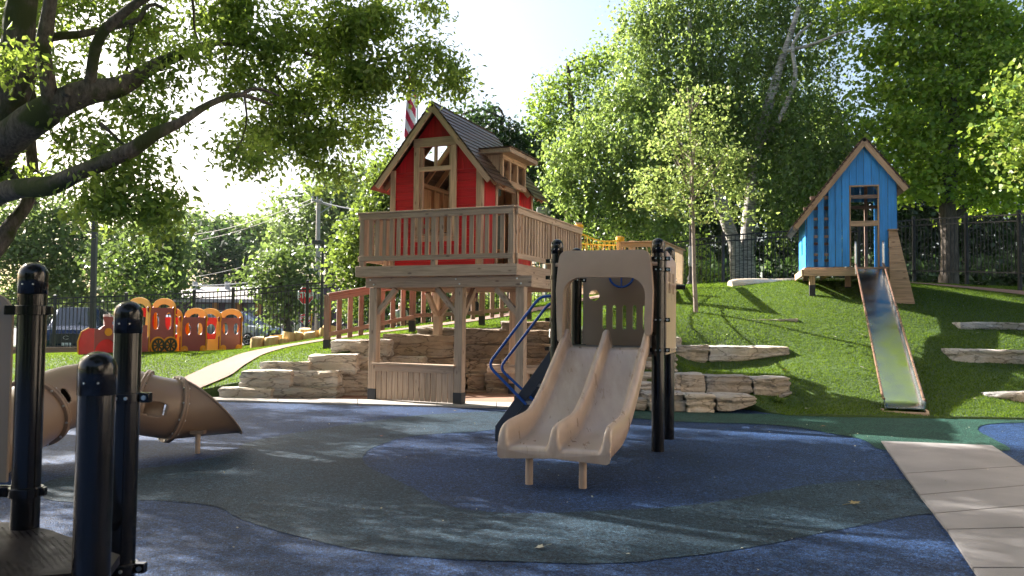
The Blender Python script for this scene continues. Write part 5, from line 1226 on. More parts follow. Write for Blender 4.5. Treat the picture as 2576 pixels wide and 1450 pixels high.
# ================================================================== PLAY TRAIN
TR = thing('play_train', 'maroon and yellow panel play train with engine and two open carriages standing on the berm', 'play train', (-7.8, 18.5, .58))
TM = frame(-8.79, 16.9, .575, -60)
def tp_(nm, ol, holes, y0, mt, par=TR, th=.02, T_=TM): return MB().plate(ol, holes, y0, y0+th, T_).build(nm, mt, par, bevel=.003)
def lowz(s): return .0
eng = [(.08, -.03), (.08, .57), (.18, .56), (.23, .60), (.30, .64), (.31, .70), (.27, .78), (.27, .83), (.52, .83), (.52, .78), (.47, .70), (.48, .65), (.56, .68), (.72, .74), (.86, .68), (.95, .655), (1.32, .645), (1.32, -.03)]
E = tp_('engine_side', eng, [[(.36+.27*math.cos(R(a)), .02+.33*math.sin(R(a))) for a in range(0, 181, 15)]], 0, 'mauve')
tp_('yellow_disc', circ(.38, .50, .085), [], -.022, 'yellow', E)
tp_('boiler_panel', rect(.14, .68, .0, .48), [], .06, 'tred')
MB().plate([(0, -.03), (.28, -.03), (.3, .3), (.24, .5), (.1, .58), (0, .57)], (), -.01, .01, TM @ Matrix.Translation((.07, 0, 0)) @ Matrix.Rotation(R(165), 4, 'Z')).build('cow_catcher', 'tred', TR, bevel=.003)
MB().tube([TM @ Matrix.Translation((.07, 0, 0)) @ Matrix.Rotation(R(165), 4, 'Z') @ Vector(q) for q in ((.27, -.01, -.03), (.3, -.01, .1), (.31, -.01, .3), (.25, -.01, .5), (.1, -.01, .585))], .016, 8).build('yellow_edge', 'yellow', TR)
MB().cyl((.395, .1, .6), (.395, .1, .88), .05, .06, 16, TM).build('chimney', 'white', TR)
def car(s0, s1, h, cab):
    n = .025
    ol = [(s0+.03, -.03), (s0+.03, .04), (s0, .08), (s0, .36), (s0+.035, .42), (s0+.02, .50), (s0+.02, h-.14), (s0-.02, h-.10), (s0-.02, h-.02), (s0+.02, h), (s0+.08, h), (s0+.1, h-.03), (s1-.1, h-.03), (s1-.08, h), (s1-.02, h), (s1+.02, h-.02), (s1+.02, h-.1), (s1-.02, h-.14), (s1-.02, .5), (s1-.035, .42), (s1, .36), (s1, .08), (s1-.03, .04), (s1-.03, -.03)]
    c = (s0+s1)/2
    wz, ry, rx = (.74, .20, .09) if cab else (.56, .145, .085)
    hs_ = [circ(c-.165, wz, rx, 20, ry), circ(c+.165, wz, rx, 20, ry)]
    near = tp_('carriage_side', ol, hs_, 0, 'mauve'); tp_('carriage_side', ol, [circ(c, wz-.02, .14, 20, .13)], .72, 'tred')
    for s in (s0+.03, s1-.05):       # arched yellow cross panels
        Tc = TM @ Matrix.Translation((s, 0, 0)) @ Matrix.Rotation(R(90), 4, 'Z')
        ah = .20; zt = h+.0
        o_ = [(-.03, -.03), (-.03, zt-.12), (-.05, zt-.06), (-.04, zt)]+[(.37+.41*math.cos(R(a)), zt+ah*math.sin(R(a))) for a in range(165, 14, -10)]+[(.78, zt), (.79, zt-.06), (.77, zt-.12), (.77, -.03)]
        hole = [(.16, .3), (.12, .38), (.14, .5), (.10, zt-.12)]+[(.37+.26*math.cos(R(a)), zt-.08+.14*math.sin(R(a))) for a in range(165, 14, -15)]+[(.64, zt-.12), (.60, .5), (.62, .38), (.58, .3)]
        MB().plate(o_, [hole], -.01, .01, Tc).build('arch_panel', 'yellow', TR, bevel=.003)
    MB().box((s0+.05, .10, .26), (s1-.06, .70, .285), TM).build('bench', 'yellow', TR)
    if cab:
        for sx in (c-.11, c+.21):
            y_ = tp_('wheel', circ(sx, .19, .20, 28), [], -.022, 'yellow')
            spk = []
            for k in range(8):
                a0, a1 = 45*k+8, 45*k+37; spk.append([(sx+.125*math.cos(R(a)), .19+.125*math.sin(R(a))) for a in (a0, (a0+a1)/2, a1)]+[(sx+.045*math.cos(R((a0+a1)/2+s*8)), .19+.045*math.sin(R((a0+a1)/2+s*8))) for s in (1, -1)])
            MB().plate(circ(sx, .19, .165, 28), spk, -.044, -.023, TM).build('wheel_spokes', 'greenwheel', y_)
        tp_('coupling_rod', [(c-.02, .22), (c+.02, .26), (c+.12, .10), (c+.08, .09)], [], -.052, 'greenwheel', th=.008)
    else:
        for sx in (s0+.13, s1-.13): 
            y_ = tp_('wheel', circ(sx, .075, .092, 24), [], -.022, 'yellow'); MB().cyl((sx, -.03, .075), (sx, -.023, .075), .01, n=8, T=TM).build('bolt', 'steel', y_)
    return near
car(1.33, 2.06, 1.07, True); car(2.17, 2.95, .86, False); car(3.28, 4.02, .86, False)
tp_('red_tab', rect(2.02, 2.07, .9, 1.02), [], -.022, 'tred')

# ================================================================== FENCE
FE = thing('metal_fence', 'long black metal picket fence running behind the train, the deck and the hill', 'fence', (0, 24, 1))
FP = [(-90, 24.5, 747), (-20, 24.5, 746), (139, 24.5, 743.6), (318.5, 24.5, 737.4), (489, 24.3, 730), (587, 24.2, 725), (774, 24, 707), (945, 24, 694), (1110, 24, 674), (1280, 24, 652), (1450, 23.6, 632), (1640, 23.2, 612), (1819, 22.8, 585.5), (2012, 22.8, 572), (2160, 23, 560), (2298, 23, 546), (2430, 21.5, 538), (2563, 20, 531), (2720, 18.5, 522)]
for i, (px, Y, yt) in enumerate(FP):
    p = P(px, yt, Y); MB().box((p.x-.04, p.y-.04, h1(p.x, p.y)-.1), (p.x+.04, p.y+.04, p.z)).build('fence_post', 'fence', FE, bevel=.006)
    MB().add([(p.x-.05, p.y-.05, p.z), (p.x+.05, p.y-.05, p.z), (p.x+.05, p.y+.05, p.z), (p.x-.05, p.y+.05, p.z), (p.x, p.y, p.z+.04)], [(3, 2, 1, 0), (0, 1, 4), (1, 2, 4), (2, 3, 4), (3, 0, 4)]).build('post_cap', 'fence', FE)
    if i+1 < len(FP):
        q = P(FP[i+1][0], FP[i+1][2], FP[i+1][1]); mb = MB()
        for dz, h_ in ((-.09, .04), (-.25, .035), (-1.55, .035)): mb.beam((p.x, p.y, p.z+dz), (q.x, q.y, q.z+dz), .035, h_)
        L = (Vector((q.x, q.y))-Vector((p.x, p.y))).length; n = int(L/.112)
        for k in range(1, n):
            c = p.lerp(q, k/n); mb.box((c.x-.009, c.y-.009, c.z-1.66), (c.x+.009, c.y+.009, c.z-.09))
        mb.build('fence_panel', 'fence', FE)

# ================================================================== CARS
def suv(name, label, col, loc, yaw, L=4.6, W=1.85, Hh=1.7, metal=.5, plate=None, group='cars parked beyond the fence', hz=1.0):
    m = simple(name+'_paint', col, .22, metal=metal, vary=.04)
    T = thing('parked_car', label, 'car', loc, group); Tm = Matrix.Translation(loc) @ Matrix.Rotation(R(yaw), 4, 'Z'); w = W/2
    st = [(-L/2, .45, .78, .78, .80, .80), (-L/2+.12, .28, .98, .98, .93, .86), (-L/2+.45, .26, 1.08, 1.45, .98, .72), (-L/2+.85, .26, 1.08, Hh-.03, 1, .70), (-.3, .26, 1.05, Hh, 1, .74), (.35, .26, 1.03, Hh-.03, 1, .72), (.75, .26, 1.02, 1.38, 1, .74), (1.12, .26, 1.02, 1.06, .99, .80), (1.7, .28, .98, 1.0, .97, .8), (L/2-.18, .3, .90, .92, .92, .76), (L/2-.03, .38, .74, .76, .84, .7), (L/2, .45, .6, .62, .8, .66)]
    vs = []; fs = []
    for x, zb, zbelt, zt, ws, wt in st:
        s = [(0, zb), (w*ws*.86, zb), (w*ws*.98, zb+.14), (w*ws, (zb+zbelt)/2+.05), (w*ws*.975, zbelt), (w*wt*1.08, zbelt+(zt-zbelt)*.85), (w*wt*.92, zt-.015 if zt > zbelt+.1 else zt), (0, zt+.01)]
        ring = [(x, -a, z) for a, z in s]+[(x, a, z) for a, z in s[::-1][1:-1]]; vs += ring
    n = 14
    for i in range(len(st)-1):
        for k in range(n): fs.append((i*n+k, i*n+(k+1) % n, (i+1)*n+(k+1) % n, (i+1)*n+k))
    fs.append(tuple(range(n))); fs.append(tuple(range((len(st)-1)*n, len(st)*n)))
    body = MB().add(vs, fs, None, True, Tm).build('body', m, T, smooth_angle=28)
    ss = body.modifiers.new('bevel', 'BEVEL'); ss.width = .02; ss.segments = 2; ss.angle_limit = R(28)
    def quad(nm, pts, mt, off, par=body):
        c = sum((Vector(p) for p in pts), Vector())/len(pts); nrm = (Vector(pts[1])-Vector(pts[0])).cross(Vector(pts[2])-Vector(pts[0])).normalized()
        if nrm.dot(c-Vector((0, 0, .8))) < 0: nrm = -nrm
        a = [Vector(p)+nrm*off for p in pts]; b = [Vector(p)-nrm*.01 for p in pts]; k = len(pts)
        return MB().add(a+b, [tuple(range(k)), tuple(range(2*k-1, k-1, -1))]+[(i, (i+1) % k, k+(i+1) % k, k+i) for i in range(k)], None, False, Tm).build(nm, mt, par)
    def at(i, k): return Vector(vs[i*n+k])
    quad('windshield', [at(7, 5).lerp(at(7, 6), .5)+Vector((0, .06, .0)), at(7, 9)+Vector((0, -.03, 0)), at(5, 8).lerp(at(5, 7), .1), at(5, 6)], 'glass', .018)
    for sgn in (1, -1):
        ks = (4, 5) if sgn > 0 else (10, 9)
        def pt(i, f): a = at(i, ks[0]); b = at(i, ks[1]); return a.lerp(b, f)
        for (i0, i1, a_, b_) in ((3, 4, .08, .95), (4, 5, .08, .95)): quad('side_window', [pt(i0, a_).lerp(pt(i1, a_), .06), pt(i0, a_).lerp(pt(i1, a_), .94), pt(i0, b_).lerp(pt(i1, b_), .94), pt(i0, b_).lerp(pt(i1, b_), .06)], 'glass', .012)
        quad('side_window', [pt(5, .08).lerp(pt(6, .1), .05), pt(6, .1).lerp(pt(7, .1), .6), pt(6, .8), pt(5, .95).lerp(pt(6, .9), .1)], 'glass', .012)
        quad('headlight', [(L/2-.10, sgn*w*.55, .70), (L/2-.25, sgn*w*.9, .72), (L/2-.3, sgn*w*.9, .84), (L/2-.15, sgn*w*.55, .80)], 'white', .03)
        MB().box((.85, sgn*w*1.0, 1.0), (1.0, sgn*(w+.18), 1.13), Tm).build('wing_mirror', m, body, bevel=.02)
        MB().box((-1.5, sgn*w*.62-.02, Hh+.01), (.2, sgn*w*.62+.02, Hh+.05), Tm).build('roof_rail', 'blackmatte', body, bevel=.01)
        for wx in (L/2-.92, -L/2+.95):
            ty = MB().cyl((wx, sgn*(w-.22), .34), (wx, sgn*(w+.005), .34), .34, n=24, T=Tm).build('wheel', 'tyre', T)
            rm = MB()
            for k in range(5): a = 2*math.pi*k/5; rm.beam((wx, sgn*(w+.012), .34), (wx+.22*math.cos(a), sgn*(w+.012), .34+.22*math.sin(a)), .02, .06, up=(0, 1, 0), T=Tm)
            rm.tube([(wx+.22*math.cos(2*math.pi*k/20), sgn*(w+.01), .34+.22*math.sin(2*math.pi*k/20)) for k in range(20)], .02, 6, Tm, closed=True); rm.build('rim', 'rim', ty)
    gr = MB(); gr.box((L/2-.06, -w*.5, .45), (L/2+.02, w*.5, .80), Tm); g_ = gr.build('grille', 'blackmatte', body)
    MB().tube([(L/2+.03, .09*math.cos(a), .66+.06*math.sin(a)) for a in [2*math.pi*k/16 for k in range(16)]], .01, 6, Tm, closed=True).build('emblem', 'rim', g_)
    if plate:
        MB().box((L/2+.021, -.16, .34), (L/2+.035, .16, .48), Tm).build('licence_plate', 'white', body)
        text(plate, .10, 'blackmatte', body, Tm @ Matrix.Translation((L/2+.037, 0, .41)) @ Matrix.Rotation(R(90), 4, 'Z'), .001, 'plate_lettering')
    return T
c = P(150, 830, 29.5); suv('navy', 'dark blue parked car with black mesh grille facing the fence left of the train', (.012, .03, .075), (c.x+.25, 30.4, 0), -72, plate='S NI P', Hh=1.75)
c = P(215, 830, 33); suv('silverblue', 'pale silver blue parked car behind the dark blue one', (.28, .36, .45), (c.x+.3, 34.6, .0), -76, Hh=1.45, metal=.7)
c = P(205, 800, 38); suv('red', 'dark red parked car showing its roof behind the silver blue one', (.28, .01, .02), (c.x-.5, 39.6, .0), -78, Hh=1.6)
c = P(655, 840, 42); suv('grey', 'light grey parked car pointing right, seen between the train and the log stumps', (.38, .42, .47), (c.x-1.15, 42, .0), -22, Hh=1.72, metal=.6)
c = P(310, 840, 46); suv('grey2', 'white parked car glimpsed through the windows of the play train', (.5, .5, .5), (c.x+1.5, 47, 0), -20, Hh=1.6)
c = P(1945, 700, 31); suv('blue2', 'blue parked car whose roof shows above the crest, left of the blue playhouse', (.02, .05, .16), (c.x, 31.5, 1.52), 8, Hh=1.7)

# ================================================================== BUILDINGS
BL = thing('low_building', 'low brown purple building with pale grey hipped roof beyond the car park', 'building', (-25, 58, 0))
M['purple'] = simple('purple_brown_siding', (.09, .055, .085), .8, vary=.1); M['roofgrey'] = simple('grey_roof', (.34, .31, .30), .85, vary=.12, scale=1.5)
M['orangewood'] = simple('orange_wood_panel', (.50, .22, .06), .6); M['brick'] = simple('buff_brick_base', (.36, .28, .22), .9, vary=.25, scale=12); M['winglass'] = simple('window_glass', (.12, .16, .18), .08, spec=.9)
bx0, bx1 = P(380, 800, 58).x, P(1010, 800, 58).x; zr = ZAT(540, 753, 58)
MB().box((bx0, 58, 0.9), (bx1, 66, zr)).build('wall', 'purple', BL); MB().box((bx0-.05, 57.95, -.05), (bx1+.05, 66.05, .9)).build('wall_base', 'brick', BL)
zt = ZAT(540, 722, 62); mb = MB(); e = .8
x0, x1 = bx0-e, P(648, 800, 58).x
mb.add([(x0, 57, zr), (x1, 57, zr), (x1, 67, zr), (x0, 67, zr), (x0+3, 62, zt), (x1-.8, 62, zt)], [(0, 1, 5, 4), (1, 2, 5), (2, 3, 4, 5), (3, 0, 4)]); mb.add([(x0, 57, zr-.25), (x1, 57, zr-.25), (x1, 57, zr-.002), (x0, 57, zr-.002)], [(0, 1, 2, 3)]); mb.build('roof', 'roofgrey', BL)
MB().box((x1+.2, 57.6, zr+.0), (bx1+.4, 66.4, zr+1.1)).build('upper_wall', 'purple', BL)
for a, b in ((492, 532), (566, 590), (620, 640), (690, 715), (930, 950)):
    xa, xb = P(a, 800, 57.9).x, P(b, 800, 57.9).x
    wz0, wz1 = (ZAT(a, 790, 58), ZAT(a, 765, 58)); f = MB().box((xa, 57.93, wz0), (xb, 57.99, wz1)).build('window', 'winglass', BL)
    MB().box((xb+.05, 57.9, wz0-.1), (xb+.45, 57.99, wz1+.1)).build('wood_trim', 'orangewood', BL); MB().box((xa-.08, 57.88, wz0-.1), (xb+.05, 57.99, wz0-.01)).build('sill', 'orangewood', f)
for px in (478, 560): 
    q = P(px, 722, 60); MB().cyl((q.x, 61, zt-.6), (q.x, 61, zt+.35), .2, n=12).build('roof_vent', 'lampgrey', BL)
# day-care building out of the frame at the right: its sunlit wall lights the playground
DC = thing('daycare_building', 'long cream walled building with brown trim beside the playground', 'building', (14, -4, 0))
M['cream'] = simple('cream_stucco', (.80, .68, .54), .85, vary=.06, scale=2, bump=.2)
MB().plate(rect(-18, 11.3, 0, 8.2), [rect(a, a+1.4, zz, zz+1.5) for a in (-15, -11, -7, -3, 1, 5, 8.5) for zz in (1.0, 4.8)], -.2, 0, Matrix.Translation((9.8, 0, 0)) @ Matrix.Rotation(R(90), 4, 'Z')).build('wall', 'cream', DC)
MB().box((10.1, -18, 0), (18, 11.3, 8.1)).build('inner_wall', 'glass', DC); MB().box((9.4, -18.4, 8.2), (18.4, 11.5, 8.5)).build('roof', 'shingle', DC)

# ================================================================== POLES, SIGNS, FLAG
UP = thing('utility_pole', 'weathered grey wooden utility pole with a tilted crossarm at its top', 'utility pole', (P(800, 850, 45).x, 45, 0))
t = P(801, 503, 45); b = P(797, 866, 45)
MB().cyl((b.x, 45, -.1), (t.x, 45, t.z), .15, .115, 14).build('pole', 'polewood', UP)
MB().beam(P(784, 503, 44.6), P(836, 519, 45.2), .1, .12).build('crossarm', 'polewood', UP); MB().beam(P(831, 520, 45), P(806, 536, 45), .05, .05).build('arm_brace', 'lampgrey', UP)
for px, py in ((786, 502), (798, 503.5), (808, 507), (833, 514)): q = P(px, py, 44.8); MB().cyl(q, q+Vector((0, 0, .18)), .05, n=8).build('insulator', 'lampgrey', UP)
MB().box(tuple(P(792, 686, 45)-Vector((.6, .1, .1))), tuple(P(792, 680, 45)+Vector((.1, .1, .1)))).build('splice_box', 'lampgrey', UP)
def wire(a, b, sag, r, label):
    n = 24; pts = [Vector(a).lerp(Vector(b), k/n)-Vector((0, 0, sag*4*(k/n)*(1-k/n))) for k in range(n+1)]
    one('power_line', MB().tube(pts, r, 5), 'lampgrey', label, 'cable', tuple(pts[n//2]), 'cables strung from the utility pole')
wire(P(787, 500, 44.7), P(380, 590, 75), .8, .022, 'highest cable running left from the crossarm of the utility pole')
wire(P(800, 503, 45), P(370, 608, 75), .9, .018, 'second cable running left from the crossarm, slightly below the highest')
wire(P(796, 610, 45), P(300, 700, 70), .9, .016, 'thin cable crossing the trees at half height of the utility pole')
wire(P(796, 684, 45), P(395, 716, 52), .35, .045, 'thick bundled cable leaving the splice box on the utility pole')
wire(P(796, 700, 45), P(395, 732, 52), .35, .03, 'lowest cable just below the thick bundled one')
wire(P(836, 516, 45), P(1010, 520, 42), .25, .03, 'upper cable running right from the crossarm')
wire(P(802, 506, 45), P(1010, 528, 42), .25, .03, 'lower cable running right from the crossarm')
LB = thing('street_lamp', 'dark slim pole lamp with a flat box head in front of the utility pole', 'street lamp', (P(811, 830, 32).x, 32, 0))
x_ = P(811, 700, 32).x; MB().box((x_-.05, 31.95, -.05), (x_+.05, 32.05, ZAT(811, 604, 32))).build('pole', 'lampdark', LB)
q = P(804, 611, 32); MB().box((x_-.42, 31.85, q.z-.07), (x_+.02, 32.15, q.z+.09)).build('lamp_head', 'lampdark', LB, bevel=.02)
LD = thing('light_pole', 'tall dark square light pole rising into the leaves at the left', 'street lamp', (P(232, 850, 26).x, 26, 0))
a = P(232, 870, 26); b = P(243, 375, 26); MB().beam((a.x, 26, -.05), (b.x, 26, b.z), .15, .15, up=(0, 1, 0)).build('pole', 'lampdark', LD, bevel=.01); MB().box((b.x-.1, 25.5, b.z), (b.x+.1, 26.1, b.z+.12)).build('lamp_head', 'lampdark', LD)
LH = thing('street_lamp', 'grey lamp with a white box head peeking above the right deck railing', 'street lamp', (P(1374, 800, 26).x, 26, 1.5))
x_ = P(1374, 600, 26).x; MB().cyl((x_, 26, 1.4), (x_, 26, ZAT(1374, 534, 26)), .04, n=10).build('pole', 'lampgrey', LH); q = P(1366, 528, 26); MB().box((q.x-.2, 25.8, q.z-.09), (q.x+.14, 26.2, q.z+.06)).build('lamp_head', 'lampgrey', LH, bevel=.02)
LP = thing('lamp_post', 'dark decorative lamp post with a bell base and grey box, left of the young tree', 'lamp post', (P(1737, 735, 22.2).x, 22.2, 2.2))
x_ = P(1737, 700, 22.2).x; gz = h1(x_, 22.2); MB().lathe([(.12, gz), (.12, gz+.06), (.08, gz+.12), (.09, gz+.2), (.05, gz+.3), (.04, gz+.6), (.035, 4.9)], 16, Matrix.Translation((x_, 22.2, 0))).build('pole', 'lampdark', LP)
MB().box((x_-.08, 22.0, 2.95), (x_+.08, 22.12, 3.5)).build('meter_box', 'lampgrey', LP, bevel=.01)
LQ = thing('lamp_post', 'dark decorative lamp post with a round bell base seen through the ramp railing', 'lamp post', (P(834, 830, 30).x, 30, .3))
x_ = P(834, 800, 30).x; MB().lathe([(.16, .5), (.16, .62), (.11, .75), (.13, .95), (.07, 1.15), (.055, 1.5), (.05, 3.4)], 16, Matrix.Translation((x_, 30, 0))).build('pole', 'lampdark', LQ)
def octo(r): return [(r*math.cos(R(22.5+45*k)), r*math.sin(R(22.5+45*k))) for k in range(8)]
def stop(px, py, Y, r, yaw, label, group='stop signs'):
    c = P(px, py, Y); T = thing('stop_sign', label, 'stop sign', (c.x, Y, 0), group); Tm = Matrix.Translation(c) @ Matrix.Rotation(R(yaw), 4, 'Z')
    f = MB().plate(octo(r), (), 0, .01, Tm).build('sign_face', 'white', T); MB().plate(octo(r*.925), (), -.004, -.0005, Tm).build('red_field', 'signred', f)
    text('STOP', r*.86, 'white', f, Tm @ Matrix.Translation((0, -.006, 0)), .001, 'sign_lettering', .014*r/.38, .92)
    MB().cyl((c.x, Y+.06, -.05), (c.x, Y+.06, c.z+r*.9), .03, n=8).build('pole', 'lampgrey', T)
stop(769, 744, 34, .40, 46, 'larger upper red stop sign beside the utility pole'); stop(768, 801.5, 50, .37, 20, 'smaller lower red stop sign beside the utility pole')
c = P(743, 801, 42); T = thing('sign', 'octagonal back of a traffic sign above a white box, left of the stop signs', 'sign', (c.x, 42, 0)); Tm = Matrix.Translation(c) @ Matrix.Rotation(R(30), 4, 'Z')
MB().plate(octo(.24), (), 0, .015, Tm).build('sign_face', 'lampgrey', T); q = P(745, 835, 42); MB().box((c.x-.03, 42.05, 0), (c.x+.03, 42.1, c.z)).build('pole', 'white', T); MB().box((q.x-.15, 42.1, 0), (q.x+.15, 42.4, ZAT(745, 813, 42))).build('white_box', 'white', T)
a = P(778, 860, 44); b = P(786, 772, 44); one('guy_wire_guard', MB().cyl((a.x, 44, 0), (b.x, 44, b.z), .05, n=10), 'rope', 'yellow leaning guy wire guard tube beside the lower stop sign', 'guard tube', (a.x, 44, 0))
c = P(855.5, 804, 27); T = thing('sign', 'small white upright notice with red lettering seen through the ramp railing', 'sign', (c.x, 27, .5))
f = MB().plate(rect(-.055, .055, -.17, .17), (), 0, .01, Matrix.Translation(c)).build('sign_face', 'white', T, bevel=.003)
for dz, s in ((.07, .5), (.02, .6), (-.06, .4)): MB().box((c.x-.04*s*1.6, 26.995, c.z+dz-.012), (c.x+.04*s*1.6, 26.999, c.z+dz+.012)).build('red_lettering', 'signred', f)
MB().cyl((c.x, 27.03, .3), (c.x, 27.03, c.z), .02, n=8).build('pole', 'lampgrey', T)
# flag
fx = P(1048, 400, 30); T = thing('flag', 'striped flag hanging limp from a white pole behind the red playhouse roof', 'flag', (fx.x, 30, 0))
MB().cyl((fx.x, 30, .5), (fx.x, 30, ZAT(1048, 150, 30)), .05, .035, 12).build('flag_pole', 'white', T)
M['flagred'] = simple('flag_red', (.50, .02, .07), .7, vary=.05); M['flagwhite'] = simple('flag_white', (.75, .72, .74), .7, vary=.03); M['flagblue'] = simple('flag_blue', (.02, .03, .12), .7)
mb = MB(); zt_, zb_ = ZAT(1040, 186, 30), ZAT(1030, 352, 30); nz = 60; nx_ = 24; vs = []; fs = []
for j in range(nz+1):
    t = j/nz
    for i in range(nx_+1):
        s = i/nx_; wdt = .30+.12*t; vs.append((fx.x-.05-wdt*s, 30+.09*math.sin(s*9+t*2.2)*s-.04*math.cos(s*17+t*3)*s, zt_+(zb_-zt_)*(t-.06*s*(1-t))))
fc_ = [(j*(nx_+1)+i, j*(nx_+1)+i+1, (j+1)*(nx_+1)+i+1, (j+1)*(nx_+1)+i) for j in range(nz) for i in range(nx_)]
mb.add(vs, fc_, None, True); fo = mb.build('flag_cloth', ['flagred', 'flagwhite', 'flagblue'], T)
for k, f in enumerate(fo.data.polygons):
    j, i = divmod(k, nx_); t = j/nz; s = i/nx_; f.material_index = 2 if (t < .30 and s < .7) else int((t*7.5+s*1.9) % 2)
sm = fo.modifiers.new('solid', 'SOLIDIFY'); sm.thickness = .004

# ================================================================== PEOPLE BEYOND THE FENCE
M['skin'] = simple('skin', (.55, .32, .22), .5); M['jeans'] = simple('blue_denim', (.08, .14, .28), .8); M['shirtw'] = simple('white_shirt', (.6, .6, .6), .8); M['maroon'] = simple('maroon_shirt', (.16, .01, .04), .8); M['darkcl'] = simple('dark_trousers', (.02, .02, .025), .8); M['hair'] = simple('brown_hair', (.05, .03, .02), .6)
def skinned(name, mat, verts, edges, radii, par, root=0, sub=2):
    me = bpy.data.meshes.new(name); me.from_pydata(verts, edges, []); me.materials.append(M[mat]); o = bpy.data.objects.new(name, me); COL.objects.link(o); o.parent = par
    o.modifiers.new('skin', 'SKIN'); 
    for i, r in enumerate(radii): me.skin_vertices[0].data[i].radius = (r, r) if not isinstance(r, tuple) else r; me.skin_vertices[0].data[i].use_root = (i == root)
    s = o.modifiers.new('sub', 'SUBSURF'); s.levels = sub; s.render_levels = sub
    for p in me.polygons: p.use_smooth = True
    return o
def person(loc, label, hgt, shirt, legs, armz):
    T = thing('person', label, 'person', loc, None); T.scale = (hgt/1.7,)*3
    V = [(0, 0, .92), (0, 0, 1.12), (0, 0, 1.34), (0, 0, 1.46), (0, -.01, 1.54), (0, -.01, 1.63), (-.09, 0, .86), (-.10, .01, .48), (-.10, .03, .09), (-.10, -.09, .03), (.09, 0, .86), (.11, -.02, .48), (.11, .02, .09), (.11, -.1, .03),
         (-.17, 0, 1.39), (-.23, .01, 1.13), (-.20, -.12, armz), (-.19, -.18, armz+.0), (.17, 0, 1.39), (.23, .01, 1.13), (.22, -.05, .90), (.22, -.07, .83)]
    E = [(0, 1), (1, 2), (2, 3), (3, 4), (4, 5), (0, 6), (6, 7), (7, 8), (8, 9), (0, 10), (10, 11), (11, 12), (12, 13), (2, 14), (14, 15), (15, 16), (16, 17), (2, 18), (18, 19), (19, 20), (20, 21)]
    Rr = [.13, .115, .13, .05, .085, .095, .085, .06, .04, .035, .085, .06, .04, .035, .055, .042, .032, .03, .055, .042, .032, .03]
    for s, k in ((-1, 17), (1, 21)):
        b = Vector(V[k])
        for q in range(4): V.append(tuple(b+Vector(((q-1.5)*.02, -.03, -.07-.01*(q in (1, 2)))))); E.append((k, len(V)-1)); Rr.append(.009)
        V.append(tuple(b+Vector((-s*.04, -.02, -.03)))); E.append((k, len(V)-1)); Rr.append(.011)
    skinned('body', 'skin', V, E, Rr, T)
    sv = [(0, 0, .95), (0, 0, 1.12), (0, 0, 1.34), (0, 0, 1.44), (-.17, 0, 1.39), (-.22, .01, 1.2), (.17, 0, 1.39), (.22, .01, 1.2)]; skinned('shirt', shirt, sv, [(0, 1), (1, 2), (2, 3), (2, 4), (4, 5), (2, 6), (6, 7)], [.145, .13, .145, .062, .067, .058, .067, .058], T)
    lv = [(0, 0, .96), (0, 0, .90), (-.09, 0, .82), (-.10, .01, .48), (-.10, .03, .1), (.09, 0, .82), (.11, -.02, .48), (.11, .02, .1)]; skinned('trousers', legs, lv, [(0, 1), (1, 2), (2, 3), (3, 4), (1, 5), (5, 6), (6, 7)], [.14, .13, .1, .073, .055, .1, .073, .055], T)
    skinned('hair', 'hair', [(0, .01, 1.66), (0, .03, 1.60), (0, .045, 1.5)], [(0, 1), (1, 2)], [.098, .09, .05], T)
    for s in (-1, 1): mb = MB(); mb.cyl((s*.033, -.100, 1.615), (s*.033, -.108, 1.615), .009, n=8); e_ = mb.build('eye', 'darkcl', None); e_.parent = T
    mb = MB(); mb.cyl((0, -.095, 1.60), (0, -.122, 1.585), .008, .014, 8); e_ = mb.build('nose', 'skin', None); e_.parent = T
x_ = P(1008, 790, 25.5).x; person((x_, 25.5, h1(x_, 25.5)-.55), 'person in white top and blue jeans, glimpsed between the slats of the ramp railing', 1.6, 'shirtw', 'jeans', .95)
x_ = P(1192, 775, 25.6).x; person((x_, 25.6, h1(x_, 25.6)-.25), 'person in maroon top and dark trousers, glimpsed below the deck right of the rear post', 1.65, 'maroon', 'darkcl', .95)
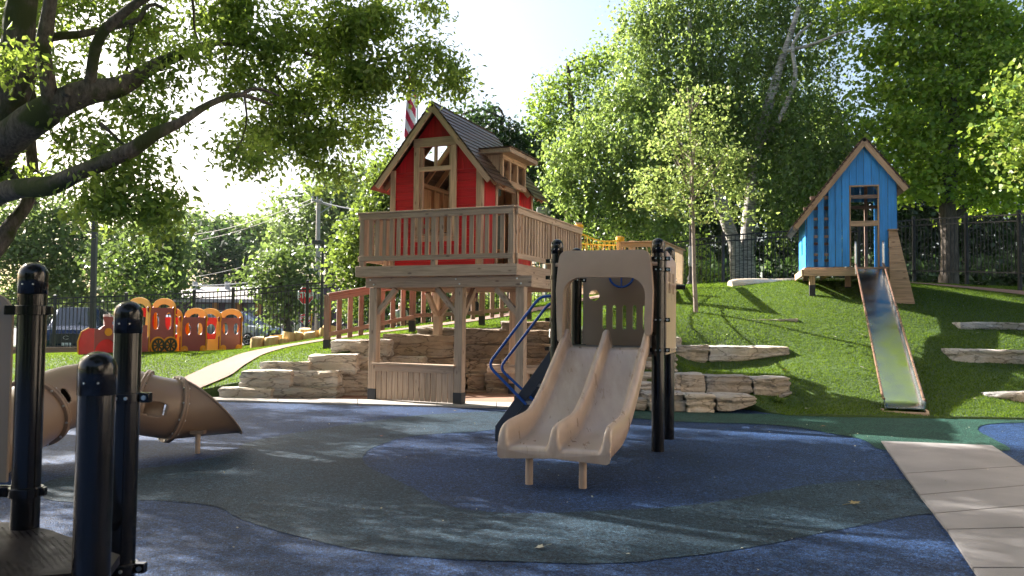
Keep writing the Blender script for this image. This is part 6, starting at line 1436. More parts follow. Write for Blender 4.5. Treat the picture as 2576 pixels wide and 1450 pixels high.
# ================================================================== TREES
def unit(v): return v/np.maximum(np.linalg.norm(v, axis=1, keepdims=True), 1e-9)
def leafquads(C, L, asp=.5, down=.6, fold=.25):
    n = len(C); d = RS.normal(0, 1, (n, 3)); d[:, 2] = d[:, 2]*.6-down; d = unit(d)
    a = RS.normal(0, 1, (n, 3)); s = unit(np.cross(d, a)); nm = np.cross(s, d)
    l = (L*RS.uniform(.5, 1.4, n))[:, None]; w = l*asp
    v = np.empty((n, 4, 3)); v[:, 0] = C; v[:, 1] = C+d*l*.42+s*w*.5+nm*w*fold; v[:, 2] = C+d*l; v[:, 3] = C+d*l*.42-s*w*.5+nm*w*fold
    return v.reshape(-1, 3)
def clumps(center, rad, area_n, per=26, sig=.22, style='round', shell=.45):
    if style == 'gap': per = 190; sig = .19; style = 'round'; shell = .6
    c = np.array(center); r = np.array(rad); K = max(3, int(area_n/per))
    u = unit(RS.normal(0, 1, (K, 3))); q = u*(RS.uniform(0, 1, (K, 1))**shell)*r*(1+.12*RS.normal(0, 1, (K, 1)))+c
    m = np.maximum(3, (per*RS.uniform(.4, 1.6, K)).astype(int)); P0 = np.repeat(q, m, 0); n = len(P0)
    if style == 'weep':
        ln = np.repeat(RS.uniform(.5, 1.7, K), m); t = RS.uniform(0, 1, n); j = RS.normal(0, .06, (n, 3)); P0 = P0+j; P0[:, 2] -= t*ln; P0[:, 0] += .12*np.repeat(RS.normal(0, 1, K), m)*t*t
    elif style == 'flat': j = RS.normal(0, 1, (n, 3))*np.array([sig*1.5, sig*1.5, sig*.33]); P0 = P0+j; P0[:, 2] -= .35*(j[:, 0]**2+j[:, 1]**2)
    else: P0 = P0+RS.normal(0, 1, (n, 3))*np.array([sig, sig, sig*.8])
    return P0, q
def pblob(px, py, rx, ry, Y, rd=None): return (tuple(P(px, py, Y)), (rx*Y/F, rd or max(.4, (rx+ry)/2*Y/F), ry*Y/F))
TREES = []
def tree(name, label, cat, limbs, blobs, L, dens, mat, bark='trunkfar', per=26, sig=.22, style='round', asp=.5, down=.6, shell=.45, group=None, twigs=0.0, base=None, limbto=0, fallback=None):
    base = base or tuple(limbs[0][0][0]); T = thing(name, label, cat, base, group)
    mb = MB(); trunk_pts = []
    for pts, rad in limbs:
        sm = catmull([Vector(p) for p in pts], .25 if len(pts) > 2 else .5) if len(pts) > 2 else [Vector(p) for p in pts]
        rr = np.interp(np.linspace(0, 1, len(sm)), np.linspace(0, 1, len(rad)), rad)
        sm2 = []; 
        for i, p in enumerate(sm): sm2.append(p+Vector((noise.noise(p*1.3), noise.noise(p*1.3+Vector((7, 0, 0))), 0))*rr[i]*.25)
        rr = [r*(1+.12*noise.noise(p*2.2)) for r, p in zip(rr, sm2)]
        mb.tube(sm2, rr, 14 if rad[0] > .08 else 7); trunk_pts += sm2
    allP = []; centers = []
    for b in blobs:
        (c, r) = b[0], b[1]; k = b[2] if len(b) > 2 else 1.0
        A = math.pi*r[0]*r[2]; p, q = clumps(c, r, max(20, A*dens*k), per, sig, b[3] if len(b) > 3 else style, shell); allP.append(p); centers.append((c, q))
    ta = np.array([tuple(p) for p in trunk_pts]) if trunk_pts else None
    if limbto and ta is not None:
        for c, q in centers:
            c = np.array(c); dd = np.linalg.norm(ta-c, axis=1)+np.maximum(0, ta[:, 2]-c[2])*2; s = ta[int(np.argmin(dd))]; cc = Vector(c); s = Vector(s)
            mid = s.lerp(cc, .5)+Vector((rnd.uniform(-.2, .2), rnd.uniform(-.2, .2), .25)); mb.tube(catmull([s, mid, cc], .4), [limbto*.9]*2+[limbto*.6]*200 if False else limbto*.6, 6)
    if twigs and ta is not None:
        for c, q in centers:
            s = Vector(c)
            for t in q[: max(1, int(len(q)*twigs))]:
                e = Vector(t); m_ = s.lerp(e, .5)+Vector((rnd.uniform(-.1, .1), rnd.uniform(-.1, .1), .08)); mb.tube([s, m_, e, e-Vector((0, 0, .12))], [.013, .008, .005, .003], 4, caps=False)
    mb.build('trunk', bark, T, smooth_angle=80, recalc=False)
    C = np.vstack(allP); o = np.array(base); V = leafquads(C, L, asp, down)-o
    me = npmesh('crown', V, np.arange(len(V)).reshape(-1, 4), mat, 4); ob = bpy.data.objects.new('crown', me); COL.objects.link(ob); ob.parent = T
    TREES.append((name, len(C))); return T
def z1(x, y, Y): return P(x*.3904, y*.3904, Y)      # points read off the enlarged upper left of the view
def wr(px, Y): return px*.3904/2*Y/F
# ---- the big maple at the left
tb_ = (-8.7, 11.0, 0)
limbs = [
 ([tb_, (-8.35, 11, 1.6), P(-50, 430, 11), z1(-20, 880, 11), z1(30, 690, 11), z1(95, 450, 11), z1(120, 250, 11), z1(150, 0, 11), z1(180, -300, 11), z1(160, -600, 11)], [.52, .46, .42, .40, .34, .30, .27, .22, .18, .10]),
 ([z1(-20, 960, 11), z1(130, 850, 10.8), z1(280, 730, 10.6), z1(410, 650, 10.5), z1(560, 590, 10.5), z1(720, 570, 10.6), z1(860, 520, 10.8), z1(1000, 425, 11), z1(1180, 345, 11.3), z1(1400, 275, 11.6), z1(1640, 300, 12)], [.24, .22, .20, .17, .155, .14, .12, .09, .075, .05, .03]),
 ([z1(340, 720, 10.5), z1(315, 620, 10.4), z1(300, 500, 10.3), z1(270, 340, 10.2), z1(300, 180, 10.1), z1(330, 0, 10), z1(360, -250, 10)], [.12, .10, .095, .095, .09, .075, .05]),
 ([z1(575, 590, 10.5), z1(585, 480, 10.4), z1(620, 300, 10.3), z1(690, 180, 10.2), z1(790, 90, 10.1), z1(900, 10, 10), z1(1080, -80, 10)], [.09, .07, .07, .065, .06, .055, .03]),
 ([z1(200, 290, 11.5), z1(350, 238, 11.6), z1(500, 225, 11.8), z1(620, 200, 12), z1(740, 172, 12), z1(895, 130, 12), z1(930, 60, 12.1), z1(1000, 30, 12.2), z1(1100, 85, 12.3)], [.07, .065, .06, .055, .05, .045, .035, .03, .015]),
 ([z1(-160, 1340, 11), z1(-20, 1260, 10.8), z1(150, 1212, 10.4), z1(330, 1200, 10.1), z1(480, 1125, 9.9), z1(640, 1062, 9.7), z1(850, 965, 9.6), z1(1000, 862, 9.6), z1(1150, 798, 9.7), z1(1290, 705, 9.8), z1(1420, 640, 10), z1(1560, 612, 10.2), z1(1760, 680, 10.4)], [.16, .14, .125, .12, .105, .095, .09, .08, .055, .045, .04, .03, .015]),
 ([z1(160, 440, 11.5), z1(190, 550, 11.6), z1(212, 680, 11.6), z1(195, 850, 11.6), z1(205, 1050, 11.6), z1(215, 1190, 11.5), z1(160, 1330, 11.4), z1(60, 1460, 11.2), z1(-60, 1640, 11), (-8.5, 11, .8)], [.06, .065, .08, .075, .08, .09, .12, .14, .17, .2]),
 ([z1(410, 650, 10.5), z1(425, 600, 10.35), z1(440, 585, 10.3)], [.07, .065, .06]),
 ([z1(1560, 612, 10.2), z1(1620, 575, 10.2), z1(1700, 580, 10.3), z1(1800, 620, 10.4)], [.03, .022, .02, .012]),
 ([z1(840, 160, 12), z1(850, 230, 11.9), z1(825, 300, 11.8), z1(830, 400, 11.8), z1(810, 460, 11.8), z1(780, 520, 11.8)], [.03, .028, .025, .02, .018, .01]),
 ([z1(1240, 0, 10.6), z1(1250, 100, 10.7), z1(1255, 200, 10.8), z1(1290, 280, 10.9)], [.02, .018, .015, .01]),
 ([z1(650, 800, 10), z1(720, 860, 10), z1(780, 920, 10), z1(830, 945, 9.9)], [.03, .02, .018, .012]),
 ([z1(1575, 620, 10.2), z1(1585, 700, 10.2), z1(1590, 780, 10.2), z1(1560, 900, 10.2), z1(1510, 1000, 10.2)], [.016, .014, .012, .01, .006]),
 ([z1(-20, 1060, 11), z1(60, 1110, 11), z1(120, 1190, 10.8)], [.06, .06, .05]),
 ([z1(1640, 300, 12), P(760, 130, 12.3), P(850, 160, 12.5), P(960, 150, 12.8), P(1050, 110, 13)], [.04, .035, .03, .02, .01]),
 ([z1(1640, 300, 12), P(720, 230, 12.2), P(800, 330, 12.4), P(830, 400, 12.5)], [.03, .03, .02, .01])]
bl = []
for (px, py, rx, ry, Y, k) in [
 (70, 40, 120, 70, 12.5, .8), (220, 30, 120, 60, 12, .8), (330, 120, 60, 45, 12, .6), (400, 60, 90, 60, 12.5, .8), (120, 130, 60, 50, 12.6, .6), (560, 40, 110, 80, 12, 1.3), (680, 90, 120, 90, 12, 1.4), (820, 70, 120, 90, 12.5, 1.4), (950, 60, 90, 70, 12.8, 1.2), (1055, 30, 40, 45, 13, .9), (1080, 130, 22, 20, 13, .6),
 (640, 190, 90, 60, 12, 1.4), (560, 160, 50, 60, 11.6, 1), (760, 240, 110, 70, 12.2, 1.5), (870, 200, 100, 90, 12.6, 1.4), (960, 210, 80, 70, 12.9, 1.2), (1030, 160, 60, 50, 13, 1), (1120, 160, 36, 26, 13, .8), (1150, 180, 20, 26, 13, .8), (1050, 200, 42, 22, 13, .8), (1135, 215, 14, 18, 13, .4),
 (700, 330, 90, 60, 12.2, 1.3), (800, 350, 80, 60, 12.4, 1.3), (640, 330, 60, 40, 12, .9), (880, 310, 70, 55, 12.7, 1.1), (925, 285, 42, 56, 12.9, .9), (760, 415, 70, 40, 12.3, 1.1), (830, 430, 36, 38, 12.4, .9), (590, 390, 38, 28, 10.4, .7), (640, 415, 30, 22, 10.4, .6), (668, 385, 30, 30, 11.5, .6), (895, 345, 25, 30, 12.9, .6),
 (290, 240, 50, 40, 11.5, .8), (200, 215, 40, 40, 12, .5), (430, 190, 40, 50, 11, .8), (350, 290, 70, 35, 11, 1.0), (400, 300, 35, 40, 10.6, .7), (260, 330, 60, 45, 10.6, 1.0), (170, 350, 50, 40, 10.8, .8), (230, 400, 60, 40, 10.4, 1), (300, 385, 40, 30, 10.4, .9), (360, 400, 50, 40, 10, .9), (330, 450, 60, 40, 9.9, 1.3), (285, 480, 50, 35, 9.9, 1.2), (380, 490, 45, 45, 9.8, 1.2), (400, 545, 28, 30, 9.8, 1), (330, 520, 45, 30, 9.9, 1.1), (260, 525, 35, 22, 10, .9),
 (80, 200, 60, 40, 12.8, .5), (40, 310, 40, 40, 12.8, .4), (60, 430, 40, 30, 11, .4), (20, 170, 60, 60, 9.5, .4), (480, 130, 35, 40, 11, .7)]:
    b = pblob(px, py, rx*.93, ry*.9, Y, max(.5, (rx+ry)/2*Y/F*.9)); bl.append((b[0], b[1], k))
for c, r, k in [((-7, 11.5, 8.6), (3, 2.6, 1.6), .7), ((-3.6, 11.8, 8.6), (2.6, 2.4, 1.3), .4), ((-5, 8.6, 8.2), (2.6, 2.2, 1.5), .7), ((-1.8, 10.6, 8.3), (2.2, 2.0, 1.1), .35), ((-3, 14.0, 8.6), (2.6, 1.8, 1.3), .35), ((-9.4, 8.6, 7.2), (2.4, 2.6, 2), .7), ((-8.3, 14.2, 8.0), (2.6, 2.2, 1.8), .75), ((-6.5, 6.0, 7.6), (2.6, 2.0, 1.4), .7), ((-11, 11.8, 6.8), (2.0, 2.6, 1.9), .8), ((-11.5, 7.8, 5.6), (1.8, 2.4, 1.6), .6), ((-6, 15.2, 8.8), (2.6, 1.8, 1.4), .8), ((-5.5, 12.8, 10.2), (4, 3, 1.3), .3), ((-9.5, 11.6, 9.6), (2.8, 3, 1.4), .6), ((-12.2, 14.0, 8.2), (2, 2, 1.6), .6), ((-1.2, 14.6, 9.2), (1.8, 1.6, 1.0), .6), ((-12.6, 17.2, 7), (2.2, 1.8, 1.5), .7), ((-10.8, 15.6, 6.4), (1.8, 1.6, 1.3), .6), ((-9.5, 16.8, 9), (2.2, 1.6, 1.3), .6), ((-13.5, 12, 5.6), (1.8, 2.6, 1.6), .7)]:
    bl.append((c, r, k*.72, 'gap'))  # out-of-view crown clumps, laid out with gaps to shade and dapple the floor
tree('large_maple', 'huge near tree with mossy dark limbs and drooping leaves filling the upper left', 'tree', limbs, bl, .105, 1700, 'lf_big', 'bark', per=110, sig=.165, asp=.44, down=.75, twigs=.25)

# ---- young tree on the hill
g = G(1750, 780); yb = P(1750, 781, 17.2); yb.z = h1(yb.x, 17.2)-.03
tr = [(yb, P(1745, 640, 17.2), P(1743, 540, 17.2), P(1741, 420, 17.2), P(1735, 300, 17.2), P(1729, 215, 17.2))]
limbs = [(list(tr[0]), [.055, .045, .04, .03, .02, .008])]
for i in range(26):
    t = rnd.uniform(0, 1); s = P(1743-10*t, 540-280*t, 17.2); a = rnd.uniform(0, 2*math.pi); l_ = rnd.uniform(.5, 1.15)*(1-.6*t); e = s+Vector((math.cos(a)*l_*.75, math.sin(a)*l_*.75, l_*1.0)); limbs.append(([s, s.lerp(e, .5)+Vector((0, 0, -.06)), e], [.016, .011, .004]))
bl = []
for px, py, rx, ry in [(1730, 190, 14, 26), (1735, 250, 42, 45), (1800, 250, 26, 40), (1700, 300, 48, 45), (1775, 310, 58, 50), (1680, 370, 62, 46), (1765, 380, 80, 50), (1840, 400, 40, 60), (1640, 440, 50, 40), (1720, 450, 80, 45), (1810, 465, 75, 48), (1880, 490, 40, 28), (1620, 500, 40, 24), (1690, 520, 70, 34), (1770, 530, 60, 30), (1845, 540, 56, 24), (1905, 540, 28, 18), (1650, 480, 40, 30)]:
    b = pblob(px, py, rx*.95, ry, 17.2); bl.append((b[0], b[1], 1))
tree('young_tree', 'slender young staked height tree with thin straight trunk and sparse yellow green leaves on the hill'.replace('staked height ', ''), 'tree', limbs, bl, .085, 560, 'lf_young', 'youngbark', per=13, sig=.12, asp=.72, down=.2, style='flat')

# ---- weeping birch
bb_ = P(1868, 716, 25); bb_.z = h1(bb_.x, 25)-.1
limbs = [([bb_+Vector((-.1, 0, 0)), P(1852, 640, 25), P(1832, 570, 25), P(1812, 500, 25), P(1790, 420, 25.2), P(1760, 330, 25.2), P(1740, 180, 25.3), P(1735, 40, 25.3)], [.26, .2, .18, .16, .15, .13, .1, .05]),
 ([bb_+Vector((.25, 0, 0)), P(1876, 640, 25.1), P(1884, 560, 25.1), P(1890, 480, 25.1), P(1905, 380, 25), P(1940, 240, 24.6), P(1975, 130, 24.4), P(2010, 20, 24.3)], [.26, .22, .2, .19, .17, .14, .1, .06]),
 ([P(1905, 380, 25), P(1960, 300, 24.3), P(2000, 200, 24), P(1995, 110, 24), P(2040, 60, 24)], [.1, .08, .07, .05, .03]),
 ([P(1975, 130, 24.4), P(2050, 110, 23.8), P(2110, 85, 23.4), P(2150, 78, 23.3)], [.07, .05, .04, .02]),
 ([P(1820, 540, 25), P(1804, 520, 24.8), P(1800, 470, 24.6)], [.12, .09, .05])]
bl = []
for px, py, rx, ry, Y, k in [(1620, 40, 90, 60, 26, 1), (1760, 30, 130, 70, 26, 1), (1930, 30, 130, 60, 26, 1), (2080, 40, 70, 60, 26, .7), (1640, 140, 100, 70, 25.5, 1), (1790, 140, 120, 80, 25, 1), (1940, 140, 110, 80, 25.5, 1), (2060, 160, 60, 70, 26, .6), (1560, 240, 80, 70, 25.5, 1), (1680, 250, 110, 80, 25, 1), (1830, 260, 110, 80, 25, 1), (1970, 270, 110, 80, 25, 1), (2080, 270, 60, 60, 25.5, .8), (1480, 340, 80, 60, 25, 1), (1590, 350, 100, 70, 24.5, 1), (1720, 370, 100, 70, 24.5, .9), (1880, 370, 110, 70, 25, .9), (2020, 380, 110, 70, 24.5, .9), (2120, 380, 70, 70, 24.5, .8), (1410, 400, 60, 60, 25, 1), (1500, 440, 80, 60, 24.5, 1), (1610, 460, 80, 60, 24.5, 1), (1980, 470, 80, 50, 24, .8), (2080, 470, 70, 50, 24, .7), (1690, 530, 60, 40, 24, .8), (1700, -70, 150, 70, 26, .6), (1900, -80, 160, 80, 26, .6), (1800, -210, 170, 90, 26, .5), (2050, -60, 90, 60, 26, .5), (1850, -340, 130, 80, 26, .4), (1960, 540, 50, 35, 24, .5), (1440, 480, 50, 40, 25, .7), (1650, 560, 45, 35, 23.6, .7), (1560, 500, 50, 45, 24.5, .7)]:
    b = pblob(px, py, rx, ry, Y, max(.8, (rx+ry)/2*Y/F*1.1)); bl.append((b[0], b[1], k)); bl.append((b[0], b[1], k*.35, 'round'))
tree('weeping_birch', 'enormous weeping birch with white peeling stems and hanging leaf strands above the hilltop', 'tree', limbs, bl, .115, 800, 'lf_birch', 'birch', per=24, sig=.3, style='weep', asp=.72, down=1.1)

# ---- maple at the right
mb_ = P(2388, 708, 24); mb_.z = h1(mb_.x, 24)-.1
limbs = [([mb_, P(2386, 600, 24), P(2386, 500, 24), P(2392, 400, 24), P(2400, 280, 24), P(2410, 130, 24), P(2420, 20, 24)], [.29, .24, .22, .19, .15, .1, .05]),
 ([P(2386, 560, 24), P(2430, 520, 24), P(2470, 480, 24), P(2485, 400, 24)], [.12, .09, .07, .04]), ([P(2390, 420, 24), P(2375, 300, 24), P(2340, 170, 24)], [.1, .07, .04]), ([P(2395, 360, 24), P(2440, 260, 24), P(2490, 130, 24)], [.1, .07, .03])]
bl = []
for px, py, rx, ry, k in [(2230, 30, 80, 50, 1), (2340, 40, 100, 60, 1), (2460, 50, 100, 60, 1), (2560, 60, 80, 60, 1), (2210, 120, 70, 50, .8), (2300, 130, 100, 60, 1), (2420, 140, 100, 70, 1), (2540, 150, 90, 60, 1), (2220, 220, 70, 50, .8), (2320, 230, 100, 60, 1), (2440, 240, 100, 60, 1), (2550, 240, 80, 60, 1), (2200, 310, 60, 40, .8), (2290, 320, 90, 55, 1), (2400, 330, 90, 60, .9), (2520, 330, 90, 60, 1), (2260, 390, 60, 40, .9), (2350, 410, 80, 45, .9), (2450, 420, 90, 50, 1), (2550, 430, 80, 50, 1), (2330, 480, 60, 30, .9), (2420, 490, 70, 35, .7), (2520, 500, 70, 40, .8), (2300, 450, 50, 40, .9), (2130, 20, 50, 40, .5), (2650, 150, 80, 120, .8), (2660, 380, 80, 100, .8), (2300, -60, 130, 70, .7), (2450, -70, 130, 80, .7), (2350, -190, 150, 90, .6), (2520, -180, 130, 90, .6), (2400, -330, 150, 90, .6), (2420, -460, 120, 80, .5)]:
    b = pblob(px, py, rx, ry, 24, max(.8, (rx+ry)/2*24/F*1.2)); bl.append((b[0], b[1], k))
tree('maple_tree', 'broad bright green maple with straight grey trunk behind the fence right of the blue playhouse', 'tree', limbs, bl, .15, 720, 'lf_maple', 'bark2', per=22, sig=.26, style='flat', asp=.8, down=.25)
bl = []
for px, py, rx, ry, k in [(2570, 240, 55, 40, 1), (2540, 310, 60, 36, 1), (2590, 360, 60, 46, 1), (2530, 395, 40, 26, .8), (2600, 440, 50, 36, .8), (2640, 280, 60, 80, 1), (2560, 180, 40, 30, .7)]:
    b = pblob(px, py, rx, ry, 17.5); bl.append((b[0], b[1], k))
e = P(2800, 800, 17.5); tree('maple_tree', 'yellow tinged maple reaching in from the right edge, nearer than the broad maple', 'tree', [([(e.x, 17.5, 1.4), (e.x-.1, 17.5, 3.5), P(2760, 380, 17.5), P(2640, 330, 17.5)], [.2, .16, .1, .04])], bl, .13, 560, 'lf_edge', 'bark2', per=20, sig=.22, style='flat', asp=.8, down=.2)

# ---- middle and far trees
def simpletree(name, label, tx, ty, Y, blobs, L, dens, mat, r0=.2, bark='trunkfar', zb=None, top=None, **kw):
    b = P(tx, ty, Y); 
    if zb is not None: b.z = zb
    cz = max(bb[1] for bb in blobs); cxp = sum(bb[0] for bb in blobs)/len(blobs); typ = min(bb[1] for bb in blobs)
    lim = [([b, b.lerp(P(cxp, cz, Y), .6), P((tx+cxp)/2, (cz+typ)/2, Y), P(cxp, typ+10, Y)], [r0, r0*.8, r0*.6, r0*.2])]
    bl = [pblob(*bb[:4], Y, max(.8, (bb[2]+bb[3])/2*Y/F*1.1))+((bb[4] if len(bb) > 4 else 1.0),) for bb in blobs]
    return tree(name, label, kw.pop('cat', 'tree'), lim, bl, L, dens, mat, bark, **kw)
simpletree('ash_tree', 'mid green tree with rounded sprays between the weeping birch and the red playhouse roof', 1450, 700, 31, [(1420, 220, 60, 40), (1480, 180, 60, 50), (1370, 260, 50, 40), (1400, 320, 80, 50), (1500, 280, 70, 60), (1360, 380, 45, 50), (1450, 390, 80, 60), (1400, 450, 60, 50), (1540, 150, 40, 50), (1350, 320, 30, 30)], .17, 420, 'lf_mid', .28, per=22, sig=.3, zb=1.8, limbto=.09, asp=.55)
simpletree('maple_tree', 'dark green maple whose crown rises just right of the red playhouse ridge', 1250, 720, 30, [(1215, 300, 50, 32), (1280, 340, 60, 40), (1190, 350, 50, 40), (1330, 380, 60, 50), (1250, 400, 90, 50), (1350, 450, 60, 60), (1160, 290, 22, 16), (1380, 500, 60, 40), (1230, 280, 22, 14)], .17, 430, 'lf_dark', .25, zb=1.6, per=22, sig=.3, asp=.7, limbto=.08)
simpletree('linden_tree', 'dense linden with large glossy pale leaves directly left of the red playhouse', 930, 840, 23.5, [(985, 400, 26, 30), (960, 450, 40, 40), (935, 510, 50, 40), (980, 520, 50, 60), (900, 570, 50, 40), (950, 590, 60, 50), (880, 630, 50, 40), (940, 660, 70, 50), (870, 690, 45, 30), (930, 730, 60, 40), (1010, 470, 40, 60), (1030, 700, 60, 60), (890, 770, 40, 30)], .12, 950, 'lf_linden', .16, zb=.9, per=18, sig=.2, asp=.85, down=.5, style='round')
simpletree('spruce_tree', 'bluish spruce tip standing between the linden and the red playhouse roof', 1010, 840, 27, [(1012, 360, 12, 26), (1008, 400, 24, 26), (1012, 450, 40, 40), (1015, 520, 50, 50), (1060, 620, 60, 60), (1015, 640, 60, 60), (1100, 720, 60, 60)], .16, 520, 'lf_dark', .18, zb=.8, per=24, sig=.28, asp=.2, down=.2)
simpletree('cottonwood_tree', 'tall hazy cottonwood behind the utility pole', 860, 800, 62, [(790, 490, 50, 40), (850, 470, 60, 50), (760, 560, 70, 50), (840, 560, 70, 50), (900, 520, 60, 70), (720, 500, 30, 24), (780, 620, 80, 40), (920, 440, 40, 40), (700, 610, 40, 30), (870, 640, 60, 40)], .42, 85, 'lf_far', .5, zb=0, per=20, sig=.7, asp=.6, limbto=.18)
simpletree('street_tree', 'light green street tree with visible trunk left of the stop signs', 742, 850, 40, [(690, 660, 60, 30), (750, 650, 60, 36), (640, 700, 40, 30), (700, 720, 70, 36), (760, 700, 50, 40), (720, 770, 50, 24), (650, 740, 36, 24), (700, 800, 36, 18), (775, 760, 26, 30)], .26, 210, 'lf_street', .22, zb=0, per=22, sig=.4, asp=.6, limbto=.1)
simpletree('locust_tree', 'dark blue green tree filling the gap above the grey roof of the low building', 560, 800, 72, [(520, 620, 60, 50), (590, 640, 60, 50), (560, 690, 80, 40), (480, 670, 50, 40), (630, 690, 40, 36), (540, 580, 40, 26)], .5, 70, 'lf_dark', .4, zb=0, per=20, sig=.8, asp=.5, limbto=.2)
simpletree('oak_tree', 'distant hazy oak crowns on the skyline left of the cottonwood', 640, 800, 90, [(500, 570, 40, 26), (560, 575, 50, 30), (620, 590, 60, 36), (680, 580, 40, 30), (540, 620, 70, 30), (650, 620, 60, 30), (455, 560, 30, 30), (700, 560, 22, 18)], .6, 50, 'lf_far', .6, zb=0, per=18, sig=1.0, asp=.6, limbto=.25)
simpletree('pine_tree', 'dark conical pine on the skyline right of the hanging leaves of the huge tree', 452, 800, 80, [(452, 545, 14, 14), (456, 575, 26, 26), (456, 620, 34, 30)], .5, 80, 'lf_dark', .4, zb=0, per=18, sig=.6, asp=.3)
simpletree('elm_tree', 'wide olive green tree behind the fence right of the tall dark light pole', 380, 860, 36, [(330, 590, 70, 50), (400, 570, 60, 50), (440, 630, 36, 50), (360, 650, 80, 50), (430, 690, 40, 36), (300, 690, 60, 36), (380, 715, 70, 26), (280, 630, 50, 50), (450, 590, 24, 30), (340, 640, 90, 70), (400, 640, 70, 60), (300, 740, 80, 30), (420, 745, 60, 24), (370, 700, 90, 50)], .24, 240, 'lf_far', .25, zb=0, per=24, sig=.4, asp=.55, limbto=.08)
simpletree('elm_tree', 'loose pale tree with long arching twigs at the left edge behind the black post', 60, 880, 38, [(30, 470, 60, 40, .5), (110, 500, 60, 40, .6), (180, 540, 60, 50, .8), (60, 570, 80, 50, .8), (150, 620, 80, 50), (30, 650, 70, 50), (200, 680, 60, 50), (100, 710, 90, 40), (-40, 560, 80, 120), (220, 600, 40, 50), (60, 640, 90, 60), (130, 560, 80, 60), (180, 640, 80, 60), (40, 740, 100, 40), (170, 740, 100, 40), (150, 440, 50, 30, .4), (60, 400, 50, 30, .3)], .25, 200, 'lf_far', .28, zb=0, per=22, sig=.45, asp=.5, limbto=.09, twigs=.4)
simpletree('shrub_tree', 'fresh bright green small tree just behind the fence left of the train roof arches', 350, 860, 30, [(270, 650, 44, 30), (330, 640, 44, 36), (380, 680, 44, 36), (290, 700, 50, 30), (350, 720, 60, 26), (400, 730, 30, 22)], .2, 280, 'lf_street', .1, zb=0, per=20, sig=.3, asp=.6, limbto=.05)
# dark wood behind the hill
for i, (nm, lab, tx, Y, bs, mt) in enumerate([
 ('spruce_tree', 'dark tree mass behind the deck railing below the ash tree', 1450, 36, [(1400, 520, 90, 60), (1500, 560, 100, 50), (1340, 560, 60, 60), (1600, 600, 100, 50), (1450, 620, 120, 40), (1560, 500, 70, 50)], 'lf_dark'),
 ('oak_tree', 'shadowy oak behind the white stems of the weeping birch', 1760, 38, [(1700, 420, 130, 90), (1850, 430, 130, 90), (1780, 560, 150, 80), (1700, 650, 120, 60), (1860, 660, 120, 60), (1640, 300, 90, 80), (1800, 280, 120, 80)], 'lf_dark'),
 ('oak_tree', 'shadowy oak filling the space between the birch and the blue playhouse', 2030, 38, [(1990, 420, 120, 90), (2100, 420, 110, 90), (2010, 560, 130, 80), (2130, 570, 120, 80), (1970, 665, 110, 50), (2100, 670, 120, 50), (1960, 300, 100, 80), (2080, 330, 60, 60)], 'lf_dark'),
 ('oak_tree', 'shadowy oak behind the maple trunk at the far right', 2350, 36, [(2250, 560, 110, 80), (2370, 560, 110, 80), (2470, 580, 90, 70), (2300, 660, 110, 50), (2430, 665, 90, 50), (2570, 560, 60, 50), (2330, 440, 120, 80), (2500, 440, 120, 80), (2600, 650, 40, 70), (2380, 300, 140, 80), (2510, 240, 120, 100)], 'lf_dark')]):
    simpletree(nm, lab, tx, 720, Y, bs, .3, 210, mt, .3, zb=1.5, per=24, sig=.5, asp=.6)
simpletree('shrub', 'bright narrow leaved shrub behind the rope bridge', 1530, 720, 25.5, [(1480, 600, 44, 26), (1540, 585, 50, 28), (1600, 610, 50, 30), (1500, 640, 60, 26), (1620, 660, 50, 40), (1570, 650, 60, 40)], .14, 380, 'lf_mid', .05, cat='shrub', zb=1.9, per=24, sig=.2, asp=.3, down=.1)
simpletree('shrub', 'leafy green shrub between the wooden deck and the birch, behind the fence', 1780, 730, 26, [(1700, 560, 50, 40), (1740, 610, 50, 44), (1700, 680, 60, 40), (1770, 690, 60, 36), (1820, 720, 50, 20)], .13, 330, 'lf_mid', .05, cat='shrub', zb=2.1, per=20, sig=.25, asp=.55)
simpletree('shrub', 'yellow green broad leaved shrub glowing below the raised deck', 1240, 810, 27, [(1190, 760, 40, 24), (1240, 750, 44, 28), (1290, 760, 40, 26), (1340, 770, 50, 24)], .16, 330, 'lf_linden', .04, cat='shrub', zb=1.3, per=20, sig=.2, asp=.6)
simpletree('hedge', 'dark hedge closing the view behind the fence at the right of the hill', 2200, 720, 31, [(1750+k*75, 690+6*math.sin(k), 60, 30) for k in range(12)], .28, 330, 'lf_dark', .05, cat='hedge', zb=2.0, per=24, sig=.3, asp=.6)
simpletree('hedge', 'dark green hedge behind the ramp railing', 1000, 830, 28, [(890, 780, 50, 40), (960, 760, 60, 50), (1040, 770, 60, 44), (1120, 760, 60, 50), (1000, 800, 80, 30), (1160, 800, 60, 24)], .18, 300, 'lf_dark', .05, cat='hedge', zb=.9, per=24, sig=.3, asp=.6)
def groundplant(px, py, label):
    g = P(px, py, 13.2); x, y = g.x, 13.15; b = (x, y, h1(x, y)); n = 26; C = np.array([[x, y, b[2]+.02]])+RS.normal(0, .03, (n, 3))*np.array([1, 1, .3]); V = leafquads(C, .10, .5, -.5)-np.array(b)
    me = npmesh('weed', V, np.arange(len(V)).reshape(-1, 4), 'lf_birch', 4); o = bpy.data.objects.new('weed', me); COL.objects.link(o); o.location = b; tag(o, label, 'weed')
groundplant(1962, 1012, 'small leafy weed growing at the foot of the pink ended stone')

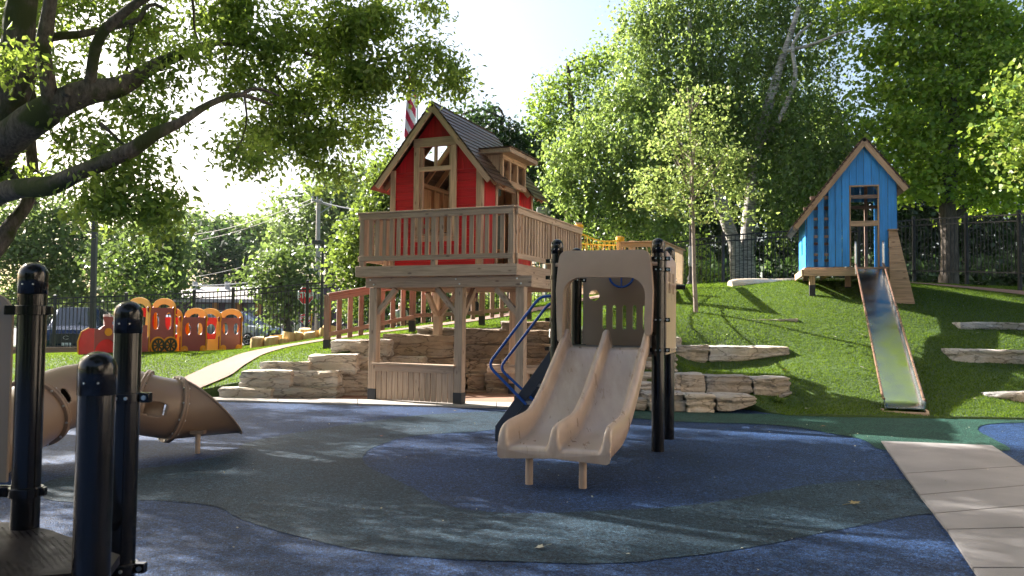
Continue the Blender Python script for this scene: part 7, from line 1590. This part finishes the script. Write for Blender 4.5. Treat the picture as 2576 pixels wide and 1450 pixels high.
# far wood that closes the horizon, one mass
pb_ = []
for i in range(46):
    x = -95+i*3.6; Y = 108+8*math.sin(i*1.7); hgt = 4.2+1.6*math.sin(i*.9)+1.1*math.sin(i*2.3)
    p_, _ = clumps((x, Y, hgt*.5), (3.6, 3, hgt*.62), 2600, 16, .7); pb_.append(p_)
V = leafquads(np.vstack(pb_), .7, .6, .2); me = npmesh('distant_woods', V, np.arange(len(V)).reshape(-1, 4), 'lf_far', 4); o = bpy.data.objects.new('distant_woods', me); COL.objects.link(o); tag(o, 'far low band of green woods along the horizon', 'woods', kind='stuff')
# unseen trees added behind the viewer to cut sky fill and reflections
for i, (x, y, hh, lab) in enumerate([(-9, -9, 6.5, 'unseen dark tree added behind the viewer at the left'), (-2.5, -12, 7, 'unseen dark tree added behind the viewer in the middle'), (4, -10, 6.5, 'unseen dark tree added behind the viewer at the right')]):
    tree('oak_tree', lab, 'tree', [([(x, y, 0), (x, y, hh*.4), (x+.2, y, hh*.8)], [.3, .25, .1])], [((x, y, hh*.62), (3.6, 2.6, hh*.42), 1), ((x+1, y, hh*.25), (3, 2, hh*.25), 1)], .4, 110, 'lf_dark', per=20, sig=.5, asp=.6)
tree('oak_tree', 'unseen high tree added to block sky light, rooted behind the viewer at the right', 'tree', [([(6.5, -4, 0), (6.4, -3.6, 3), (5.5, -1.5, 6.5), (4, 2, 8.6)], [.4, .32, .22, .1])], [((2, 2.6, 9.2), (3, 2.8, 1.3), 1), ((5.6, 4.6, 9.2), (2.8, 2.6, 1.2), 1), ((-1.6, 3.6, 8.8), (2.6, 2.6, 1.2), 1), ((2.6, 6.2, 9.6), (2.8, 2.2, 1.1), 1), ((7.5, 1, 8.6), (2.8, 2.6, 1.4), 1), ((8.2, 6, 9.2), (2.6, 2.2, 1.2), 1), ((-4, .5, 8.2), (2.8, 2.6, 1.4), 1), ((1, -2, 8.6), (3.2, 2.8, 1.5), 1)], .3, 200, 'lf_dark', 'bark2', per=24, sig=.35, asp=.6)  # unseen canopy added overhead to keep sky light off the floor
# ---- fallen leaves
def fallen(x, y, z, s, mat, label, tilt=0.25):
    k = [(0, -.15), (.12, -.05), (.42, -.12), (.36, .1), (.55, .3), (.3, .34), (.22, .5), (.12, .42), (0, .75), (-.12, .42), (-.22, .5), (-.3, .34), (-.55, .3), (-.36, .1), (-.42, -.12), (-.12, -.05)]
    a = rnd.uniform(0, 6.28); vs = [(0, .12, .0)]+[(p[0], p[1], .10*abs(p[0])+rnd.uniform(0, .06)) for p in k]; n = len(k)
    Tm = Matrix.Translation((x, y, z+.012)) @ Matrix.Rotation(a, 4, 'Z') @ Matrix.Rotation(rnd.uniform(-tilt, tilt), 4, 'X') @ Matrix.Scale(s, 4)
    mb = MB(); mb.add(vs, [(0, i+1, (i+1) % n+1) for i in range(n)], None, False, Tm); mb.tube([Tm @ Vector((0, -.12, .0)), Tm @ Vector((.05, -.5, .03)), Tm @ Vector((.02, -.85, .02))], .02*s, 4)
    one('fallen_leaf', mb, mat, label, 'leaf', (x, y, z), 'fallen leaves', recalc=False)
for px, py, s, mt, lab in [(2144, 1272, .10, 'lf_fallen', 'yellow green maple leaf lying on the grey green band left of the concrete walk'), (1364, 1382, .07, 'lf_fallen_pale', 'pale leaf lying on the grey green band near the bottom of the view'), (1560+20, 1400, .03, 'lf_fallen_pale', 'tiny pale leaf scrap on the blue rubber near the bottom'), (905, 1024, .05, 'lf_fallen_red', 'brown leaf at the edge of the pale slab left of the counter'), (1145, 1036, .045, 'lf_fallen', 'small yellow leaf just in front of the pale slab below the playhouse'), (960, 1100, .04, 'lf_fallen_red', 'little brown leaf on the rubber between the tube slide and the double slide'), (2070, 1075, .06, 'lf_fallen_red', 'thin dark leaf on the green rubber left of the steel slide foot')]:
    g = G(px, py); fallen(g.x, g.y, .004, s, mt, lab)
def onhill(px, py):
    for i in range(400):
        Y = 12+i*.03; p = P(px, py, Y)
        if p.z <= h1(p.x, Y): return p.x, Y, h1(p.x, Y)
    return p.x, Y, h1(p.x, Y)
for px, py, s, mt, lab in [(2168, 1343/1.0*0+848, .11, 'lf_fallen_pale', 'large whitish curled leaf on the turf left of the steel slide'), (2100, 853, .06, 'lf_fallen_pale', 'small whitish leaf left of the large curled one'), (2193, 816, .07, 'lf_fallen_pale', 'pale leaf high on the turf beside the left edge of the steel slide'), (2170, 932, .08, 'lf_fallen_pale', 'white leaf at mid height left of the steel slide'), (2035, 888, .05, 'lf_fallen_red', 'reddish leaf above the right end of the upper grey stone row'), (1975, 936, .06, 'lf_fallen_red', 'dark red leaf between the two grey stone rows'), (2455, 1010, .07, 'lf_fallen_pale', 'pale leaf below the lowest right stone step'), (2460, 843, .05, 'lf_fallen_pale', 'pale leaf just under the uppermost right stone step'), (1828, 848, .05, 'lf_fallen_pale', 'pale leaf above the gap in the upper grey stone row'), (1790, 828, .04, 'lf_fallen_pale', 'tiny pale leaf left of the thin stone step'), (2030, 1035, .06, 'lf_fallen_pale', 'pale leaf in the lower turf near the rubber edge'), (2330, 805, .05, 'lf_fallen', 'yellowish leaf right of the steel slide at upper height'), (560, 980, .08, 'lf_fallen_pale', 'cluster like pale leaf on the turf left of the rounded sunlit stone'), (430, 950, .05, 'lf_fallen_pale', 'pale leaf on the lawn in front of the train carriages')]:
    x, y, z = onhill(px, py); fallen(x, y, z+.03, s, mt, lab, .5)
print('TREES', TREES, sum(t[1] for t in TREES))

# ---- tiny dry bits of leaf and grit on the rubber and turf
n = 220; x = np.concatenate([RS.uniform(-5, 8, n), RS.uniform(3.5, 11, 160), RS.uniform(-8, -4, 60)]); y = np.concatenate([RS.uniform(3.2, 13, n)**1.0, RS.uniform(12.6, 20, 160), RS.uniform(14.5, 18, 60)])
z = np.concatenate([np.full(n, .02), H(x[n:], y[n:])+.03]); V = leafquads(np.stack([x, y, z], 1), .019, .6, 0, .3); V[:, 2] = np.maximum(V[:, 2], .016)
me = npmesh('leaf_litter', V, np.arange(len(V)).reshape(-1, 4), 'lf_fallen_pale', 4); o = bpy.data.objects.new('leaf_litter', me); COL.objects.link(o); tag(o, 'tiny dry leaf scraps scattered over the rubber and the turf', 'leaf litter', kind='stuff')
# ---- hazy air
hz = MB().box((-150, -30, -1.2), (120, 140, 32)).build('haze', 'lawn'); hz.data.materials.clear()
hm = bpy.data.materials.new('hazy_air'); hm.use_nodes = True; hn = hm.node_tree; hn.nodes.clear(); ho = hn.nodes.new('ShaderNodeOutputMaterial'); hv = hn.nodes.new('ShaderNodeVolumePrincipled')
hv.inputs['Color'].default_value = (.9, .95, 1, 1); hv.inputs['Density'].default_value = .00013; hv.inputs['Anisotropy'].default_value = .0; hn.links.new(hv.outputs[0], ho.inputs['Volume']); hz.data.materials.append(hm); tag(hz, kind='stuff')
